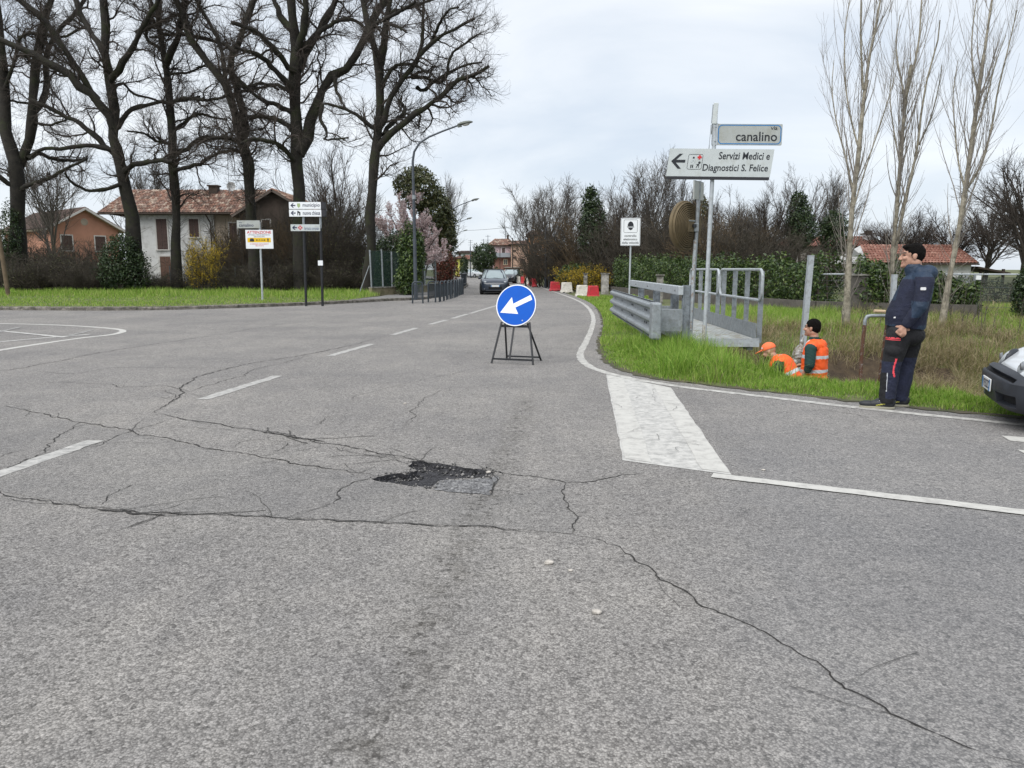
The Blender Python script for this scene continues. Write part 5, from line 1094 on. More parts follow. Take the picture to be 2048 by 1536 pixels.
for i, (px, Y, tp) in enumerate(rt):
    thicket(px, Y, tp, (0, 4, 0, 2, 0)[i % 5] if i % 5 != 1 else 0, 'dark brown brushwood of the grove, ' + ['left end, by the distant hedge', 'just right of the slim lamp pole', 'left of the conifer foot', 'at the conifer foot', 'behind the speed check sign, left', 'behind the speed check sign', 'left of the traffic mirror', 'behind the traffic mirror', 'right of the sign pole', 'under the medical board', 'above the end of the footbridge railing', 'left of the clipped evergreens', 'in front of the tiled house', 'second row, left of the mirror', 'second row, behind the sign pole', 'second row, right of the sign pole'][i], i * 2.1, 1.55, 'brushwood of the grove on the right', base=0)

# ---- leafy evergreens and hedges
def leafy(name, label, cat, px, Y, lobes, n, m, ls, group=None, trunk=True, base=KZ, seed=1, core=M_LD, deep=.55):
    """lobes: (px, py, rx_px, rz_px) ellipses seen at distance Y; leaves fill an uneven shell of each."""
    rg = np.random.default_rng(seed); sc = Y / FPX; root = (P(px, 560, Y)[0], Y, base); t = thing(name, label, cat, root, 0, group)
    pos = []; nr = []; tot = sum(a[2] * a[3] for a in lobes)
    for (a, b, rx, rz) in lobes:
        c = np.array(P(a, b, Y)) + np.array([0, rg.uniform(-.3, .3) * rx * sc, 0]); k = int(n * rx * rz / tot)
        d = norm(rg.normal(size=(k, 3))); lump = 1 + .16 * np.sin(d[:, 0] * 5 + a) * np.sin(d[:, 2] * 6 + b) + .12 * np.sin(d[:, 1] * 9 + d[:, 2] * 7 + b); rad = rg.uniform(deep, 1.06, k) ** .6 * lump
        ry = min(rx, rz * 1.2); p = c + d * np.array([rx * sc, ry * sc, rz * sc]) * rad[:, None]; pos.append(p); nr.append(d)
    pos = np.concatenate(pos); nr = np.concatenate(nr); k = pos[:, 2] > base + .02; V, F = leaves_np(rg, pos[k], nr[k] + np.array([0, 0, .5]), ls, ls * .5, .8, .3)
    link('leaves', np_mesh('leaves', V - np.array(root), F, m), t)
    if trunk:
        tops = [np.array(P(a, b, Y)) - np.array(root) for a, b, _, _ in lobes]; m_ = [resample([(0, 0, -.1), (tp[0] * .3, tp[1] * .3, tp[2] * .5), tuple(tp)], [.10, .07, .03], 8) for tp in tops]
        V, F = tubes_np(np.stack([q[0] for q in m_]), np.stack([q[1] for q in m_]), 6); link('trunk', np_mesh('trunk', V, F, M_BARK_B, True), t)
    return t
leafy('evergreen_bush', 'dense dark evergreen bush at the foot of the leaning tree', 'bush', 240, 46.0, [(240, 520, 42, 48), (222, 545, 30, 36), (262, 545, 32, 38), (245, 492, 26, 26)], 7000, M_LD, .15, seed=51)
leafy('evergreen_bush', 'dark ivy clad mound behind the grey fence posts', 'bush', 780, 46.5, [(775, 520, 40, 45), (755, 545, 34, 40), (800, 535, 34, 45), (790, 490, 28, 28)], 7500, M_LD, .14, seed=52)
leafy('laurel_bush', 'tall glossy laurel in front of the lamp pole', 'bush', 822, 41.5, [(822, 520, 24, 66), (815, 560, 24, 34), (833, 500, 18, 40)], 6500, M_LL, .16, seed=53)
leafy('evergreen_tree', 'broad olive evergreen tree topping the pink blossom', 'tree', 845, 58, [(845, 385, 38, 38), (815, 370, 26, 25), (872, 420, 28, 36), (892, 460, 20, 46), (835, 350, 25, 18)], 9500, mat('magnolia_leaves', island=[(.03, .04, .012), (.055, .07, .02), (.085, .095, .03), (.11, .10, .04)], rough=.4, spec=.5, trans=.15), .24, seed=54)
leafy('dark_evergreen', 'dark evergreen mass between the blossom and the far pavement', 'tree', 880, 62, [(885, 500, 28, 60), (860, 470, 30, 40)], 5000, M_LD, .2, seed=55)
# pink blossom tree
rg = np.random.default_rng(56); Y = 48.0; root = (P(835, 560, Y)[0], Y, KZ); t = thing('blossom_tree', 'tree in pink blossom beside the nearest street lamp', 'tree', root)
limbs = [([(0, 0, -.1), (.1, 0, 1.2), (.2, 0, 2.2)], [.14, .12, .1])]
for tx, ty, rz_ in ((775, 420, .04), (800, 405, .04), (830, 400, .04), (850, 440, .04), (870, 475, .04), (760, 450, .04), (885, 500, .04), (860, 520, .04)): q = np.array(P(tx, ty, Y + rg.uniform(-1.2, 1.2))) - np.array(root); limbs.append(([(.15, 0, 1.6), (q[0] * .5, q[1] * .5, q[2] * .55 + .5), tuple(q)], [.08, .05, .02]))
Pn = np.stack([resample(p, r, 10)[0] for p, r in limbs]); Rn = np.stack([resample(p, r, 10)[1] for p, r in limbs]); V, F = tubes_np(Pn, Rn, 6); link('trunk', np_mesh('trunk', V, F, M_BARK_B, True), t)
A1 = grow(rg, Pn[1:], Rn[1:], 180, .2, 1, .7, 1.6, 38, .18, .08, 6, .5, .01, .3, .02); A2 = grow(rg, *A1, 900, .1, 1, .3, .8, 32, .2, .08, 4, .5, .006, .5, .008)
V, F = join_np([tubes_np(*A1, 3), tubes_np(*A2, 3)]); link('twigs', np_mesh('twigs', V, F, M_TWIG_B), t)
n = 26000; i = rg.integers(0, len(A2[0]), n); j = rg.integers(0, 3, n); f = rg.uniform(0, 1, (n, 1)); pos = A2[0][i, j] * (1 - f) + A2[0][i, j + 1] * f + rg.normal(0, .03, (n, 3)); V, F = leaves_np(rg, pos, np.tile([0, 0, 1.], (n, 1)), .085, .07, 1.5); link('blossom', np_mesh('blossom', V, F, M_PK), t)
leafy('red_leaved_shrub', 'red leaved photinia hedge beyond the blossom tree', 'shrub', 893, 56, [(890, 535, 20, 34), (905, 540, 12, 30), (880, 545, 14, 30)], 4500, M_RDL, .13, seed=57)
leafy('round_evergreen_tree', 'round clipped dark tree before the pink house', 'tree', 967, 128, [(967, 512, 23, 26), (957, 518, 14, 22), (978, 516, 14, 24)], 4200, M_LD, .34, None, True, 0, 58)
leafy('conifer', 'tall dark conifer standing in the grove', 'tree', 1184, 56, [(1184, 405, 18, 28), (1184, 440, 24, 36), (1186, 480, 28, 45), (1182, 385, 10, 12)], 5200, M_LD, .2, None, True, 0, 59)
leafy('clipped_evergreen', 'tall clipped dark evergreen right of the medical board', 'tree', 1598, 50, [(1598, 430, 24, 36), (1600, 460, 28, 40), (1597, 400, 14, 18)], 4200, M_LD, .17, None, True, 0, 60)
leafy('clipped_evergreen', 'lower clipped dark evergreen beside the first poplar', 'tree', 1667, 52, [(1667, 450, 24, 28), (1668, 475, 28, 30)], 3600, M_LD, .17, None, True, 0, 61)
leafy('far_evergreen', 'olive evergreen crown behind the traffic mirror', 'tree', 1395, 62, [(1392, 440, 26, 42), (1400, 420, 20, 24)], 3000, M_LO, .22, None, True, 0, 62)
leafy('green_bush', 'rounded light green bush left of the forsythia', 'bush', 1146, 54, [(1140, 552, 20, 24), (1160, 550, 18, 22), (1125, 556, 12, 18)], 3600, M_LL, .15, None, True, 0, 63)
leafy('ivy_bush', 'ivy covered column at the base of the leftmost tree', 'bush', 15, 49, [(18, 470, 18, 60), (8, 520, 16, 50)], 3000, M_LD, .15, seed=64)
leafy('low_evergreen', 'low dark hedge by the far barriers', 'hedge', 1065, 84, [(1058, 552, 14, 14), (1075, 552, 16, 15), (1044, 553, 12, 12)], 2600, M_LD, .2, None, False, 0, 65)
leafy('low_evergreen', 'low dark hedge behind the distant parked cars', 'hedge', 960, 140, [(950, 545, 10, 10), (972, 545, 16, 11), (990, 546, 12, 10)], 2200, M_LD, .3, None, False, 0, 66)
leafy('low_evergreen', 'small dark tree by the yellow house', 'tree', 928, 132, [(928, 533, 8, 20)], 1200, M_LD, .3, None, True, 0, 67)
# long laurel hedge along the plot on the right, on a low concrete wall
HL = [(6.6, 47.0), (7.6, 38.0), (8.9, 30.5), (10.6, 25.6)]
def hedge_run(name, label, line, hts, wid, n, m, ls, base, seed):
    rg = np.random.default_rng(seed); L = np.array(line); seg = np.concatenate([[0], np.cumsum(np.linalg.norm(np.diff(L, axis=0), axis=1))]); s = rg.uniform(0, seg[-1], n); c = np.stack([np.interp(s, seg, L[:, 0]), np.interp(s, seg, L[:, 1])], 1)
    hh = np.interp(s, seg, hts) * (1 + .12 * np.sin(s * 2.1) + .10 * np.sin(s * 5.3 + 1) + .07 * np.sin(s * 11.7)); a = rg.uniform(0, 2 * np.pi, n); rad = rg.uniform(.72, 1.08, n)
    z = base + hh * (.5 + .55 * np.sin(a) * rad); ex = np.sign(np.cos(a)) * np.abs(np.cos(a)) ** .5
    tn = np.gradient(L, axis=0); tn = norm(tn); nx2 = np.stack([np.interp(s, seg, tn[:, 1]), np.interp(s, seg, -tn[:, 0])], 1)
    pos = np.concatenate([c + nx2 * (ex * rad * wid * (1 + .12 * np.sin(s * 3 + z * 3)))[:, None], z[:, None]], 1); pos[:, :2] += rg.normal(0, .05, (n, 2)); nr = np.concatenate([nx2 * ex[:, None], np.sin(a)[:, None]], 1)
    k = pos[:, 2] > base; V, F = leaves_np(rg, pos[k], nr[k] + np.array([0, 0, .4]), ls, ls * .42, .8, .2); root = (line[-1][0], line[-1][1], base)
    t = thing(name, label, 'hedge', root); link('leaves', np_mesh('leaves', V - np.array(root), F, m), t)
    st = rg.uniform(0, seg[-1], 60); q = np.stack([np.interp(st, seg, L[:, 0]), np.interp(st, seg, L[:, 1]), 0 * st + base], 1); e = q + np.stack([rg.normal(0, .2, 60), rg.normal(0, .2, 60), np.interp(st, seg, hts) * .85], 1)
    Pn = np.stack([q, (q + e) / 2 + rg.normal(0, .05, q.shape), e], 1) - np.array(root); V, F = tubes_np(Pn, np.tile([.03, .02, .01], (60, 1)), 5); link('stems', np_mesh('stems', V, F, M_BARK_B), t)
    return t
hedge_run('laurel_hedge', 'long dark green laurel hedge behind the footbridge', HL, [1.5, 1.45, 1.35, 1.3], .55, 26000, M_LL, .15, .38, 71)
hedge_run('laurel_hedge', 'short laurel hedge between the concrete pillar and the man in navy', [(11.05, 24.9), (12.6, 24.0), (14.0, 23.2)], [1.35, 1.3, .7], .5, 7500, M_LL, .15, .22, 72)
hedge_run('laurel_hedge', 'dark hedge behind the four plastic barriers', [(4.6, 66), (5.0, 58), (5.6, 52)], [1.7, 1.6, 1.5], .6, 6000, M_LD, .17, 0.0, 73)
hedge_run('laurel_hedge', 'low far hedge behind the netting field on the right', [(15.2, 33), (20, 32), (26, 31)], [1.0, 1.0, 1.0], .5, 5000, M_LD, .14, .05, 74)
# near small plants on the bank
for i, (px, py, Y, hpx, lb) in enumerate(((1710, 560, 20.2, 40, 'twiggy shoots at the foot of the first poplar'), (1930, 640, 20, 60, 'bare bramble stems below the rightmost poplar'), (1985, 640, 19.5, 80, 'bare bramble stems by the right edge'), (1860, 640, 20.6, 50, 'bare twigs behind the back of the man in navy'))):
    x = P(px, 600, Y)[0]; t = thing('bank_bramble', lb, 'shrub', (x, Y, float(ground_z(x, Y))), i, 'brambles on the far bank'); t.scale = (.35, .35, .4 + .05 * i); link('stems', TH[5][0], t)
# ------------------------------------------------------------------ houses
TILE = [(.10, .06, .045), (.24, .12, .08), (.15, .09, .065), (.34, .20, .14), (.19, .11, .085), (.46, .36, .28), (.12, .075, .055), (.30, .15, .10)]
M_TILE = mat('old_roof_tiles', island=TILE, rough=.9); M_TILE_R = mat('red_roof_tiles', island=[(.20, .085, .055), (.27, .12, .085), (.23, .095, .065), (.36, .20, .15)], rough=.9); M_TILE_D = mat('dark_roof_tiles', island=[(.07, .045, .038), (.10, .065, .05), (.085, .055, .045)], rough=.9)
M_WALLW = mat('white_render', (.60, .60, .59), .9, var=.10, vscale=1.2, dirt=((.40, .39, .37), .35, 1.5)); M_WALLB = mat('beige_render', (.36, .30, .235), .9, var=.15, vscale=1.2)
M_SHUT = mat('brown_shutter', (.065, .035, .028), .7, var=.2, vscale=8); M_GLASS = mat('window_glass', (.02, .025, .03), .08, spec=.8); M_WOODD = mat('dark_timber', (.05, .035, .026), .85, var=.3)
def tile_roof(name, parent, A, B, C, D, m, tw=.22, tl=.36, seed=0):
    """Barrel tiles over the slope A (eave left), B (eave right), C (ridge right), D (ridge left)."""
    A, B, C, D = [np.array(q, float) for q in (A, B, C, D)]; rg = np.random.default_rng(seed); Ls = np.linalg.norm((D + C - A - B) / 2); rows_ = max(2, int(Ls / tl)); Vs = []; Fs = []; o = 0
    u = norm(B - A); up = norm((D + C - A - B) / 2); nrm = norm(np.cross(u, up)); nrm = nrm if nrm[2] > 0 else -nrm
    for r in range(rows_):
        f0, f1 = r / rows_, (r + 1.12) / rows_; a0, b0 = A + (D - A) * f0, B + (C - B) * f0; n = max(1, int(np.linalg.norm(b0 - a0) / tw))
        x = (np.arange(n) + .5 + rg.uniform(-.06, .06, n)) / n; base = a0 + (b0 - a0) * x[:, None]; sl = up * Ls / rows_ * 1.12; w = np.linalg.norm(b0 - a0) / n * .52
        lift = rg.uniform(0, .02, n)[:, None] * nrm
        ring = [(-w, 0), (-w * .6, .065), (w * .6, .065), (w, 0)]
        v = np.stack([base + u * q + nrm * (h + .03) + lift for q, h in ring] + [base + sl + u * q * .85 + nrm * h + lift for q, h in ring], 1); Vs.append(v.reshape(-1, 3)); i = (np.arange(n) * 8)[:, None] + o
        for j in range(3): Fs.append(i + np.array([[j, j + 1, j + 5, j + 4]]))
        Fs.append(i + np.array([[0, 1, 2, 3]])); o += n * 8
    ob = link(name, np_mesh(name, np.concatenate(Vs), np.concatenate(Fs), m), parent, kind='stuff')
    return ob
def slab(parent, name, A, B, C, D, t, m):
    A, B, C, D = [Vector(q) for q in (A, B, C, D)]; n = (B - A).cross(D - A).normalized(); n = n if n.z > 0 else -n
    vs = [q + n * o for o in (-.005, -t) for q in (A, B, C, D)]; return MB().add(vs, [(0, 1, 2, 3), (7, 6, 5, 4), (0, 4, 5, 1), (1, 5, 6, 2), (2, 6, 7, 3), (3, 7, 4, 0)]).build(name, m, parent)
def window(parent, x0, x1, z0, z1, y, kind='shutter', m=None, frame=None):
    o = link('window' if kind != 'door' else 'door', None, parent); fm = frame or mat('pale_window_frame', (.52, .50, .47), .7)
    MB().box(x0 - .10, x0, y - .05, y + .03, z0, z1 + .10).box(x1, x1 + .10, y - .05, y + .03, z0, z1 + .10).box(x0, x1, y - .05, y + .03, z1, z1 + .10).build('frame', fm, o)
    if kind != 'door': MB().box(x0 - .15, x1 + .15, y - .12, y + .03, z0 - .08, z0).build('sill', fm, o)
    if kind in ('shutter', 'door'):
        xm = (x0 + x1) / 2
        for a, b in ((x0, xm - .01), (xm + .01, x1)):
            MB().box(a, b, y - .035, y - .005, z0, z1).build('shutter' if kind == 'shutter' else 'door_leaf', m or M_SHUT, o)
            n = max(3, int((z1 - z0) / .25))
            for k in range(n): zz = z0 + (k + .5) * (z1 - z0) / n; MB().box(a + .04, b - .04, y - .05, y - .037, zz - .03, zz + .03).build('slat', m or M_SHUT, o)
    else:
        MB().box(x0, x1, y - .02, y - .005, z0, z1).build('pane', M_GLASS, o); MB().box((x0 + x1) / 2 - .03, (x0 + x1) / 2 + .03, y - .04, y - .022, z0, z1).build('mullion', fm, o)
    return o
# white farmhouse left
Y = 63.0; bx = P(350, 560, Y)[0]; t = thing('white_farmhouse', 'white farmhouse with brown shutters and mottled tile roof behind the old trees', 'house', (bx, Y, 0)); lx = lambda px, yy=0: P(px, 560, Y + yy)[0] - bx; lz = lambda py, yy=0: P(350, py, Y + yy)[2]
zE = lz(427); zR = lz(381, 4.2); D_ = 8.4
MB().box(lx(262), lx(434), 0, D_, 0, zE).build('white_wall', M_WALLW, t); MB().box(lx(434) + .002, lx(508), .15, D_ - .1, 0, zE - .002).build('beige_wall', M_WALLB, t)
eL, eR, rL, rR = lx(213), lx(520), lx(272, 4.2), lx(540, 4.2)
tile_roof('roof_tiles', t, (eL, -.6, zE), (eR, -.6, zE), (rR, 4.2, zR), (rL, 4.2, zR), M_TILE, seed=1); slab(t, 'roof_deck', (eL, -.6, zE), (eR, -.6, zE), (rR, 4.2, zR), (rL, 4.2, zR), .14, M_WOODD)
slab(t, 'rear_roof', (eL, D_ + .5, zE), (eR, D_ + .5, zE), (rR, 4.2, zR - .002), (rL, 4.2, zR - .002), .14, M_TILE_D); MB().add([(eL, -.6, zE - .01), (eL, D_ + .5, zE - .01), (rL, 4.2, zR - .01)], [(0, 1, 2)]).build('hip_roof', M_TILE_D, t)
MB().tube([(eL, -.68, zE - .05), (eR, -.68, zE - .05)], .07, 8).build('gutter', M_WOODD, t, True); MB().tube([(lx(424), -.62, zE - .1), (lx(428), -.1, zE - .7), (lx(428), -.1, 0)], .05, 8).build('downpipe', M_WOODD, t, True)
window(t, lx(320), lx(341), lz(499), lz(438), 0); window(t, lx(385), lx(404), lz(474), lz(438), 0); window(t, lx(323), lx(344), 0.02, lz(513), 0, 'door', mat('worn_brown_door', (.12, .065, .045), .8)); window(t, lx(463), lx(478), lz(484), lz(446), .15)
window(t, lx(482), lx(490), lz(484), lz(446), .15, 'glass')
ch = link('chimney', None, t); cx = lx(438, 3.5); MB().box(cx - .35, cx + .35, 3.2, 3.9, zR - .8, zR + .25).build('stack', M_WOODD, ch); MB().box(cx - .45, cx + .45, 3.1, 4.0, zR + .25, zR + .36).build('cap', M_WOODD, ch)
dish = link('satellite_dish', None, t); q = (lx(472, 3), 3.0, lz(373, 3)); MB().lathe([(0, .09), (.2, .07), (.38, 0)], 20, 'y', Matrix.Translation(q)).build('reflector', mat('dish_grey', (.42, .43, .43), .5), dish, True); MB().tube([(q[0], q[1] + .1, q[2]), (q[0], q[1] + .2, q[2] - .9)], .04, 6).build('mast', M_GALV, dish); MB().tube([q, (q[0] - .1, q[1] - .45, q[2] - .1)], .02, 5).build('feed_arm', M_GALV, dish)
an = link('aerial', None, t); q = lx(468, 3); MB().tube([(q, 3, zR - .3), (q, 3, lz(305, 3))], .025, 5).build('mast', M_GALV, an)
for k, w in ((0, .9), (.5, .7), (1.0, .5)): MB().bar((q - w, 3, lz(330, 3) + k), (q + w * .3, 3, lz(330, 3) + k), .03).build('element', M_GALV, an)
# dark gabled barn beside it
Y = 60.0; bx = P(555, 560, Y)[0]; t = thing('dark_gabled_barn', 'dark brown gabled barn behind the arrow boards', 'barn', (bx, Y, 0)); zA = lz(383); zL = lz(425); x0, x1 = lx(486), lx(628)
m = MB(); m.prism([(x0, 0), (x1, 0), (x1, zL), (0, zA), (x0, zL)], 0, 8).build('wall', mat('dark_render', (.085, .065, .052), .95, var=.25, vscale=.8), t)
for a, b, s in (((x0 - .5, zL - .25), (0, zA + .14), 2), ((x1 + .5, zL - .25), (0, zA + .14), 3)):
    A, B, C, D = (a[0], -.5, a[1]), (a[0], 8.4, a[1]), (b[0], 8.4, b[1]), (b[0], -.5, b[1]); tile_roof('roof_tiles', t, A, B, C, D, M_TILE, seed=s); slab(t, 'roof_deck', A, B, C, D, .16, mat('barge_board', (.15, .12, .10), .85))
window(t, lx(530), lx(545), lz(470), lz(440), 0)
# orange house far left
Y = 80.0; bx = P(178, 560, Y)[0]; t = thing('orange_house', 'orange rendered house with a white trimmed gable at far left', 'house', (bx, Y, 0), R(-33)); zA = lz(418); zL = zA - 1.8; gw = 3.3
m = MB(); m.prism([(-gw, 0), (gw, 0), (gw, zL), (0, zA), (-gw, zL)], 0, 13).build('wall', mat('orange_render', (.40, .20, .135), .9, var=.12, vscale=.7), t)
t.rotation_euler = (0, 0, R(50))
for s, sd in ((-1, 4), (1, 5)):
    A, B, C, D = (s * (gw + .6), -.5, zL - .32), (s * (gw + .6), 13.4, zL - .32), (0, 13.4, zA + .12), (0, -.5, zA + .12); tile_roof('roof_tiles', t, A, B, C, D, M_TILE_D, seed=sd); slab(t, 'roof_deck', A, B, C, D, .2, M_WALLB); MB().bar((s * (gw + .6), -.53, zL - .42), (0, -.53, zA + .02), .05, .2).build('barge_board', mat('pale_window_frame'), t)
MB().lathe([(0, -.03), (.3, -.03), (.36, 0)], 20, 'y', Matrix.Translation((0, 0, zA - 1.3))).build('round_vent', M_WALLB, t)
for xx in (-1.8, 1.4): window(t, xx - .5, xx + .5, zL - 2.4, zL - .9, 0)
# low white building with red tiles on the right
Y = 58.0; bx = P(1840, 560, Y)[0]; t = thing('low_tiled_building', 'low white building with a long red tile roof behind the poplars', 'house', (bx, Y, 0)); zE = lz(527); zR = lz(491, 3.2)
MB().box(lx(1738), lx(1940), 0, 6.4, -.3, zE).build('wall', M_WALLW, t)
A, B, C, D = (lx(1728), -.5, zE), (lx(1947), -.5, zE), (lx(1906, 3.2), 3.2, zR), (lx(1716, 3.2), 3.2, zR); tile_roof('roof_tiles', t, A, B, C, D, M_TILE_R, .24, .4, 6); slab(t, 'roof_deck', A, B, C, D, .12, M_WOODD)
slab(t, 'rear_roof', (A[0], 6.9, zE), (B[0], 6.9, zE), (C[0], 3.2, zR - .003), (D[0], 3.2, zR - .003), .12, M_TILE_D); MB().add([A, (A[0], 6.9, zE), D], [(0, 1, 2)]).build('gable_end', M_WALLW, t); MB().add([B, (B[0], 6.9, zE), C], [(0, 2, 1)]).build('gable_end', M_WALLW, t)
MB().add([(lx(1738) - .004, -.1, -.3), (lx(1738) - .004, 6.3, -.3), (lx(1738) - .004, 6.3, zE - .1), (lx(1738) - .004, 3.2, zR - .15), (lx(1738) - .004, -.1, zE - .1)], [(0, 1, 2, 3, 4)]).build('side_wall', mat('grey_render', (.36, .36, .35), .9, var=.1), t)
MB().tube([(A[0], -.56, zE - .06), (B[0], -.56, zE - .06)], .06, 8).build('gutter', M_WOODD, t, True); slab(t, 'lean_to_roof', (lx(1948), -.5, lz(533)), (lx(2012), -.5, lz(545)), (lx(2012), 4, lz(541)), (lx(1948), 4, lz(530)), .14, M_WOODD)
for px in (1960, 2005): MB().bar((lx(px), 0, 0), (lx(px), 0, lz(538)), .16).build('lean_to_post', M_WOODD, t)
# larger house behind it
Y = 67.0; bx = P(1650, 560, Y)[0]; t = thing('red_roofed_house', 'red roofed house with white chimney behind the brushwood on the right', 'house', (bx, Y, 0)); zE = lz(494); zR = lz(474, 4)
MB().box(lx(1560), lx(1725), 0, 8, 0, zE).build('wall', mat('warm_white_render', (.46, .42, .38), .9, var=.15), t)
A, B, C, D = (lx(1545), -.6, zE), (lx(1770), -.6, zE), (lx(1735, 4), 4, zR), (lx(1575, 4), 4, zR); tile_roof('roof_tiles', t, A, B, C, D, M_TILE_R, .26, .42, 7); slab(t, 'roof_deck', A, B, C, D, .14, M_WOODD)
slab(t, 'rear_roof', (A[0], 8.6, zE), (B[0], 8.6, zE), (C[0], 4, zR - .003), (D[0], 4, zR - .003), .12, M_TILE_D)
for a, b in ((1575, 1590), (1612, 1635), (1650, 1666)): window(t, lx(a), lx(b), lz(527), lz(501), 0)
ch = link('chimney', None, t); MB().box(lx(1727, 2), lx(1742, 2), 2, 2.8, zR - 1.2, lz(470, 2)).build('stack', M_WALLW, ch); MB().box(lx(1724, 2), lx(1745, 2), 1.9, 2.9, lz(469, 2), lz(466, 2)).build('cap', M_WOODD, ch); MB().box(lx(1729, 2), lx(1740, 2), 2.1, 2.7, lz(465.5, 2), lz(461, 2)).build('cowl', M_WOODD, ch)
# distant houses down the road
def block(name, label, Y_, px0, px1, ptop, pridge, wall, roofm, depth=9, inset=.22, hip=True, base=0, seed=9):
    global Y, bx, lx, lz
    Y = Y_; bx = P((px0 + px1) / 2, 560, Y)[0]; t = thing(name, label, 'house', (bx, Y, base)); lx = lambda px, yy=0: P(px, 560, Y + yy)[0] - bx; lz = lambda py, yy=0: P(350, py, Y + yy)[2] - base
    zE = lz(ptop); zR = lz(pridge); x0, x1 = lx(px0), lx(px1); w = x1 - x0; MB().box(x0, x1, 0, depth, 0, zE).build('wall', wall, t)
    A, B, C, D = (x0 - .5, -.5, zE), (x1 + .5, -.5, zE), (x1 - w * inset, depth / 2, zR), (x0 + w * inset, depth / 2, zR); tile_roof('roof_tiles', t, A, B, C, D, roofm, .4, .6, seed); slab(t, 'roof_deck', A, B, C, D, .15, M_WOODD)
    E_, F_ = (x0 - .5, depth + .5, zE), (x1 + .5, depth + .5, zE); MB().add([A, E_, D], [(0, 1, 2)]).add([B, F_, C], [(0, 2, 1)]).add([E_, F_, C, D], [(0, 1, 2, 3)]).build('hip_roof', M_TILE, t)
    return t
t = block('pink_house', 'two storey pink house with brick ground floor at the end of the road', 150, 979, 1028, 491, 476, mat('pink_render', (.47, .36, .37), .9, var=.06), M_TILE, 10)
MB().box(lx(988), lx(1021), -.14, -.004, 0, lz(515)).build('brick_front', mat('brick_red', (.24, .125, .10), .9, var=.15, vscale=2), t); MB().box(lx(980), lx(1021), -1.2, -.145, lz(514.5), lz(506)).build('balcony', mat('grey_blue_parapet', (.27, .30, .33), .8), t)
window(t, lx(1004), lx(1010), lz(506), lz(495.5), 0); window(t, lx(1008), lx(1014), lz(529), lz(519), -.14, 'glass', None, mat('cream_frame', (.6, .55, .4), .7)); window(t, lx(985), lx(990), lz(505), lz(496), 0)
ch = link('chimney', None, t); MB().box(lx(1013.5, 5), lx(1017.5, 5), 4.6, 5.2, lz(480, 5), lz(470, 5)).build('stack', M_WOODD, ch)
an = link('aerial', None, t); MB().tube([(lx(1011, 5), 5, lz(480, 5)), (lx(1011, 5), 5, lz(456, 5))], .06, 5).build('mast', M_LP, an); MB().bar((lx(1008, 5), 5, lz(462, 5)), (lx(1014, 5), 5, lz(462, 5)), .06).build('element', M_LP, an)
t = block('salmon_house', 'salmon house wing joined right of the pink house', 146, 1022, 1060, 489, 480, mat('salmon_render', (.50, .33, .25), .9, var=.06), M_TILE, 9, seed=10)
for z0, z1 in ((504, 500), (517, 513)): MB().box(lx(1025), lx(1032), -.06, -.004, lz(z0), lz(z1)).build('window', M_SHUT, t)
MB().box(lx(1040), lx(1050), -1.0, -.01, lz(528), lz(518)).build('balcony', M_SHUT, t)
t = block('orange_apartment_house', 'orange apartment house behind the bare trees at the bend', 118, 1058, 1088, 470, 458, mat('ochre_render', (.42, .20, .085), .9, var=.08), M_TILE, 9, seed=11)
for z0, z1 in ((500, 488), (525, 512)):
    for a in (1063, 1075): window(t, lx(a), lx(a + 6), lz(z0), lz(z1), 0)
t = block('yellow_house', 'small bright yellow house far down the road', 160, 911, 923, 517, 512, mat('yellow_render', (.62, .60, .14), .9), M_TILE, 8, seed=12); MB().box(lx(914), lx(917), -.06, -.004, lz(530), lz(524)).build('window', M_SHUT, t)
t = block('white_distant_house', 'pale distant house above the parked cars', 190, 914, 948, 506, 501, mat('pale_blue_render', (.52, .55, .58), .9), M_TILE_D, 9, seed=13); MB().box(lx(918), lx(922), -.06, -.004, lz(512), lz(507)).build('window', M_SHUT, t)
t = block('low_white_house', 'low distant house with terracotta roof left of the round tree', 170, 921, 958, 519, 510, M_WALLW, M_TILE_R, 8, seed=14); MB().box(lx(930), lx(934), -.06, -.004, lz(532), lz(523)).build('window', M_SHUT, t)
t = block('roadside_canopy', 'low flat white canopy beside the far barriers', 125, 1013, 1040, 536.5, 535, mat('dark_interior', (.05, .045, .04), .9), mat('white_flat_roof', (.6, .58, .55), .8), 6, .02, seed=15)
for px, Y_, y0_, y1_, lb in ((976, 155, 520, 470, 'thin television aerial left of the pink roof'), (967, 160, 520, 478, 'short television aerial above the round tree'), (941, 175, 505, 480, 'television aerial above the pale distant house')):
    q = P(px, y0_, Y_); t = thing('roof_aerial', lb, 'aerial', (q[0], Y_, q[2])); h = P(px, y1_, Y_)[2] - q[2]; MB().tube([(0, 0, -1), (0, 0, h)], .05, 5).build('mast', M_LP, t)
    for k in (.6, .8, .95): MB().bar((-.5, 0, h * k), (.5, 0, h * k), .05).build('element', M_LP, t)

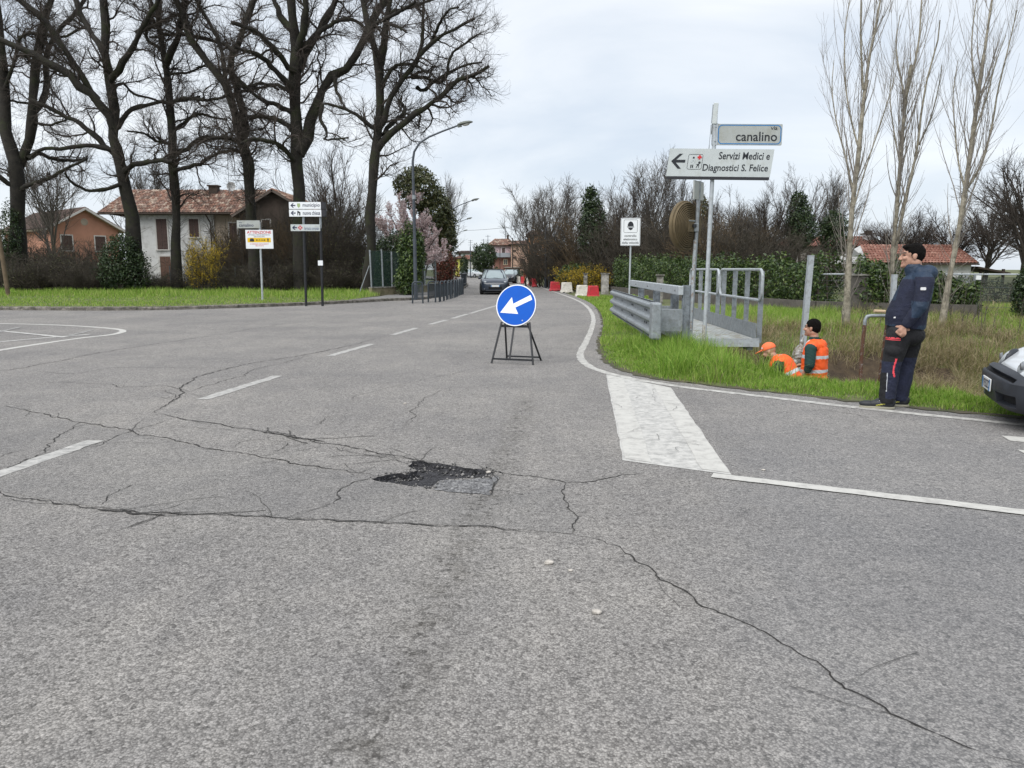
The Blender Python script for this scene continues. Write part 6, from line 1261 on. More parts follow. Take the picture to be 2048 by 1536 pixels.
# ------------------------------------------------------------------ fences and walls
M_NET = bpy.data.materials.new('green_netting'); M_NET.use_nodes = True; N_ = M_NET.node_tree.nodes; tr = N_.new('ShaderNodeBsdfTransparent'); mx = N_.new('ShaderNodeMixShader'); mx.inputs[0].default_value = .55; N_['Principled BSDF'].inputs['Base Color'].default_value = (.018, .05, .04, 1); N_['Principled BSDF'].inputs['Roughness'].default_value = .8
M_NET.node_tree.links.new(tr.outputs[0], mx.inputs[1]); M_NET.node_tree.links.new(N_['Principled BSDF'].outputs[0], mx.inputs[2]); M_NET.node_tree.links.new(mx.outputs[0], N_['Material Output'].inputs[0])
M_POST = mat('thin_fence_post', (.10, .115, .12), .6, .2, var=.2)
def fence(label, pts, h, lean=.0, net=None, wires=4, name='wire_fence', pr=.032, base=KZ):
    t = thing(name, label, 'fence', (*pts[0], base)); q = [(x - pts[0][0], y - pts[0][1]) for x, y in pts]; rr = random.Random(len(label))
    tops = []
    for x, y in q: tp = (x + rr.uniform(-.06, .06), y, h + rr.uniform(-.08, .08)); tops.append(tp); MB().tube([(x, y, -.2), tp], pr, 7).build('post', M_POST if not net else M_GALV, t, True)
    for k in range(wires):
        f = (k + 1) / wires * .97
        for (a, ta), (b, tb) in zip(list(zip(q, tops))[:-1], list(zip(q, tops))[1:]): MB().tube([(a[0] + (ta[0] - a[0]) * f, a[1], h * f), (b[0] + (tb[0] - b[0]) * f, b[1], h * f)], .003, 4).build('wire', M_POST, t)
    if net:
        for (a, ta), (b, tb) in zip(list(zip(q, tops))[:-1], list(zip(q, tops))[1:]): MB().add([(a[0], a[1] + .04, .02), (b[0], b[1] + .04, .02), (b[0], b[1] + .04, h * .97), (a[0], a[1] + .04, h * .97)], [(0, 1, 2, 3)]).build('netting', net, t)
    return t
fp = lambda l, Y_: [(P(a, 560, Y_)[0], Y_) for a in l]
fence('thin wire fence along the back of the left verge', fp([-60, 28, 100, 180, 275, 342, 410, 470, 540, 640], 48.2), 1.55)
fence('green netting fence on the low wall by the laurel', [(P(743, 560, 41)[0], 41), (P(766, 560, 41.6)[0], 41.6), (P(784, 560, 42.2)[0], 42.2), (P(850, 560, 47)[0], 47), (P(872, 560, 54)[0], 54)], 2.05, net=M_NET, base=.45, pr=.045)
a = P(743, 590, 40.7); t = thing('leaning_brace', 'thin slanted brace leaning on the first netting post', 'post', (a[0] - .7, 40.6, KZ)); MB().tube([(0, 0, -.1), (.62, .1, 1.55)], .025, 6).build('rod', M_GALV, t, True); MB().box(-.06, .06, -.06, .06, -.05, .03).build('foot', M_CONC, t)
t = thing('low_wall', 'low weathered concrete wall under the green netting fence', 'wall', (P(740, 560, 40.8)[0], 40.8, 0)); q = [(0, 0)] + [(P(a, 560, b)[0] - P(740, 560, 40.8)[0], b - 40.8) for a, b in ((785, 42.1), (850, 46.8), (872, 53.8), (885, 60))]
for (a, b), (c, d) in zip(q[:-1], q[1:]):
    l = math.hypot(c - a, d - b); n = max(1, int(l / 1.9))
    for k in range(n):
        f0, f1 = k / n, (k + 1) / n; MB().bar((a + (c - a) * f0, b + (d - b) * f0, .26), (a + (c - a) * (f1 - .004), b + (d - b) * (f1 - .004), .26), .22, .5).build('wall_panel', mat('mossy_wall', (.25, .215, .14), .95, var=.25, vscale=2, dirt=((.10, .10, .05), .45, 2)), t)
    MB().bar((a, b, .535), (c, d, .535), .28, .05).build('coping', M_CONC, t)
def pillar(px, Y_, p_top, w, label, m, base=0):
    x = P(px, 560, Y_)[0]; h = P(px, p_top, Y_)[2]; t = thing('gate_pillar', label, 'pillar', (x, Y_, base), 0); MB().box(-w / 2, w / 2, -w / 2, w / 2, -.2, h - base - .06, bev=.015).build('shaft', m, t); MB().box(-w / 2 - .04, w / 2 + .04, -w / 2 - .04, w / 2 + .04, h - base - .058, h - base, bev=.01).build('cap', M_CONC, t)
pillar(1210, 46.5, 546, .42, 'pale gate pillar right of the forsythia', mat('pale_concrete', (.44, .42, .39), .9, var=.15, dirt=((.2, .19, .17), .5, 3))); pillar(1171, 48.5, 546, .22, 'thin concrete post in front of the forsythia', M_CONC); pillar(1320, 32.0, 549, .24, 'dark concrete post standing in the laurel hedge', M_CONC); pillar(1714, 24.6, 548, .52, 'dark concrete pillar between the two laurel hedges', mat('dark_concrete', (.10, .09, .08), .95, var=.3)); pillar(877, 60, 534, .5, 'grey gate pillar before the red leaved shrub', M_CONC, KZ)
leafy('ivy_stump', 'ivy covered stump at the right edge of the field', 'bush', 2046, 22.5, [(2046, 590, 18, 45), (2052, 560, 16, 25)], 2200, M_LD, .10, None, True, .05, 68)
t = thing('hedge_wall', 'low dark concrete wall at the foot of the laurel hedge', 'wall', (HL[0][0] - .6, HL[0][1], 0)); q = [(a - .62 - (HL[0][0] - .6), b - HL[0][1] - .35) for a, b in HL] + [(14.2 - HL[0][0], 22.55 - HL[0][1])]
for (a, b), (c, d) in zip(q[:-1], q[1:]):
    l = math.hypot(c - a, d - b); n = max(1, int(l / 2.2))
    for k in range(n): f0, f1 = k / n, (k + 1) / n; MB().bar((a + (c - a) * f0, b + (d - b) * f0, .15), (a + (c - a) * (f1 - .003), b + (d - b) * (f1 - .003), .15), .18, .62).build('wall_panel', mat('dark_concrete'), t)
# field fence on the far right
t = thing('field_fence', 'rail and wire fence with dark netting around the field on the right', 'fence', (14.6, 24.5, .1)); ps = [(0, 0), (1.6, -.4), (3.2, -.8), (4.8, -1.2), (6.6, -1.6)]
ZT = P(2000, 549, 24)[2] - .1
for x, y in ps: MB().tube([(x, y, -.2), (x, y, ZT)], .035, 8).build('post', M_GALV, t, True)
MB().tube([(-4.5, 1.1, ZT), (0, 0, ZT), (6.6, -1.6, ZT)], .028, 8).build('top_rail', M_GALV_L, t, True)
for k in range(1, 6): MB().tube([(-4.5, 1.1, ZT * k / 6), (0, 0, ZT * k / 6), (6.6, -1.6, ZT * k / 6)], .006, 4).build('wire', M_POST, t)
M_NETD = M_NET.copy(); M_NETD.name = 'dark_netting'; M_NETD.node_tree.nodes['Principled BSDF'].inputs['Base Color'].default_value = (.03, .034, .032, 1)
t = thing('dark_netting_screen', 'dark netting screen at the back of the field', 'fence', (15.0, 30.0, .05))
for k in range(5):
    MB().add([(k * 2.4, -.3 * k, .02), (k * 2.4 + 2.4, -.3 * k - .3, .02), (k * 2.4 + 2.4, -.3 * k - .3, 1.15), (k * 2.4, -.3 * k, 1.15)], [(0, 1, 2, 3)]).build('netting', M_NETD, t); MB().tube([(k * 2.4, -.3 * k, -.1), (k * 2.4, -.3 * k, 1.25)], .03, 6).build('post', M_GALV, t)
q = P(1950, 555, 29.3); t = thing('small_notice', 'small white notice hung on the field fence', 'sign', (q[0], 29.1, q[2])); MB().box(-.11, .11, -.012, .0, -.08, .08).build('plate', mat('white_reflective_sheet'), t); MB().tube([(-.08, 0, .08), (0, 0, .16), (.08, 0, .08)], .005, 4).build('hanging_wire', M_POST, t)
# old leaning timber at the left edge
a = P(3, 565, 40); t = thing('timber_pole', 'weathered timber pole at the extreme left edge', 'pole', (a[0] + .3, 40, KZ)); MB().tube([(0, 0, -.2), (-.35, 0, P(0, 380, 40)[2])], [.11, .09], 9).build('shaft', mat('weathered_timber', (.13, .095, .06), .9, var=.3, vscale=4), t, True); MB().tube([(-.34, -.1, 3.6), (-.34, .1, 3.6)], .12, 8).build('band', M_POST, t)
# field grass behind the fence
x, y = scatter(36000, 10, 24, 23.5, 33, lambda x, y: (x / y < .74) & (x / y > .54)); lawn('field_grass', x, y, ground_z(x, y), .10 * rng.uniform(.6, 1.4, len(x)), rng.uniform(.012, .025, len(x)), M_GRASS2, 'light green grass of the fenced field at right')
# ------------------------------------------------------------------ vehicles
M_TYRE = mat('tyre_rubber', (.015, .015, .016), .9); M_RIM = mat('alloy_rim', (.28, .29, .30), .4, .6); M_CGLASS = mat('car_glass_sky_tint', (.30, .36, .37), .06, spec=.9, coat=.5); M_LAMP = mat('headlamp_lens', (.34, .36, .37), .10, spec=.8, coat=.6); M_DPL = mat('dark_bumper_plastic', (.022, .025, .032), .55, var=.15, vscale=6, bump=.1, bscale=200); M_HOLE = mat('dark_opening', (.006, .006, .007), .9); M_PLATE = mat('number_plate', (.68, .69, .68), .4)  # car glass: pale base colour paints in the reflected sky
def car(loc, rz, paint, label, L_=4.03, W_=1.69, H_=1.49, dark_bumper=False, plate=None, hood=.0, group=None):
    """Small hatchback, nose towards -y."""
    t = thing('parked_car' if 'parked' in label else 'car', label, 'car', loc, rz, group); hw = W_ / 2; f = L_ / 4.03
    # stations: y, half width, sill z, belt z, top z
    S = [(-2.0, .46, .30, .57, .60), (-1.965, .62, .24, .63, .67), (-1.88, .735, .20, .70, .755), (-1.72, .80, .185, .765, .83), (-1.45, .832, .18, .83, .90), (-1.05, .845, .18, .885, .975), (-.6, .845, .18, .91, .955), (.4, .845, .18, .925, .96), (1.2, .845, .18, .94, .97), (1.6, .83, .19, .94, .97), (1.86, .79, .22, .92, .95), (2.0, .66, .30, .86, .88)]
    b = bmesh.new(); rings = []
    if dark_bumper: S = [(-1.97, .46, .25, .48, .51), (-1.94, .62, .22, .53, .565), (-1.86, .735, .20, .575, .63), (-1.70, .80, .185, .65, .715), (-1.40, .832, .18, .745, .825), (-1.0, .845, .18, .86, .955)] + S[6:]
    for y, w, zb, zl, zt in S:
        w = w / .845 * hw; zl += hood * (1 if y > -1.9 else .6); zt += hood * (1 if y > -1.9 else .6); half = [(0, zb), (w * .82, zb), (w * .95, zb + .05), (w * 1.0, zb + .16), (w * 1.0, (zb + zl) / 2 + .05), (w * .985, zl - .03), (w * .95, zl + (zt - zl) * .55), (w * .80, zt - .012), (w * .4, zt + .006), (0, zt + .012)]
        rings.append([b.verts.new((x, y * f, z)) for x, z in half] + [b.verts.new((-x, y * f, z)) for x, z in half[-2:0:-1]])
    n = len(rings[0])
    for r0, r1 in zip(rings[:-1], rings[1:]):
        for i in range(n): b.faces.new((r0[i], r0[(i + 1) % n], r1[(i + 1) % n], r1[i]))
    b.faces.new(rings[0]); b.faces.new(rings[-1][::-1]); o = MB().bm(b).build('body', paint, t, True, auto=50)
    m_ = o.modifiers.new('sub', 'SUBSURF'); m_.levels = 1; m_.render_levels = 1
    # greenhouse
    zb = .93 + hood; zt = H_ - .03; G0 = [(-1.10, .70), (-.85, .76), (1.55, .75), (1.84, .66)]; 
    def ringz(z, k): 
        y0, y1 = -1.12 + k * .92, 1.86 - k * .50; w = (.77 - k * .20) / .845 * hw; r = .18
        return [(-w + r, y0), (w - r, y0), (w, y0 + r * 1.6), (w, y1 - r), (w - r * .8, y1), (-w + r * .8, y1), (-w, y1 - r), (-w, y0 + r * 1.6)], z
    b = bmesh.new(); prev = None
    for z, k in ((zb - .06, -.04), (zb, 0), (zb + (zt - zb) * .55, .5), (zt - .04, .93), (zt, 1.05)):
        pts, zz = ringz(z, k); r_ = [b.verts.new((x, y * f, zz)) for x, y in pts]
        if prev:
            for i in range(8): b.faces.new((prev[i], prev[(i + 1) % 8], r_[(i + 1) % 8], r_[i]))
        prev = r_
    b.faces.new(prev); MB().bm(b).build('glasshouse', M_CGLASS, t, True, auto=60)
    pts, _ = ringz(0, .97); q = [(x * 1.02, y * f) for x, y in pts]; m = MB(); m.prism(q, zt - .035, zt + .02, 'z'); m.build('roof', paint, t, True, bevel=.015)
    for sx in (-1, 1):
        for k0, i in ((0, 2), (0, 3), (0, 0)):
            pts0, _ = ringz(0, -.01); pts1, _ = ringz(0, .99); ii = {0: 1 if sx > 0 else 0, 2: 2 if sx > 0 else 7, 3: 3 if sx > 0 else 6}[i]
            if i == 2: continue
            a = pts0[ii]; c = pts1[ii]; MB().bar((a[0], a[1] * f, zb - .02), (c[0], c[1] * f, zt - .01), .075, .06, (0, 1, 0)).build('pillar', paint, t)
        MB().bar((sx * hw * .80, .25 * f, zb), (sx * hw * .68, .25 * f, zt - .02), .04, .09, (0, 1, 0)).build('door_pillar', M_DPL, t)
        b = bmesh.new(); bmesh.ops.create_uvsphere(b, u_segments=12, v_segments=8, radius=1)
        for v in b.verts: v.co = Vector((v.co.x * .10 + sx * (hw + .07), v.co.y * .06 - .78 * f, v.co.z * .08 + zb + .04))
        MB().bm(b).build('door_mirror', paint if not dark_bumper else M_DPL, t, True)
        b = bmesh.new(); bmesh.ops.create_uvsphere(b, u_segments=16, v_segments=10, radius=1)
        for v in b.verts: v.co = Matrix.Rotation(sx * R(28), 3, 'Z') @ (Vector((v.co.x * .15, v.co.y * .09, v.co.z * .085 + .05 * v.co.y)) if not dark_bumper else Vector((v.co.x * .150, v.co.y * .075, v.co.z * .078 + .055 * v.co.y))) + Vector((sx * hw * (.735 if not dark_bumper else .555), (-1.80 if not dark_bumper else -1.862) * f, (.70 if not dark_bumper else .585) + hood * .8))
        hl = MB().bm(b).build('headlamp', M_LAMP, t, True)
        if dark_bumper:
            b = bmesh.new(); bmesh.ops.create_uvsphere(b, u_segments=16, v_segments=10, radius=1)
            for v in b.verts: v.co = Matrix.Rotation(sx * R(28), 3, 'Z') @ Vector((v.co.x * .160, v.co.y * .065, v.co.z * .088 + .055 * v.co.y)) + Vector((sx * hw * .555, -1.848 * f, .583))
            MB().bm(b).build('lamp_surround', M_DPL, hl, True)
        MB().lathe([(0, -.115), (.03, -.11), (.045, -.09)], 12, 'y', Matrix.Translation((sx * hw * (.70 if not dark_bumper else .54), (-1.80 if not dark_bumper else -1.84) * f, (.70 if not dark_bumper else .60) + hood * .8))).build('reflector', M_RIM, hl, True)
        MB().lathe([(0, -.02), (.05, -.018), (.06, 0)], 12, 'y', Matrix.Translation((sx * hw * .70, (-1.925 if not dark_bumper else -1.80) * f, .36))).build('fog_lamp', M_LAMP, t, True)
        MB().box(sx * hw * .78 - .11, sx * hw * .78 + .11, 1.90 * f, 1.97 * f, .70, .95, bev=.02).build('tail_lamp', mat('red_lamp', (.3, .01, .012), .3), t)
        MB().bar((sx * (hw + .004), .05 * f, .80), (sx * (hw + .004), .22 * f, .80), .02, .03).build('door_handle', M_DPL, t)
        for wy in (-1.25, 1.27):
            w = link('wheel', None, t); w.location = (sx * (hw - .065), wy * f, .30)
            MB().lathe([(.19, -.10), (.27, -.105), (.30, -.08), (.30, .08), (.27, .105), (.19, .10)], 28, 'x').build('tyre', M_TYRE, w, True); MB().lathe([(.0, sx * .075), (.08, sx * .085), (.18, sx * .07), (.195, sx * .10)], 28, 'x').build('rim', M_RIM, w, True)
            MB().lathe([(.305, 0), (.36, 0), (.36, sx * .012), (.305, sx * .012)], 24, 'x', Matrix.Translation((sx * (hw + .002), wy * f, .31)), R(-15), R(195)).build('wheel_arch', M_HOLE if not dark_bumper else M_DPL, t)
    if not dark_bumper:
        MB().box(-.40, .40, -2.02 * f, -1.95 * f, .34, .47, bev=.02).build('lower_grille', M_HOLE, t); MB().box(-.30, .30, -2.035 * f, -1.97 * f, .585, .615, bev=.008).build('grille_bar', M_RIM, t); MB().box(-.55, .55, -1.99 * f, -1.9 * f, .21, .27, bev=.02).build('air_dam', M_DPL, t)
        pp = link('plate', None, t); MB().box(-.26, .26, -2.045 * f, -2.022 * f, .46, .57).build('plate_sheet', M_PLATE, pp)
        for sx in (-1, 1): MB().box(sx * .235 - .02, sx * .235 + .02, -2.048 * f, -2.046 * f, .462, .568).build('plate_band', M_BLUEP, pp)
    else:
        # big unpainted bumper wrapping the nose
        b = bmesh.new(); rings = []
        for zz, off, wd in ((.19, .03, .72), (.245, .085, .775), (.37, .105, .80), (.42, .115, .80), (.55, .115, .80), (.585, .105, .80), (.62, .075, .79), (.65, .05, .785), (.675, .02, .77)):
            pts = []; zz = .175 + (zz - .19) * .76
            for i in range(25):
                a = R(180 + 180 * i / 24); cx_, sy_ = math.cos(a), math.sin(a); pts.append(b.verts.new((math.copysign(abs(cx_) ** .55, cx_) * wd / .845 * hw * 1.06, -1.58 * f + math.copysign(abs(sy_) ** .62, sy_) * (.42 * f + off), zz - (.13 * abs(cx_) ** 3 if zz > .46 else 0))))
            rings.append(pts)
        up_, lo_ = [], []
        for j, (r0, r1) in enumerate(zip(rings[:-1], rings[1:])):
            for i in range(24):
                fc = b.faces.new((r0[i], r0[i + 1], r1[i + 1], r1[i]))
                if j in (5, 6) and 7 <= i <= 16: up_.append(fc)
                if j in (1, 2) and 6 <= i <= 17 and i not in (11, 12): lo_.append(fc)
        top = b.verts.new((0, -1.58 * f, .50)); bot = b.verts.new((0, -1.58 * f, .17))
        for i in range(24): b.faces.new((rings[-1][i], rings[-1][i + 1], top)); b.faces.new((rings[0][i + 1], rings[0][i], bot))
        bmesh.ops.recalc_face_normals(b, faces=b.faces[:])
        for fs in (up_, lo_):
            bmesh.ops.inset_region(b, faces=fs, thickness=.012, use_even_offset=True); bmesh.ops.inset_region(b, faces=fs, thickness=.006, depth=-.06, use_even_offset=True)
        for fc in b.faces: fc.material_index = 1 if fc in set(up_ + lo_) else 0; fc.smooth = True
        me = bpy.data.meshes.new('front_bumper'); b.to_mesh(me); b.free(); me.materials.append(M_DPL); me.materials.append(M_HOLE); me.set_sharp_from_angle(angle=R(45)); link('front_bumper', me, t)
        pp = link('plate', None, t); pp.location = (0, .0, -.115); MB().box(-.18, .18, -2.135 * f, -2.121 * f, .425, .545, bev=.004).build('plate_sheet', M_PLATE, pp)
        for sx in (-1, 1): MB().box(sx * .163 - .018, sx * .163 + .018, -2.138 * f, -2.1365 * f, .428, .542).build('plate_band', M_BLUEP, pp)
        if plate: m = MB(); letters(m, plate, -.135, .135, .445, .525, -2.1368 * f, .012); m.build('lettering', M_NAVY, pp)
        MB().bar((.10, -1.72 * f, .735), (.22, -1.60 * f, .775), .05, .012).build('bonnet_vent', M_DPL, t)
    MB().box(-hw * .6, hw * .6, 1.93 * f, 2.06 * f, .30, .55, bev=.03).build('rear_bumper', paint if not dark_bumper else M_DPL, t)
    MB().box(-hw * .8, hw * .8, -1.7 * f, 1.8 * f, .12, .185).build('underbody', M_HOLE, t)
    for s in (-1, 1): MB().bar((s * .35, -1.16 * f, zb + .015), (s * .35 - .42, -1.10 * f, zb + .06), .02, .012).build('wiper', M_HOLE, t)
    return t
def paint(name, c, r=.28): return mat(name, c, r, 0.0, coat=.6, spec=.5)
x, y, _ = G(987, 589.5); car((x, y + 2.0, 0), R(3), paint('navy_car_paint', (.022, .030, .046)), 'dark navy hatchback driving towards the camera on the far lane')
x, y, _ = G(1021, 567); car((x, y + 2.0, 0), R(-10), paint('black_car_paint', (.01, .011, .014)), 'black parked car beside the far red barrier')
x, y, _ = G(935, 554.5); car((x, y + 2, 0), R(35), paint('silver_car_paint', (.45, .47, .49), .35), 'silver parked car, left one of the distant pair', group='distant parked cars')
x, y, _ = G(945, 555.5); car((x, y + 2, 0), R(48), paint('silver_car_paint', (.45, .47, .49), .35), 'silver parked car, right one of the distant pair', group='distant parked cars')
hd = Vector((-.93, .368, 0)); pl = Vector((4.77, 7.62, 0)); c = pl - hd * 2.10
car((c.x, c.y, 0), math.atan2(hd.y, hd.x) + math.pi / 2, paint('white_car_paint', (.62, .64, .66), .3), 'parked white van nose with dark bumper at the right edge', 4.0, 1.66, 1.75, True, 'YF352ZC', .0)
# ------------------------------------------------------------------ people
def capsule(b, p0, p1, r0, r1, n=14):
    p0, p1 = Vector(p0), Vector(p1); d = p1 - p0; L_ = d.length or 1e-4; q = d.normalized().to_track_quat('Z', 'Y').to_matrix().to_4x4(); rings = []
    prof = [(r0 * math.sin(a), -r0 * math.cos(a)) for a in np.linspace(.25, math.pi / 2, 5)] + [(r1 * math.cos(a), L_ + r1 * math.sin(a)) for a in np.linspace(0, math.pi / 2 - .25, 5)]
    M = Matrix.Translation(p0) @ q
    for r, z in prof: rings.append([b.verts.new(M @ Vector((r * math.cos(6.2832 * j / n), r * math.sin(6.2832 * j / n), z))) for j in range(n)])
    for a, c in zip(rings[:-1], rings[1:]):
        for j in range(n): b.faces.new((a[j], a[(j + 1) % n], c[(j + 1) % n], c[j]))
    b.faces.new(rings[0][::-1]); b.faces.new(rings[-1])
def ellip(b, c, r, rot=(0, 0, 0)):
    from mathutils import Euler
    M = Matrix.Translation(c) @ Euler([R(a) for a in rot]).to_matrix().to_4x4() @ Matrix.Diagonal((*r, 1)); bmesh.ops.create_uvsphere(b, u_segments=18, v_segments=12, radius=1, matrix=M)
def blob(name, prims, vox, mats, parent, smooth=4, fn=None, cut=None, wr=0.0):
    """One continuous surface grown over overlapping limbs and masses; fn(x, y, z) picks the material of each face; cut(x, y, z) drops faces."""
    b = bmesh.new()
    for p in prims:
        if p[0] == 'c': capsule(b, *p[1:])
        else: ellip(b, *p[1:])
    me = bpy.data.meshes.new(name); b.to_mesh(me); b.free(); o = bpy.data.objects.new(name, me); COL.objects.link(o)
    rm = o.modifiers.new('r', 'REMESH'); rm.mode = 'VOXEL'; rm.voxel_size = vox
    sm = o.modifiers.new('s', 'SMOOTH'); sm.factor = .5; sm.iterations = smooth
    dg = bpy.context.evaluated_depsgraph_get(); m2 = bpy.data.meshes.new_from_object(o.evaluated_get(dg)); bpy.data.objects.remove(o); bpy.data.meshes.remove(me)
    if wr:                                              # cloth folds
        n = len(m2.vertices); co = np.empty(n * 3, np.float32); m2.vertices.foreach_get('co', co); co = co.reshape(-1, 3); no = np.empty(n * 3, np.float32); m2.vertices.foreach_get('normal', no); no = no.reshape(-1, 3)
        x, y, z = co.T; w = np.sin(z * 38 + 9 * np.sin(x * 11 + y * 7) + 5 * np.sin(y * 13)) * .6 + np.sin(z * 71 + x * 33 + 6 * np.sin(y * 17 + z * 9)) * .4; co += no * (w * wr)[:, None]; m2.vertices.foreach_set('co', co.ravel())
    m2.name = name; m2.materials.clear()
    for m in mats: m2.materials.append(m)
    m2.polygons.foreach_set('use_smooth', [True] * len(m2.polygons))
    if fn: m2.polygons.foreach_set('material_index', [fn(*p.center) for p in m2.polygons])
    if cut:
        b = bmesh.new(); b.from_mesh(m2); bmesh.ops.delete(b, geom=[f for f in b.faces if cut(*f.calc_center_median())], context='FACES'); b.to_mesh(m2); b.free()
    m2.update(); return link(name, m2, parent)
M_SKIN = mat('skin', (.42, .235, .165), .55, var=.10, vscale=18, bump=.15, bscale=120); M_HAIR = mat('dark_hair', (.006, .005, .0045), .9, var=.5, vscale=60, bump=1.0, bscale=110, spec=.12); M_BROW = mat('eyebrow', (.03, .02, .016), .8); M_LIP = mat('lips', (.33, .14, .11), .5)
M_EYE = mat('eye_dark', (.03, .022, .018), .3)
def head_prims(c, f=1.0, tilt=0.0):
    """Head facing -x about the centre c."""
    X, Y_, Z = c; k = f; g = lambda x, y, z: (X + x * k, Y_ + y * k, Z + z * k); e = lambda x, y, z, a, b_, c_, rot=(0, 0, 0): ('e', g(x, y, z), (a * k, b_ * k, c_ * k), rot)
    return [e(.012, 0, .035, .098, .076, .092), e(-.025, 0, -.035, .070, .062, .085), e(-.055, 0, -.085, .042, .042, .034), e(-.078, 0, .030, .022, .052, .018), ('c', g(-.092, 0, .018), g(-.116, 0, -.026), .010 * k, .016 * k), e(-.106, .014, -.030, .010, .010, .009), e(-.106, -.014, -.030, .010, .010, .009),
            e(-.090, 0, -.060, .014, .026, .009), e(-.088, 0, -.074, .015, .024, .010), e(-.088, 0, -.100, .020, .024, .017), e(-.072, .042, -.02, .024, .024, .022), e(-.072, -.042, -.02, .024, .024, .022), e(.018, .078, -.005, .020, .010, .034, (0, 12, 0)), e(.018, -.078, -.005, .020, .010, .034, (0, 12, 0)), e(.03, .02, -.06, .055, .05, .05), e(.03, -.02, -.06, .055, .05, .05)]
def face_fn(c, k=1.0):
    def f(x, y, z):
        x, y, z = (x - c[0]) / k, (y - c[1]) / k, (z - c[2]) / k
        if abs(x) < .14 and abs(z) < .14 and abs(y) < .1:
            if x < -.062 and .030 < z < .043 and .012 < abs(y) < .056: return 1
            if x < -.072 and -.073 < z < -.062 and abs(y) < .026: return 2
            if x < -.062 and .003 < z < .012 and .020 < abs(y) < .046: return 3
        return 0
    return f
def hand_prims(w, d, up, k=1.0, curl=.8):
    """Loosely closed hand from the wrist w, pointing along d, back of the hand towards up: palm, four curled fingers of unequal length and a thumb."""
    w, d, up = Vector(w), Vector(d).normalized(), Vector(up); sd = d.cross(up).normalized(); up = sd.cross(d); out = [('c', w, w + d * .05 * k, .026 * k, .030 * k)]
    for i, (o, l) in enumerate(((-.030, .9), (-.010, 1.0), (.011, .95), (.030, .78))):
        a = w + d * .085 * k + sd * o * k; out.append(('c', w + d * .035 * k + sd * o * .7 * k, a, .013 * k, .0115 * k)); d2 = (d * (1 - curl) - up * curl).normalized(); b_ = a + d2 * .040 * l * k; out.append(('c', a, b_, .0105 * k, .0095 * k)); d3 = (-d * curl - up * .35).normalized(); out.append(('c', b_, b_ + d3 * .028 * l * k, .0092 * k, .008 * k))
    th = w + d * .025 * k - sd * .030 * k; out += [('c', th, th + (d * .7 - sd * .55 - up * .3).normalized() * .038 * k, .0125 * k, .0115 * k)]; q = th + (d * .7 - sd * .55 - up * .3).normalized() * .038 * k; out.append(('c', q, q + (d * .8 + sd * .3 - up * .5).normalized() * .030 * k, .011 * k, .009 * k)); return out

# ---- the man in navy, profile to the left
x, y, _ = G(1755, 813); t = thing('person', 'man in navy work jacket and trousers standing at the roadside looking left', 'person', (x, y, 0), R(-22))
K = .00126; f = lambda cx, cy: ((cx - 330) * K, (1490 - cy) * K)
HC = (.232, 0, 1.632)
bp = head_prims(HC, 1.03) + [('c', (.285, 0, 1.42), (.258, 0, 1.58), .070, .062), ('c', (.25, 0, 1.05), (.28, 0, 1.28), .16, .14), ('c', (.22, 0, .9), (.25, 0, 1.05), .16, .17),
      ('c', (.29, -.06, 1.38), (.335, -.20, 1.37), .07, .065), ('c', (.335, -.20, 1.37), (.305, -.265, 1.12), .062, .052), ('c', (.305, -.265, 1.12), (.185, -.255, .90), .048, .034),
      ('c', (.29, .06, 1.38), (.335, .20, 1.37), .07, .065), ('c', (.335, .20, 1.37), (.32, .27, 1.12), .062, .052), ('c', (.32, .27, 1.12), (.22, .25, .88), .048, .034),
      ('c', (.18, -.10, .88), (.09, -.11, .50), .10, .068), ('c', (.09, -.11, .50), (.085, -.11, .10), .062, .045), ('c', (.26, .10, .88), (.255, .11, .50), .10, .068), ('c', (.255, .11, .50), (.225, .11, .10), .062, .045), ('c', (.09, -.11, .06), (-.07, -.12, .045), .04, .035), ('c', (.235, .11, .06), (.08, .10, .045), .04, .035)]
bp += hand_prims((.185, -.255, .905), (-.55, .02, -.83), (-.6, -.8, .3), 1.08) + hand_prims((.22, .25, .88), (-.5, 0, -.85), (-.6, .8, .3), 1.08)
blob('body', bp, .007, [M_SKIN, M_BROW, M_LIP, M_EYE], t, 3, face_fn(HC, 1.03))
def hair_cut(x, y, z):
    u, w = (x - HC[0]), (z - HC[2])
    hl = .060 if u < -.050 else (.045 - (u + .05) * 1.3 if u < -.005 else (-.035 if u < .012 else -.03 - (u - .012) * .8))
    return w < hl
blob('hair', [('e', (HC[0] + .020, 0, HC[2] + .043), (.106, .084, .099)), ('e', (HC[0] - .040, 0, HC[2] + .098), (.062, .062, .030)), ('e', (HC[0] + .05, 0, HC[2] + .02), (.075, .078, .085))], .006, [M_HAIR], t, 2, None, hair_cut, .003)
NAVY = mat('navy_fleece', (.008, .011, .030), .85, var=.2, vscale=9, bump=.5, bscale=45); BLUE2 = mat('petrol_blue_shell', (.010, .026, .055), .65, var=.15, vscale=8, bump=.4, bscale=40); BLKF = mat('black_cloth', (.008, .008, .010), .85, var=.2, bump=.4, bscale=50); TROU = mat('navy_trouser_cloth', (.014, .018, .042), .85, var=.2, vscale=9, bump=.5, bscale=45); REDS = mat('neon_red_piping', (.80, .07, .09), .5); GREYP = mat('reflective_piping', (.5, .52, .55), .4)
def jfn(x, y, z):
    armz = y < -.165 and z < 1.42
    if armz:
        if 1.00 < z < 1.17 and x > .235: return 1
        return 0
    if z > 1.395: return 1
    if z > 1.17 and (x > .40 or x < .14 + (1.40 - z) * -.2) and y < .25: return 1
    if z < .915: return 1
    return 0
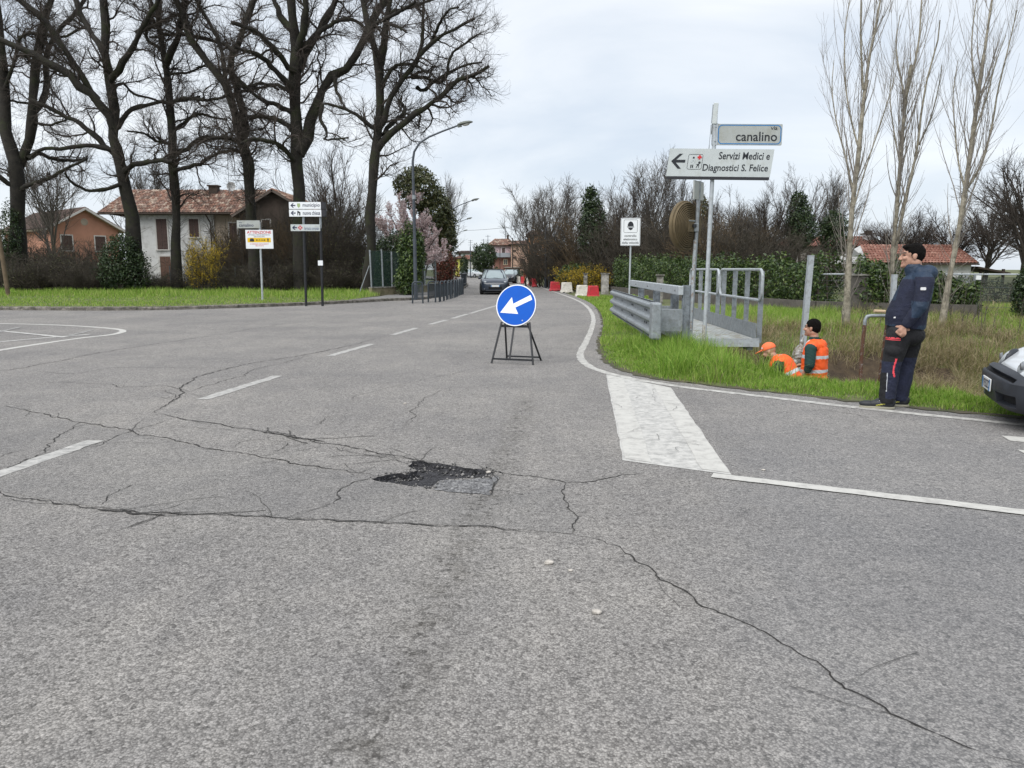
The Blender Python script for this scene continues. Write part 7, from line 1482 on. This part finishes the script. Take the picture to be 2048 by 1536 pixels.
jk = [('c', (.29, 0, 1.30), (.215, 0, 1.00), .170, .205), ('c', (.215, 0, 1.00), (.215, 0, .90), .205, .20), ('c', (.32, -.06, 1.40), (.35, -.165, 1.37), .10, .095), ('c', (.32, .06, 1.40), (.35, .165, 1.37), .10, .095),
      ('c', (.35, -.19, 1.365), (.315, -.265, 1.12), .086, .074), ('c', (.315, -.265, 1.12), (.205, -.258, .935), .070, .054), ('c', (.35, .195, 1.365), (.325, .275, 1.12), .098, .085), ('c', (.325, .275, 1.12), (.235, .258, .93), .080, .060),
      ('c', (.285, 0, 1.42), (.250, 0, 1.505), .100, .090), ('e', (.39, 0, 1.46), (.095, .13, .085)), ('c', (.38, -.09, 1.44), (.30, -.09, 1.48), .05, .045), ('c', (.38, .09, 1.44), (.30, .09, 1.48), .05, .045)]
def flat_y(x, y, z): return z < .885 and abs(y) < .2
blob('jacket', jk, .0075, [NAVY, BLUE2], t, 5, jfn, lambda x, y, z: (z < .885 + (x - .2) * -.10 and abs(y) < .245 and not (y < -.2 and x < .25)) or (z > 1.552 and abs(y) < .085 and .14 < x < .34), .0018)
def tfn(x, y, z):
    if y < 0:
        if .752 < z < .762 or .770 < z < .780: return 2 if x < .16 else 1
        if .36 < z < .56 and abs(x - (.125 + .010 * math.sin(z * 25))) < .009 and y < -.13: return 2
        if .20 < z < .40 and abs(x - .06 - (.4 - z) * .02) < .004 and y < -.14: return 3
        if z < .40 and x < .055: return 1
        if .52 < z < .745: return 1
        if z < .12 or z > .74: return 1
    elif .55 < z < .8: return 1
    if z > .80: return 1
    return 0
blob('trousers', [('c', (.20, 0, .86), (.215, 0, .90), .175, .18), ('e', (.24, 0, .80), (.175, .18, .13)), ('c', (.155, -.095, .80), (.098, -.11, .50), .130, .098), ('c', (.098, -.11, .50), (.085, -.112, .28), .094, .090), ('c', (.085, -.112, .28), (.080, -.112, .10), .090, .082), ('c', (.28, .095, .80), (.262, .11, .50), .130, .095), ('c', (.262, .11, .50), (.245, .11, .28), .092, .088), ('c', (.245, .11, .28), (.228, .11, .10), .088, .080), ('e', (.115, -.135, .64), (.10, .10, .09))], .0075, [TROU, BLKF, REDS, GREYP], t, 4, tfn, lambda x, y, z: z < .065, .0028)
for nm_, X0, Yc, L2 in (('shoe', .105, -.115, 1.0), ('shoe', .26, .10, 1.0)):
    sh = blob(nm_, [('e', (X0 + .01, Yc, .075), (.055, .045, .062)), ('c', (X0 + .01, Yc, .055), (X0 - .15, Yc - .005, .048), .046, .042), ('e', (X0 - .215, Yc - .006, .044), (.085, .047, .038)), ('c', (X0 - .02, Yc, .085), (X0 - .12, Yc, .062), .040, .034)], .006, [mat('dark_shoe', (.016, .018, .022), .6, var=.2), mat('shoe_lime', (.45, .42, .06), .6)], t, 3, lambda x, y, z, a=X0: 1 if abs(z - .055 - .25 * (x - a + .06)) < .006 and -.13 < x - a < -.04 else (1 if z > .112 and x - a > -.03 else 0), lambda x, y, z: z < .017)
    q = [(X0 - .21 + .085 * math.cos(a) if math.cos(a) < 0 else X0 - .03 + .09 * math.cos(a), Yc + .05 * math.sin(a)) for a in np.linspace(0, 6.283, 25)[:-1]]
    m = MB(); m.prism(q, .001, .026, 'z'); m.build('sole', mat('pale_sole', (.30, .285, .22), .8), sh, bevel=.005)
    for k in range(4): MB().bar((X0 - .075 - k * .022, Yc - .030, .098 - k * .009), (X0 - .085 - k * .022, Yc + .03, .100 - k * .009), .006, .006).build('lace', mat('white_lace', (.65, .65, .66), .7), sh)
MB().flat(rrect(.300, .352, 1.285, 1.315, .008), -.306).build('sleeve_badge', mat('white_lace'), t); MB().add([(.082, -.170, .985), (.10, -.178, .985), (.102, -.178, 1.0), (.084, -.170, 1.0)], [(0, 1, 2, 3)]).build('zip_pull', mat('white_lace'), t)

# ---- two workers in orange in the ditch
ORG = mat('orange_hi_vis', (.86, .105, .012), .6, var=.08, vscale=8, bump=.4, bscale=35); SILV = mat('silver_tape', (.52, .55, .58), .4); GRN = mat('dark_green_knit', (.010, .040, .036), .9, var=.2, bump=.4, bscale=60); JEAN = mat('blue_jeans', (.022, .035, .075), .9, var=.25, vscale=8)
Y = 12.0; x = P(1626, 700, Y)[0]; gz_ = float(ground_z(x, Y)); z0 = P(1620, 640.5, Y)[2] - 1.80
t = thing('person', 'dark haired worker in orange vest and green sleeves standing in the ditch', 'person', (x, Y, z0), R(-44))
HC2 = (-.035, .0, 1.675)
bp = head_prims(HC2, 1.08) + [('c', (.02, 0, 1.46), (-.005, 0, 1.62), .068, .062), ('c', (.03, 0, 1.05), (.035, 0, 1.27), .16, .14), ('c', (.03, 0, .92), (.03, 0, 1.05), .15, .16), ('c', (.03, -.06, 1.40), (.05, -.20, 1.38), .07, .06), ('c', (.05, -.205, 1.39), (.075, -.275, 1.10), .060, .050), ('c', (.075, -.275, 1.10), (-.08, -.27, .90), .046, .032),
      ('c', (.03, .06, 1.40), (.02, .20, 1.38), .07, .06), ('c', (.02, .205, 1.39), (-.05, .26, 1.12), .060, .050), ('c', (-.05, .26, 1.12), (-.24, .20, 1.06), .046, .032), ('c', (.03, -.09, .90), (.01, -.10, .48), .10, .07), ('c', (.01, -.10, .48), (.03, -.10, .06), .065, .045), ('c', (.03, .09, .90), (.0, .10, .48), .10, .07), ('c', (.0, .10, .48), (.03, .10, .06), .065, .045)]
bp += hand_prims((-.08, -.27, .90), (-.5, .1, -.85), (-.5, -.8, .2), 1.08, .5) + hand_prims((-.24, .20, 1.06), (-.9, -.1, -.2), (0, .3, 1), 1.08, .7)
bo = blob('body', bp, .0085, [M_SKIN, M_BROW, M_LIP, M_EYE, M_DARKM], t, 3, lambda x, y, z: 4 if (-.105 < x < -.02 and y < -.2 and .905 < z < .94) else face_fn(HC2, 1.08)(x, y, z))
blob('hair', [('e', (HC2[0] + .024, 0, HC2[2] + .05), (.115, .093, .105)), ('e', (HC2[0] + .055, 0, HC2[2] + .01), (.082, .088, .095))], .007, [M_HAIR], t, 2, None, lambda x, y, z: (z - HC2[2]) < (.065 if x - HC2[0] < -.05 else (.02 if x - HC2[0] < .02 else -.075)), .002)
blob('shirt', [('c', (.03, 0, 1.02), (.035, 0, 1.30), .170, .15), ('c', (.05, -.17, 1.40), (.055, -.22, 1.37), .085, .09), ('c', (.055, -.22, 1.37), (.08, -.285, 1.14), .088, .078), ('c', (.08, -.285, 1.14), (.055, -.285, 1.06), .074, .062), ('c', (.03, .17, 1.40), (.02, .22, 1.37), .085, .09), ('c', (.02, .22, 1.37), (-.05, .265, 1.14), .088, .075), ('c', (-.05, .265, 1.14), (-.10, .25, 1.10), .07, .06), ('c', (.02, 0, 1.44), (.01, 0, 1.50), .095, .082)], .008, [GRN, mat('pale_blue_collar', (.42, .50, .58), .8)], t, 4, lambda x, y, z: 1 if (x < -.085 and z > 1.30) else 0, lambda x, y, z: z > 1.545 and abs(y) < .08, .003)
def vfn(x, y, z):
    if .985 < z - .06 * x < 1.035 or 1.215 < z < 1.265: return 1
    if z > 1.30 and .065 < abs(y) < .115 and x < -.02: return 1
    return 0
blob('vest', [('c', (.03, 0, .98), (.035, 0, 1.10), .205, .20), ('c', (.035, 0, 1.10), (.04, 0, 1.30), .20, .195), ('e', (.03, 0, .90), (.215, .22, .10)), ('c', (.04, -.07, 1.385), (.05, -.165, 1.395), .13, .105), ('c', (.04, .07, 1.385), (.04, .165, 1.395), .13, .105), ('e', (.045, 0, 1.40), (.16, .19, .125))], .0075, [ORG, SILV], t, 4, vfn, lambda x, y, z: z < .845 or (z > 1.51 and abs(y) < .075) or (abs(y) > .185 and 1.10 < z < 1.41 and abs(x - .055) < .09), .004)
blob('trousers', [('c', (.03, 0, .86), (.03, 0, .93), .155, .155), ('c', (.03, -.09, .86), (.012, -.10, .48), .115, .085), ('c', (.012, -.10, .48), (.03, -.10, .16), .082, .075), ('c', (.03, .09, .86), (.002, .10, .48), .115, .085), ('c', (.002, .10, .48), (.03, .10, .16), .082, .075)], .009, [JEAN], t, 4, None, None, .004)
for s in (-1, 1): blob('boot', [('c', (.03, s * .10, .22), (.03, s * .10, .06), .075, .060), ('c', (.02, s * .10, .05), (-.12, s * .105, .045), .055, .045)], .009, [mat('black_rubber_boot', (.012, .013, .014), .5)], t, 3)
zz = z0
# crouching worker
Y = 11.55; x = P(1562, 700, Y)[0]; S_ = .000914 * Y / 12.0; zc = P(1562, 745, Y)[2]
t = thing('person', 'crouching worker in orange cap and vest bent over in the ditch', 'person', (x, Y, zc - .43), R(-30))
H3 = (-.175, 0, .735)
bp = head_prims((0, 0, 0), 1.02); th = Matrix.Translation(H3) @ Matrix.Rotation(R(-22), 4, 'Y')
def rot(pr, M): 
    out = []
    for p in pr:
        if p[0] == 'c': out.append(('c', M @ Vector(p[1]), M @ Vector(p[2]), p[3], p[4]))
        else: out.append(('e', M @ Vector(p[1]), p[2], (p[3][0], p[3][1] + math.degrees(M.to_euler().y), p[3][2]) if len(p) > 3 else (0, math.degrees(M.to_euler().y), 0)))
    return out
bp = rot(bp, th) + [('c', (-.06, 0, .62), (-.14, 0, .70), .066, .062), ('c', (.02, 0, .56), (.17, 0, .30), .155, .15), ('c', (.17, 0, .30), (.20, 0, .22), .15, .16), ('c', (.02, -.10, .58), (.0, -.19, .54), .08, .07), ('c', (.0, -.20, .54), (-.10, -.22, .30), .06, .05), ('c', (-.10, -.22, .30), (-.28, -.14, .22), .046, .034), ('c', (.02, .10, .58), (.0, .19, .54), .08, .07), ('c', (.0, .20, .54), (-.12, .20, .32), .06, .05), ('c', (-.12, .20, .32), (-.30, .10, .24), .046, .034),
      ('c', (.20, -.10, .22), (-.08, -.17, .16), .10, .075), ('c', (-.08, -.17, .16), (.08, -.16, -.18), .065, .045), ('c', (.20, .10, .22), (-.08, .17, .16), .10, .075), ('c', (-.08, .17, .16), (.08, .16, -.18), .065, .045)] + hand_prims((-.28, -.14, .22), (-.9, .2, -.3), (0, -.4, .9), 1.05) + hand_prims((-.30, .10, .24), (-.9, -.2, -.3), (0, .4, .9), 1.05)
blob('body', bp, .0085, [M_SKIN, mat('short_beard', (.07, .045, .035), .8)], t, 3, lambda x, y, z: 1 if ((th.inverted() @ Vector((x, y, z))).z < -.055 and (th.inverted() @ Vector((x, y, z))).length < .15 and (th.inverted() @ Vector((x, y, z))).x < -.01) else 0)
CAPM = mat('orange_cap', (.85, .16, .055), .7, var=.08, bump=.3, bscale=60)
def capcut(x, y, z): v = th.inverted() @ Vector((x, y, z)); return v.z < .048 and not (v.x < -.06)
cp = blob('cap', rot([('e', (.012, 0, .055), (.112, .088, .092)), ('e', (-.125, 0, .047), (.085, .070, .011), (0, -8, 0))], th), .006, [CAPM], t, 2, None, lambda x, y, z: (th.inverted() @ Vector((x, y, z))).z < .040 and (th.inverted() @ Vector((x, y, z))).x > -.10)
q = [th @ Vector(v) for v in ((-.075, -.068, .075), (-.050, -.081, .075), (-.050, -.079, .10), (-.072, -.066, .10))]; MB().add(q, [(0, 1, 2, 3)]).build('cap_badge', mat('white_lace'), t)
blob('shirt', [('c', (.02, 0, .54), (.17, 0, .28), .165, .16), ('c', (.02, -.10, .56), (.0, -.19, .53), .095, .09), ('c', (.0, -.20, .53), (-.105, -.225, .30), .085, .072), ('c', (-.105, -.225, .30), (-.24, -.16, .235), .068, .055), ('c', (.02, .10, .56), (.0, .19, .53), .095, .09), ('c', (.0, .20, .53), (-.125, .205, .32), .085, .072), ('c', (-.125, .205, .32), (-.26, .12, .25), .068, .055)], .008, [mat('black_sweater', (.010, .011, .018), .9, bump=.4, bscale=60)], t, 4, None, None, .003)
ax_ = Vector((.15, 0, -.26)).normalized()
def v3(x, y, z):
    s = (Vector((x, y, z)) - Vector((.02, 0, .56))).dot(ax_); return 1 if .145 < s < .20 else 0
blob('vest', [('c', (.03, 0, .53), (.18, 0, .27), .185, .19), ('c', (.19, 0, .26), (.23, 0, .16), .19, .185), ('e', (-.03, 0, .60), (.11, .14, .10), (0, 35, 0)), ('c', (.02, -.07, .58), (.03, -.12, .55), .11, .10), ('c', (.02, .07, .58), (.03, .12, .55), .11, .10), ('e', (-.085, 0, .52), (.09, .11, .11))], .0075, [ORG, SILV], t, 4, v3, lambda x, y, z: (abs(y) > .165 and .40 < z < .62 and -.10 < x < .09), .004)
blob('trousers', [('c', (.22, -.08, .20), (-.08, -.17, .16), .125, .095), ('c', (-.08, -.17, .16), (.08, -.16, -.14), .088, .07), ('c', (.22, .08, .20), (-.08, .17, .16), .125, .095), ('c', (-.08, .17, .16), (.08, .16, -.14), .088, .07), ('c', (.21, -.06, .21), (.21, .06, .21), .15, .15)], .009, [JEAN], t, 4)
for s in (-1, 1): blob('boot', [('c', (.08, s * .16, -.05), (.08, s * .16, -.18), .07, .06), ('c', (.07, s * .16, -.19), (-.08, s * .165, -.195), .055, .045)], .009, [mat('black_rubber_boot')], t, 3)
# sack and rusty plates beside the workers
q = P(1600, 712, 12.5); t = thing('debris_sack', 'lumpy pale grey sack hanging in front of the standing worker', 'sack', (q[0], 12.55, q[2] - .16))
blob('sack', [('e', (0, 0, .16), (.10, .10, .16)), ('e', (.03, 0, .26), (.08, .08, .08)), ('e', (-.04, 0, .06), (.08, .08, .08)), ('c', (.02, 0, .30), (.04, 0, .40), .04, .03)], .012, [mat('muddy_plastic', (.40, .41, .40), .5, var=.2, vscale=14, dirt=((.16, .13, .09), .5, 16), bump=.6, bscale=30)], t, 2, None, None, .008)
MB().tube([(.04, 0, .40), (.06, 0, .47), (.03, 0, .50)], .018, 6).build('tied_neck', mat('muddy_plastic'), t)
q = P(1588, 742, 12.3); t = thing('metal_grate', 'dark muddy metal plate lying aslant between the two workers', 'plate', (q[0], 12.35, q[2]), R(15)); M = Matrix.Rotation(R(35), 4, 'Y') @ Matrix.Rotation(R(25), 4, 'X')
MB().box(-.24, .24, -.2, .2, -.012, .012, M).build('sheet', mat('muddy_iron', (.09, .085, .065), .7, dirt=((.22, .20, .14), .45, 9)), t)
for s in (-1, 1): MB().box(-.25, .25, s * .2 - .02, s * .2 + .02, -.03, .03, M).build('edge_bar', mat('muddy_iron'), t)
# torn earth and roots where the bank has slipped
for x0, y0, rx_, ry_ in ((8.1, 17.8, 1.15, .95), (9.7, 17.7, .65, .48)):
    gx_, gy_ = np.meshgrid(np.linspace(-1, 1, 26), np.linspace(-1, 1, 22)); ex = x0 + gx_ * rx_; ey = y0 + gy_ * ry_; ez = ground_z(ex, ey) + .05 + .05 * (fnoise(ex, ey, 14, 3) - .5); ez = ez - .25 * np.clip(np.hypot(gx_, gy_) + .25 * (fnoise(ex, ey, 5, 2) - .5) - .9, 0, 1)
    ii = np.arange(21)[:, None] * 26 + np.arange(25)[None, :]; link('bare_earth', np_mesh('bare_earth', np.stack([ex, ey, ez], -1).reshape(-1, 3), np.stack([ii, ii + 1, ii + 27, ii + 26], -1).reshape(-1, 4), mat('wet_earth', (.035, .024, .015), .95, col2=(.085, .06, .035), vscale=5, bump=1.0, bscale=14), True), kind='structure')
# tufts overhanging the bank
x = rng.uniform(4.2, 13, 760); y = rng.uniform(13.5, 20.2, 760); k = (y > interp_poly(NEAR, x) + 1.8) & (((x - 8.1) / .8) ** 2 + ((y - 17.8) / .7) ** 2 > .7) & (rng.uniform(0, 1, 760) < fnoise(x, y, 1.3, 8)); x, y = x[k], y[k]; n = 46
xx = np.repeat(x, n) + rng.normal(0, .10, len(x) * n); yy = np.repeat(y, n) + rng.normal(0, .08, len(x) * n)
lawn('dry_tussocks', xx, yy, ground_z(xx, yy) + .02, rng.uniform(.15, .42, len(xx)), rng.uniform(.005, .011, len(xx)), mat('tussock_blades', island=[(.30, .25, .15), (.40, .33, .20), (.22, .18, .10), (.17, .14, .07)], rough=.8, trans=.2), 'long drooping straw tussocks on the ditch bank', 1.5)
# ragged tall tufts by the sign poles
x = rng.uniform(2.2, 4.0, 60); y = rng.uniform(10.6, 14.2, 60); k = (y < interp_poly(NEAR, x) + .3) & ~in_poly(x, y, road_poly); x, y = x[k], y[k]; n = 110
xx = np.repeat(x, n) + rng.normal(0, .10, len(x) * n); yy = np.repeat(y, n) + rng.normal(0, .10, len(x) * n)
lawn('tall_tufts', xx, yy, ground_z(xx, yy) - .01, rng.uniform(.15, .48, len(xx)), rng.uniform(.005, .010, len(xx)), M_GRASS, 'tall dark green grass tufts around the sign poles', .7)
